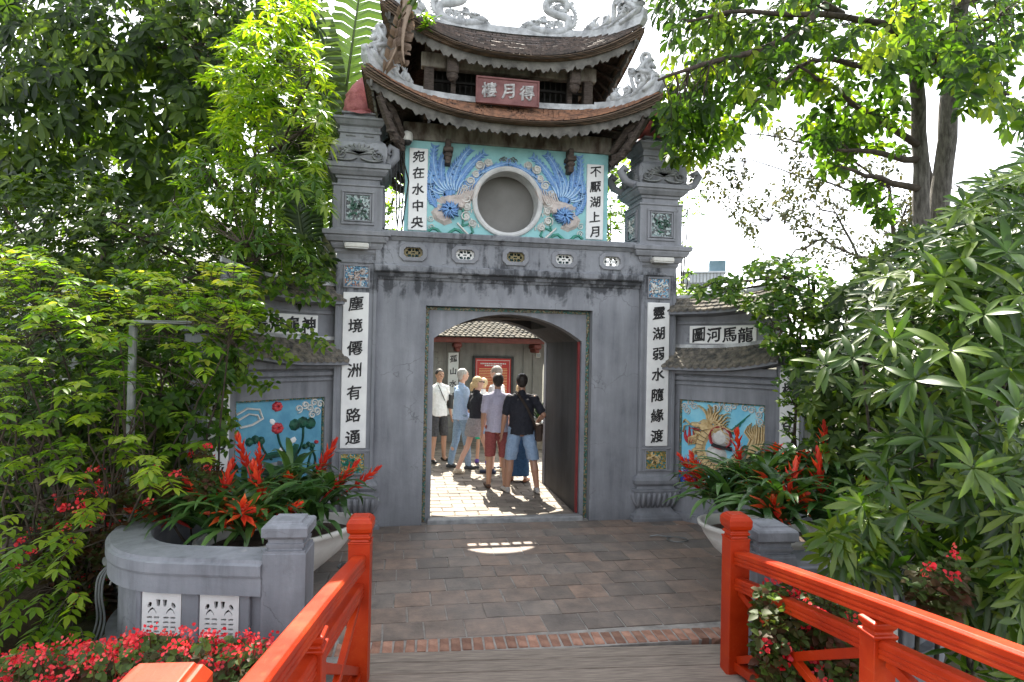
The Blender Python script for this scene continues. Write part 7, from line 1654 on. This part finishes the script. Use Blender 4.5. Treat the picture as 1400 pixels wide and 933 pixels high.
bushy('undergrowth_shrub', 'dark tangled shrub behind the lamp pole on the left', 'shrub', [(-40, 250), (130, 230), (260, 320), (450, 330), (455, 410), (330, 420), (330, 560), (300, 700), (210, 700), (160, 800), (-40, 820)], (6.9, 9.6), 3000, 7, .13, .055, GL['dark'], None, .95, 50, .2, .4, (-20, 45), stems=14, floor=.05)
bushy('undergrowth_shrub', 'mid green bush of small leaves around the head of the left splayed wall', 'shrub', [(150, 300), (300, 290), (450, 340), (456, 385), (400, 400), (335, 400), (320, 470), (170, 470)], (6.4, 7.4), 420, 7, .085, .042, GL['mid'], None, .7, 30, .4, .4, stems=8, floor=.6, root=(250, 560, 8.2), via=(270, 400, 7.6))
bushy('background_hedge', 'dark wall of foliage far behind the lamp pole on the left', 'hedge', [(-60, 170), (120, 210), (250, 190), (460, 250), (460, 560), (330, 640), (-60, 640)], (10.5, 13.5), 2100, 7, .20, .09, GL['dark'], None, .85, 36, .2, .4, (-20, 45), stems=6, tw=False, floor=.05)
bushy('undergrowth_shrub', 'deep shaded shrub low behind the curved planter wall on the left', 'shrub', [(-40, 560), (150, 560), (300, 520), (325, 640), (230, 680), (150, 760), (-40, 800)], (6.2, 7.4), 900, 7, .11, .05, GL['dark'], None, .95, 36, .3, .5, stems=10, floor=.05)
# compound-leaved shrubs, sprays of leaflets
def spray_shrub(label, poly, zr, n, mat, lvr, name='spray_shrub', L=.30, ll=.088, lw=.040, pairs=4, grp='shrubs with paired leaflets on the left', cl=.55):
    us = [p[0] for p in poly]; q = A_(sum(us) / len(us), 500, (zr[0] + zr[1]) / 2); t = thing(name, label, 'shrub', (q.x, q.y, 0), 0, grp)
    P = scatter(poly, zr, n, cl, 34, .15); c = P.mean(0); c[2] *= .5; c = c + np.array([.17, .98, 0]) * .5
    D = outward(P, c, .25, .55); lvc = np.clip(rng.uniform(lvr[0], lvr[1], n) + (P[:, 2] - P[:, 2].mean()) * .15, 0, 1)
    lf = LF(); sprays(lf, P, D, L, pairs, ll, lw, lvc=lvc); lf.build('foliage', [mat], t)
    m = MB(); rts = []
    for k in range(9):
        b0 = Vector((q.x + random.uniform(-.7, .7), q.y + random.uniform(-.3, .3), -.05)); e_ = Vector(P[int(rng.integers(n))]); mid = b0.lerp(e_, .6); b0 += Vector((.1, .5, 0)); limb(m, [b0, mid + Vector((0, .2, 0)), e_], .013, .006, 5, .03)
        for f in (.2, .5, .8, 1): rts += [b0.lerp(mid, f), mid.lerp(e_, f)]
    twigs(m, rts, P, .005)
    for a, d in zip(P, D): m.tube([tuple(a), tuple(a + d * L * .5 - np.array([0, 0, L * .09])), tuple(a + d * L - np.array([0, 0, L * .35]))], [.004, .003, .002], 3)
    m.build('stem', M_['twig'], t); return t
spray_shrub('bright yellow green shrub with paired leaflets behind the top of the lamp pole', [(-40, 370), (60, 350), (150, 395), (270, 375), (340, 380), (345, 450), (300, 510), (180, 490), (60, 520), (-40, 560)], (4.9, 6.6), 420, GL['new'], (.1, .9))
spray_shrub('green leaflet shrub in front of the lamp pole at mid height', [(-40, 540), (80, 500), (150, 560), (110, 640), (40, 640), (-40, 600)], (4.4, 5.6), 90, GL['bright'], (.3, .9))
spray_shrub('low leaflet shrub with pale shoots left of the planter wall', [(-40, 640), (60, 660), (140, 600), (215, 600), (265, 640), (160, 690), (60, 800), (-40, 850)], (4.3, 5.6), 120, GL['bright'], (.3, .95))
spray_shrub('broad leaved sprig reaching right in front of the left end pillar', [(180, 560), (260, 570), (290, 610), (230, 650), (180, 640)], (5.2, 6), 26, GL['bright'], (.2, .7), L=.24, ll=.10, lw=.048)
bushy('undergrowth_shrub', 'dark green broad leaved shrub below the bright one on the far left', 'shrub', [(-40, 480), (120, 470), (320, 480), (300, 600), (120, 560), (-40, 600)], (5.6, 6.8), 330, 7, .10, .048, GL['mid'], None, .6, 36, .3, .5, stems=8, lvr=(0, .6))
spray_shrub('low leafy sprays covering the soil at the far lower left', [(-40, 760), (60, 770), (130, 800), (120, 860), (40, 880), (-40, 880)], (4.3, 5.0), 60, GL['bright'], (.1, .8), L=.24)
spray_shrub('thin leaflet sprigs crossing right in front of the grey lamp pole', [(150, 450), (212, 450), (215, 540), (200, 640), (150, 640)], (4.9, 5.25), 22, GL['bright'], (.2, .9))
# vine strands across the left splayed wall
t = thing('climbing_vine', 'vine strands trailing across the left splayed wall and its white plaque', 'vine', tuple(A_(340, 430, 6.6)), 0, 'vines over the splayed walls')
m = MB(); lf = LF()
for P in (((330, 425, 6.5), (370, 432, 6.6), (400, 450, 6.7), (430, 462, 6.8), (455, 470, 6.9)), ((330, 395, 6.4), (360, 395, 6.5), (400, 405, 6.6), (440, 402, 6.8), (455, 410, 6.9)), ((325, 440, 6.4), (345, 470, 6.4), (380, 485, 6.5), (405, 488, 6.6)), ((320, 470, 6.3), (330, 500, 6.3), (350, 525, 6.4), (375, 530, 6.5)), ((330, 380, 6.3), (340, 410, 6.4), (350, 440, 6.4), (370, 460, 6.5)), ((300, 470, 6.2), (296, 510, 6.2), (305, 560, 6.2), (320, 590, 6.2)), ((250, 520, 6.1), (285, 560, 6.1), (300, 600, 6.1), (310, 610, 6.1)), ((375, 380, 6.6), (410, 378, 6.7), (445, 388, 6.8))):
    pts = [A_(*p) for p in P]; limb(m, pts, .006, .003, 4, .01); Q = []
    for k in range(len(pts) - 1):
        for f in np.linspace(0, 1, 9)[:-1]: Q.append(tuple(pts[k].lerp(pts[k + 1], float(f)) + Vector((random.uniform(-.05, .05), random.uniform(-.05, .02), random.uniform(-.06, .06)))))
    rosettes(lf, np.array(Q), np.tile([[-.1, -.8, .4]], (len(Q), 1)), 3, .082, .048, (-20, 50), lvr=(.3, 1))
m.build('stem', M_['twig'], t); lf.build('foliage', [GL['mid']], t)
bushy('climbing_vine', 'vine mound spilling over the left splayed wall from the shrubs', 'vine', [(270, 395), (335, 380), (350, 420), (335, 470), (345, 520), (310, 540), (262, 500)], (6.0, 6.8), 210, 6, .085, .048, GL['mid'], 'vines over the splayed walls', .6, 26, .3, .5, stems=5, lvr=(.3, 1), floor=.5, root=(270, 430, 6.8))
# banana / traveller's palm behind the left pillar
def big_leaf(parent, base, tip, bend, W, mat, lv, tear=.12, name='leaf_blade', n=64, start=.25, nrm=None):
    base, tip, bend = Vector(base), Vector(tip), Vector(bend); vs = []; fs = []; pts = []
    nn = Vector(nrm or (.17, .95, .2)).normalized()
    for k in range(n + 1):
        f = k / n; pts.append(base * (1 - f) ** 2 + bend * 2 * f * (1 - f) + tip * f * f)
    m = MB(); m.tube(pts, [.035 * (1 - .75 * k / n) for k in range(n + 1)], 6); rib = m.build('midrib', mat, parent, smooth=True); lvattr(rib.data, 1.0)
    k0 = int(start * n); rows = []
    for k in range(k0, n + 1):
        f = (k - k0) / (n - k0); w_ = W * (sin(pi * (f * .93 + .05)) ** .6); t_ = (pts[min(k + 1, n)] - pts[max(k - 1, 0)]).normalized(); s_ = t_.cross(nn).normalized()
        for sgn in (-1, 1):
            j1 = random.uniform(.85, 1.0) if random.random() < tear * 2 else 1; pl_ = .014 * (1 if k % 2 else -1)
            a = pts[k]; e_ = t_ * .18 * W
            rows.append([a, a + s_ * sgn * w_ * .5 * j1 + e_ + nn * (-.05 + pl_), a + s_ * sgn * w_ * j1 + e_ * 2 + nn * (.02 + pl_) + Vector((0, 0, -.18 * w_))])
    m = MB()
    for side in (0, 1):
        R_ = rows[side::2]
        for k in range(len(R_) - 1):
            if random.random() < tear * .4: continue
            A, B = R_[k], R_[k + 1]; gp_ = 0 if k % 2 else .35; B = [B[0], B[1] + (A[1] - B[1]) * gp_ * .5, B[2] + (A[2] - B[2]) * gp_]; b = len(m.v); m.v += [tuple(p) for p in A + B]; m.f += [(b, b + 1, b + 4, b + 3), (b + 1, b + 2, b + 5, b + 4)]; m.m += [0, 0]
    o = m.build(name, mat, parent, smooth=False, recalc=False); lvattr(o.data, lv); return o
q = A_(455, 480, 9.2); t = thing('banana_plant', 'tall banana plant with huge ribbed leaves rising behind the left gate pillar', 'palm', (q.x, q.y, 0))
for (b, mid, tp, W_) in (((470, 330, 9.0), (440, 180, 9.0), (415, -40, 8.6), .42), ((450, 340, 9.2), (470, 120, 9.2), (500, -60, 8.8), .40), ((440, 350, 9.4), (440, 220, 9.6), (470, 60, 9.8), .45), ((440, 380, 9.0), (395, 260, 9.0), (372, 150, 8.8), .36), ((455, 400, 9.1), (430, 300, 9.2), (440, 170, 9.4), .42), ((435, 420, 9.0), (410, 330, 8.9), (400, 215, 8.9), .34)):
    big_leaf(t, A_(*b), A_(*tp), A_(*mid), W_, GL['palm'], random.random())
m = MB(); limb(m, [Vector((q.x, q.y, -.05)), A_(455, 400, 9.1), A_(450, 320, 9.1)], .16, .09, 10); m.build('trunk', pm('banana_stem', (.10, .11, .05), (.20, .19, .10), scale=6, bump=.3), t, smooth=True)
q = A_(545, 30, 7.0); t = thing('dry_banana_leaf', 'torn dry brown banana leaf caught between the two roofs on the left', 'leaf', tuple(A_(535, 85, 7.1)))
big_leaf(t, A_(552, -10, 7.3), A_(528, 95, 7.0), A_(560, 40, 7.1), .13, GL['dry'], .6, .1, n=14, start=.1, nrm=(.2, -.9, .4)); big_leaf(t, A_(560, 10, 7.2), A_(553, 88, 7.0), A_(545, 50, 7.0), .10, GL['dry'], .3, .1, n=12, start=.1, nrm=(.5, -.9, .1))
big_leaf(t, A_(575, -15, 7.2), A_(540, 48, 7.2), A_(555, 20, 7.2), .07, GL['palm'], .3, .0, n=12, start=.1, nrm=(.5, -.9, .1))
t, P = bushy('roof_weed', 'small leafy weed growing on the upper roof beside the left dragon', 'plant', [(568, 20), (592, 5), (600, 30), (585, 48), (572, 45)], (7.25, 7.4), 9, 5, .12, .04, GL['mid'], None, 0, stems=0, tw=False)
# ---- begonia beds
def begonias(label, poly, zr, n, lv_leaf, nf, hz, floor=-.4, pet=.030, zfun=None, loc=None):
    P = scatter(poly, zr, n, .9, 30, floor, zfun); lf = LF()
    rosettes(lf, P, np.tile([[0, -.35, .9]], (n, 1)) + rng.normal(0, .3, (n, 3)), 6, .047, .036, (-5, 55), lvr=lv_leaf, shape=(.38, .95, .75, .85))
    low = P.copy(); low[:, 2] -= rng.uniform(.06, .16, n); rosettes(lf, low, np.tile([[0, -.3, .9]], (n, 1)), 5, .065, .05, (-10, 50), lvr=(0, .5))
    st = MB()
    Q = scatter(poly, zr, nf, .75, 22, floor, zfun); Q[:, 2] += hz + rng.uniform(-.03, .05, len(Q)); Q -= np.array([.17, .98, 0]) * .04
    R3 = np.repeat(Q, 3, 0) + rng.normal(0, .016, (len(Q) * 3, 3))
    rosettes(lf, R3, np.tile([[-.15, -.8, .6]], (len(R3), 1)) + rng.normal(0, .4, (len(R3), 3)), 4, pet, pet * .95, (10, 50), 1, (0, 1), droop=.1, shape=(.45, .9, .8, .8))
    # thin stems: slender upright leaves of dark tone
    S_ = Q.copy(); S_[:, 2] -= .14; lf.add(S_, np.tile([[0, 0, 1.0]], (len(S_), 1)) + rng.normal(0, .15, S_.shape), np.tile([[0, 1.0, 0]], (len(S_), 1)), .15, .007, .1, 0, 0, 0)
    o = lf.build('begonia_bed', [GL['begleaf'], GL['petal']]); tag(o, label, 'flowers'); return o
begonias('bed of red begonias in front of the white lattice panels left of the bridge', [(-40, 905), (120, 885), (200, 874), (375, 882), (405, 905), (340, 960), (330, 1000), (-40, 1000)], (3.2, 4.2), 1300, (.2, 1), 900, .035, -.1, .021)
begonias('shaded slope of red begonias between the shrubs and the planter wall', [(60, 700), (130, 650), (250, 640), (280, 600), (310, 650), (215, 700), (155, 740), (150, 850), (60, 870), (-20, 850)], (4.9, 6.2), 620, (0, .7), 110, .04, .05)
begonias('small patch of red begonias behind the right railing', [(1035, 800), (1100, 800), (1170, 830), (1180, 960), (1060, 960), (1030, 880)], (3.5, 4.2), 420, (.2, .8), 70, .03, -.6)
begonias('few red begonias under the glossy shrub on the far right', [(1240, 780), (1300, 760), (1330, 800), (1260, 830)], (3.4, 4.2), 60, (.2, .8), 9, .03, -.6)
# soil mounds of the beds
def mound(name, x0, x1, y0, y1, z, amp, fall=.5):
    g = MB(); n = 40; vs = []
    for j in range(n + 1):
        for i in range(n + 1):
            x = x0 + (x1 - x0) * i / n; y = y0 + (y1 - y0) * j / n; e = min(1, min(i, n - i, j, n - j) / (n * .12)); zz = (z + amp * (sin(x * 2.3) * sin(y * 1.9) + .4 * sin(x * 7 + y * 5))) * e - .7 * (1 - e); vs.append((x, y, zz))
    g.add(vs, [(j * (n + 1) + i, j * (n + 1) + i + 1, (j + 1) * (n + 1) + i + 1, (j + 1) * (n + 1) + i) for j in range(n) for i in range(n)]); return struct(name, g, M_['soil'], smooth=True)
mound('flower_bed_soil', -6.5, -2.15, 3.6, 9.5, .20, .07); mound('front_bed_soil', -5.5, -.42, 2.2, 4.55, -.02, .03); mound('right_bed_soil', 2.5, 6.5, 1.5, 4.0, -.35, .05)
pl = MB(); pl.add([(-2.0, 4.9, .2), (-1.1, 4.75, .2), (-1.2, 5.2, .2), (-1.7, 6.9, .2), (-2.0, 5.6, .2)], [(0, 1, 2, 3, 4)])
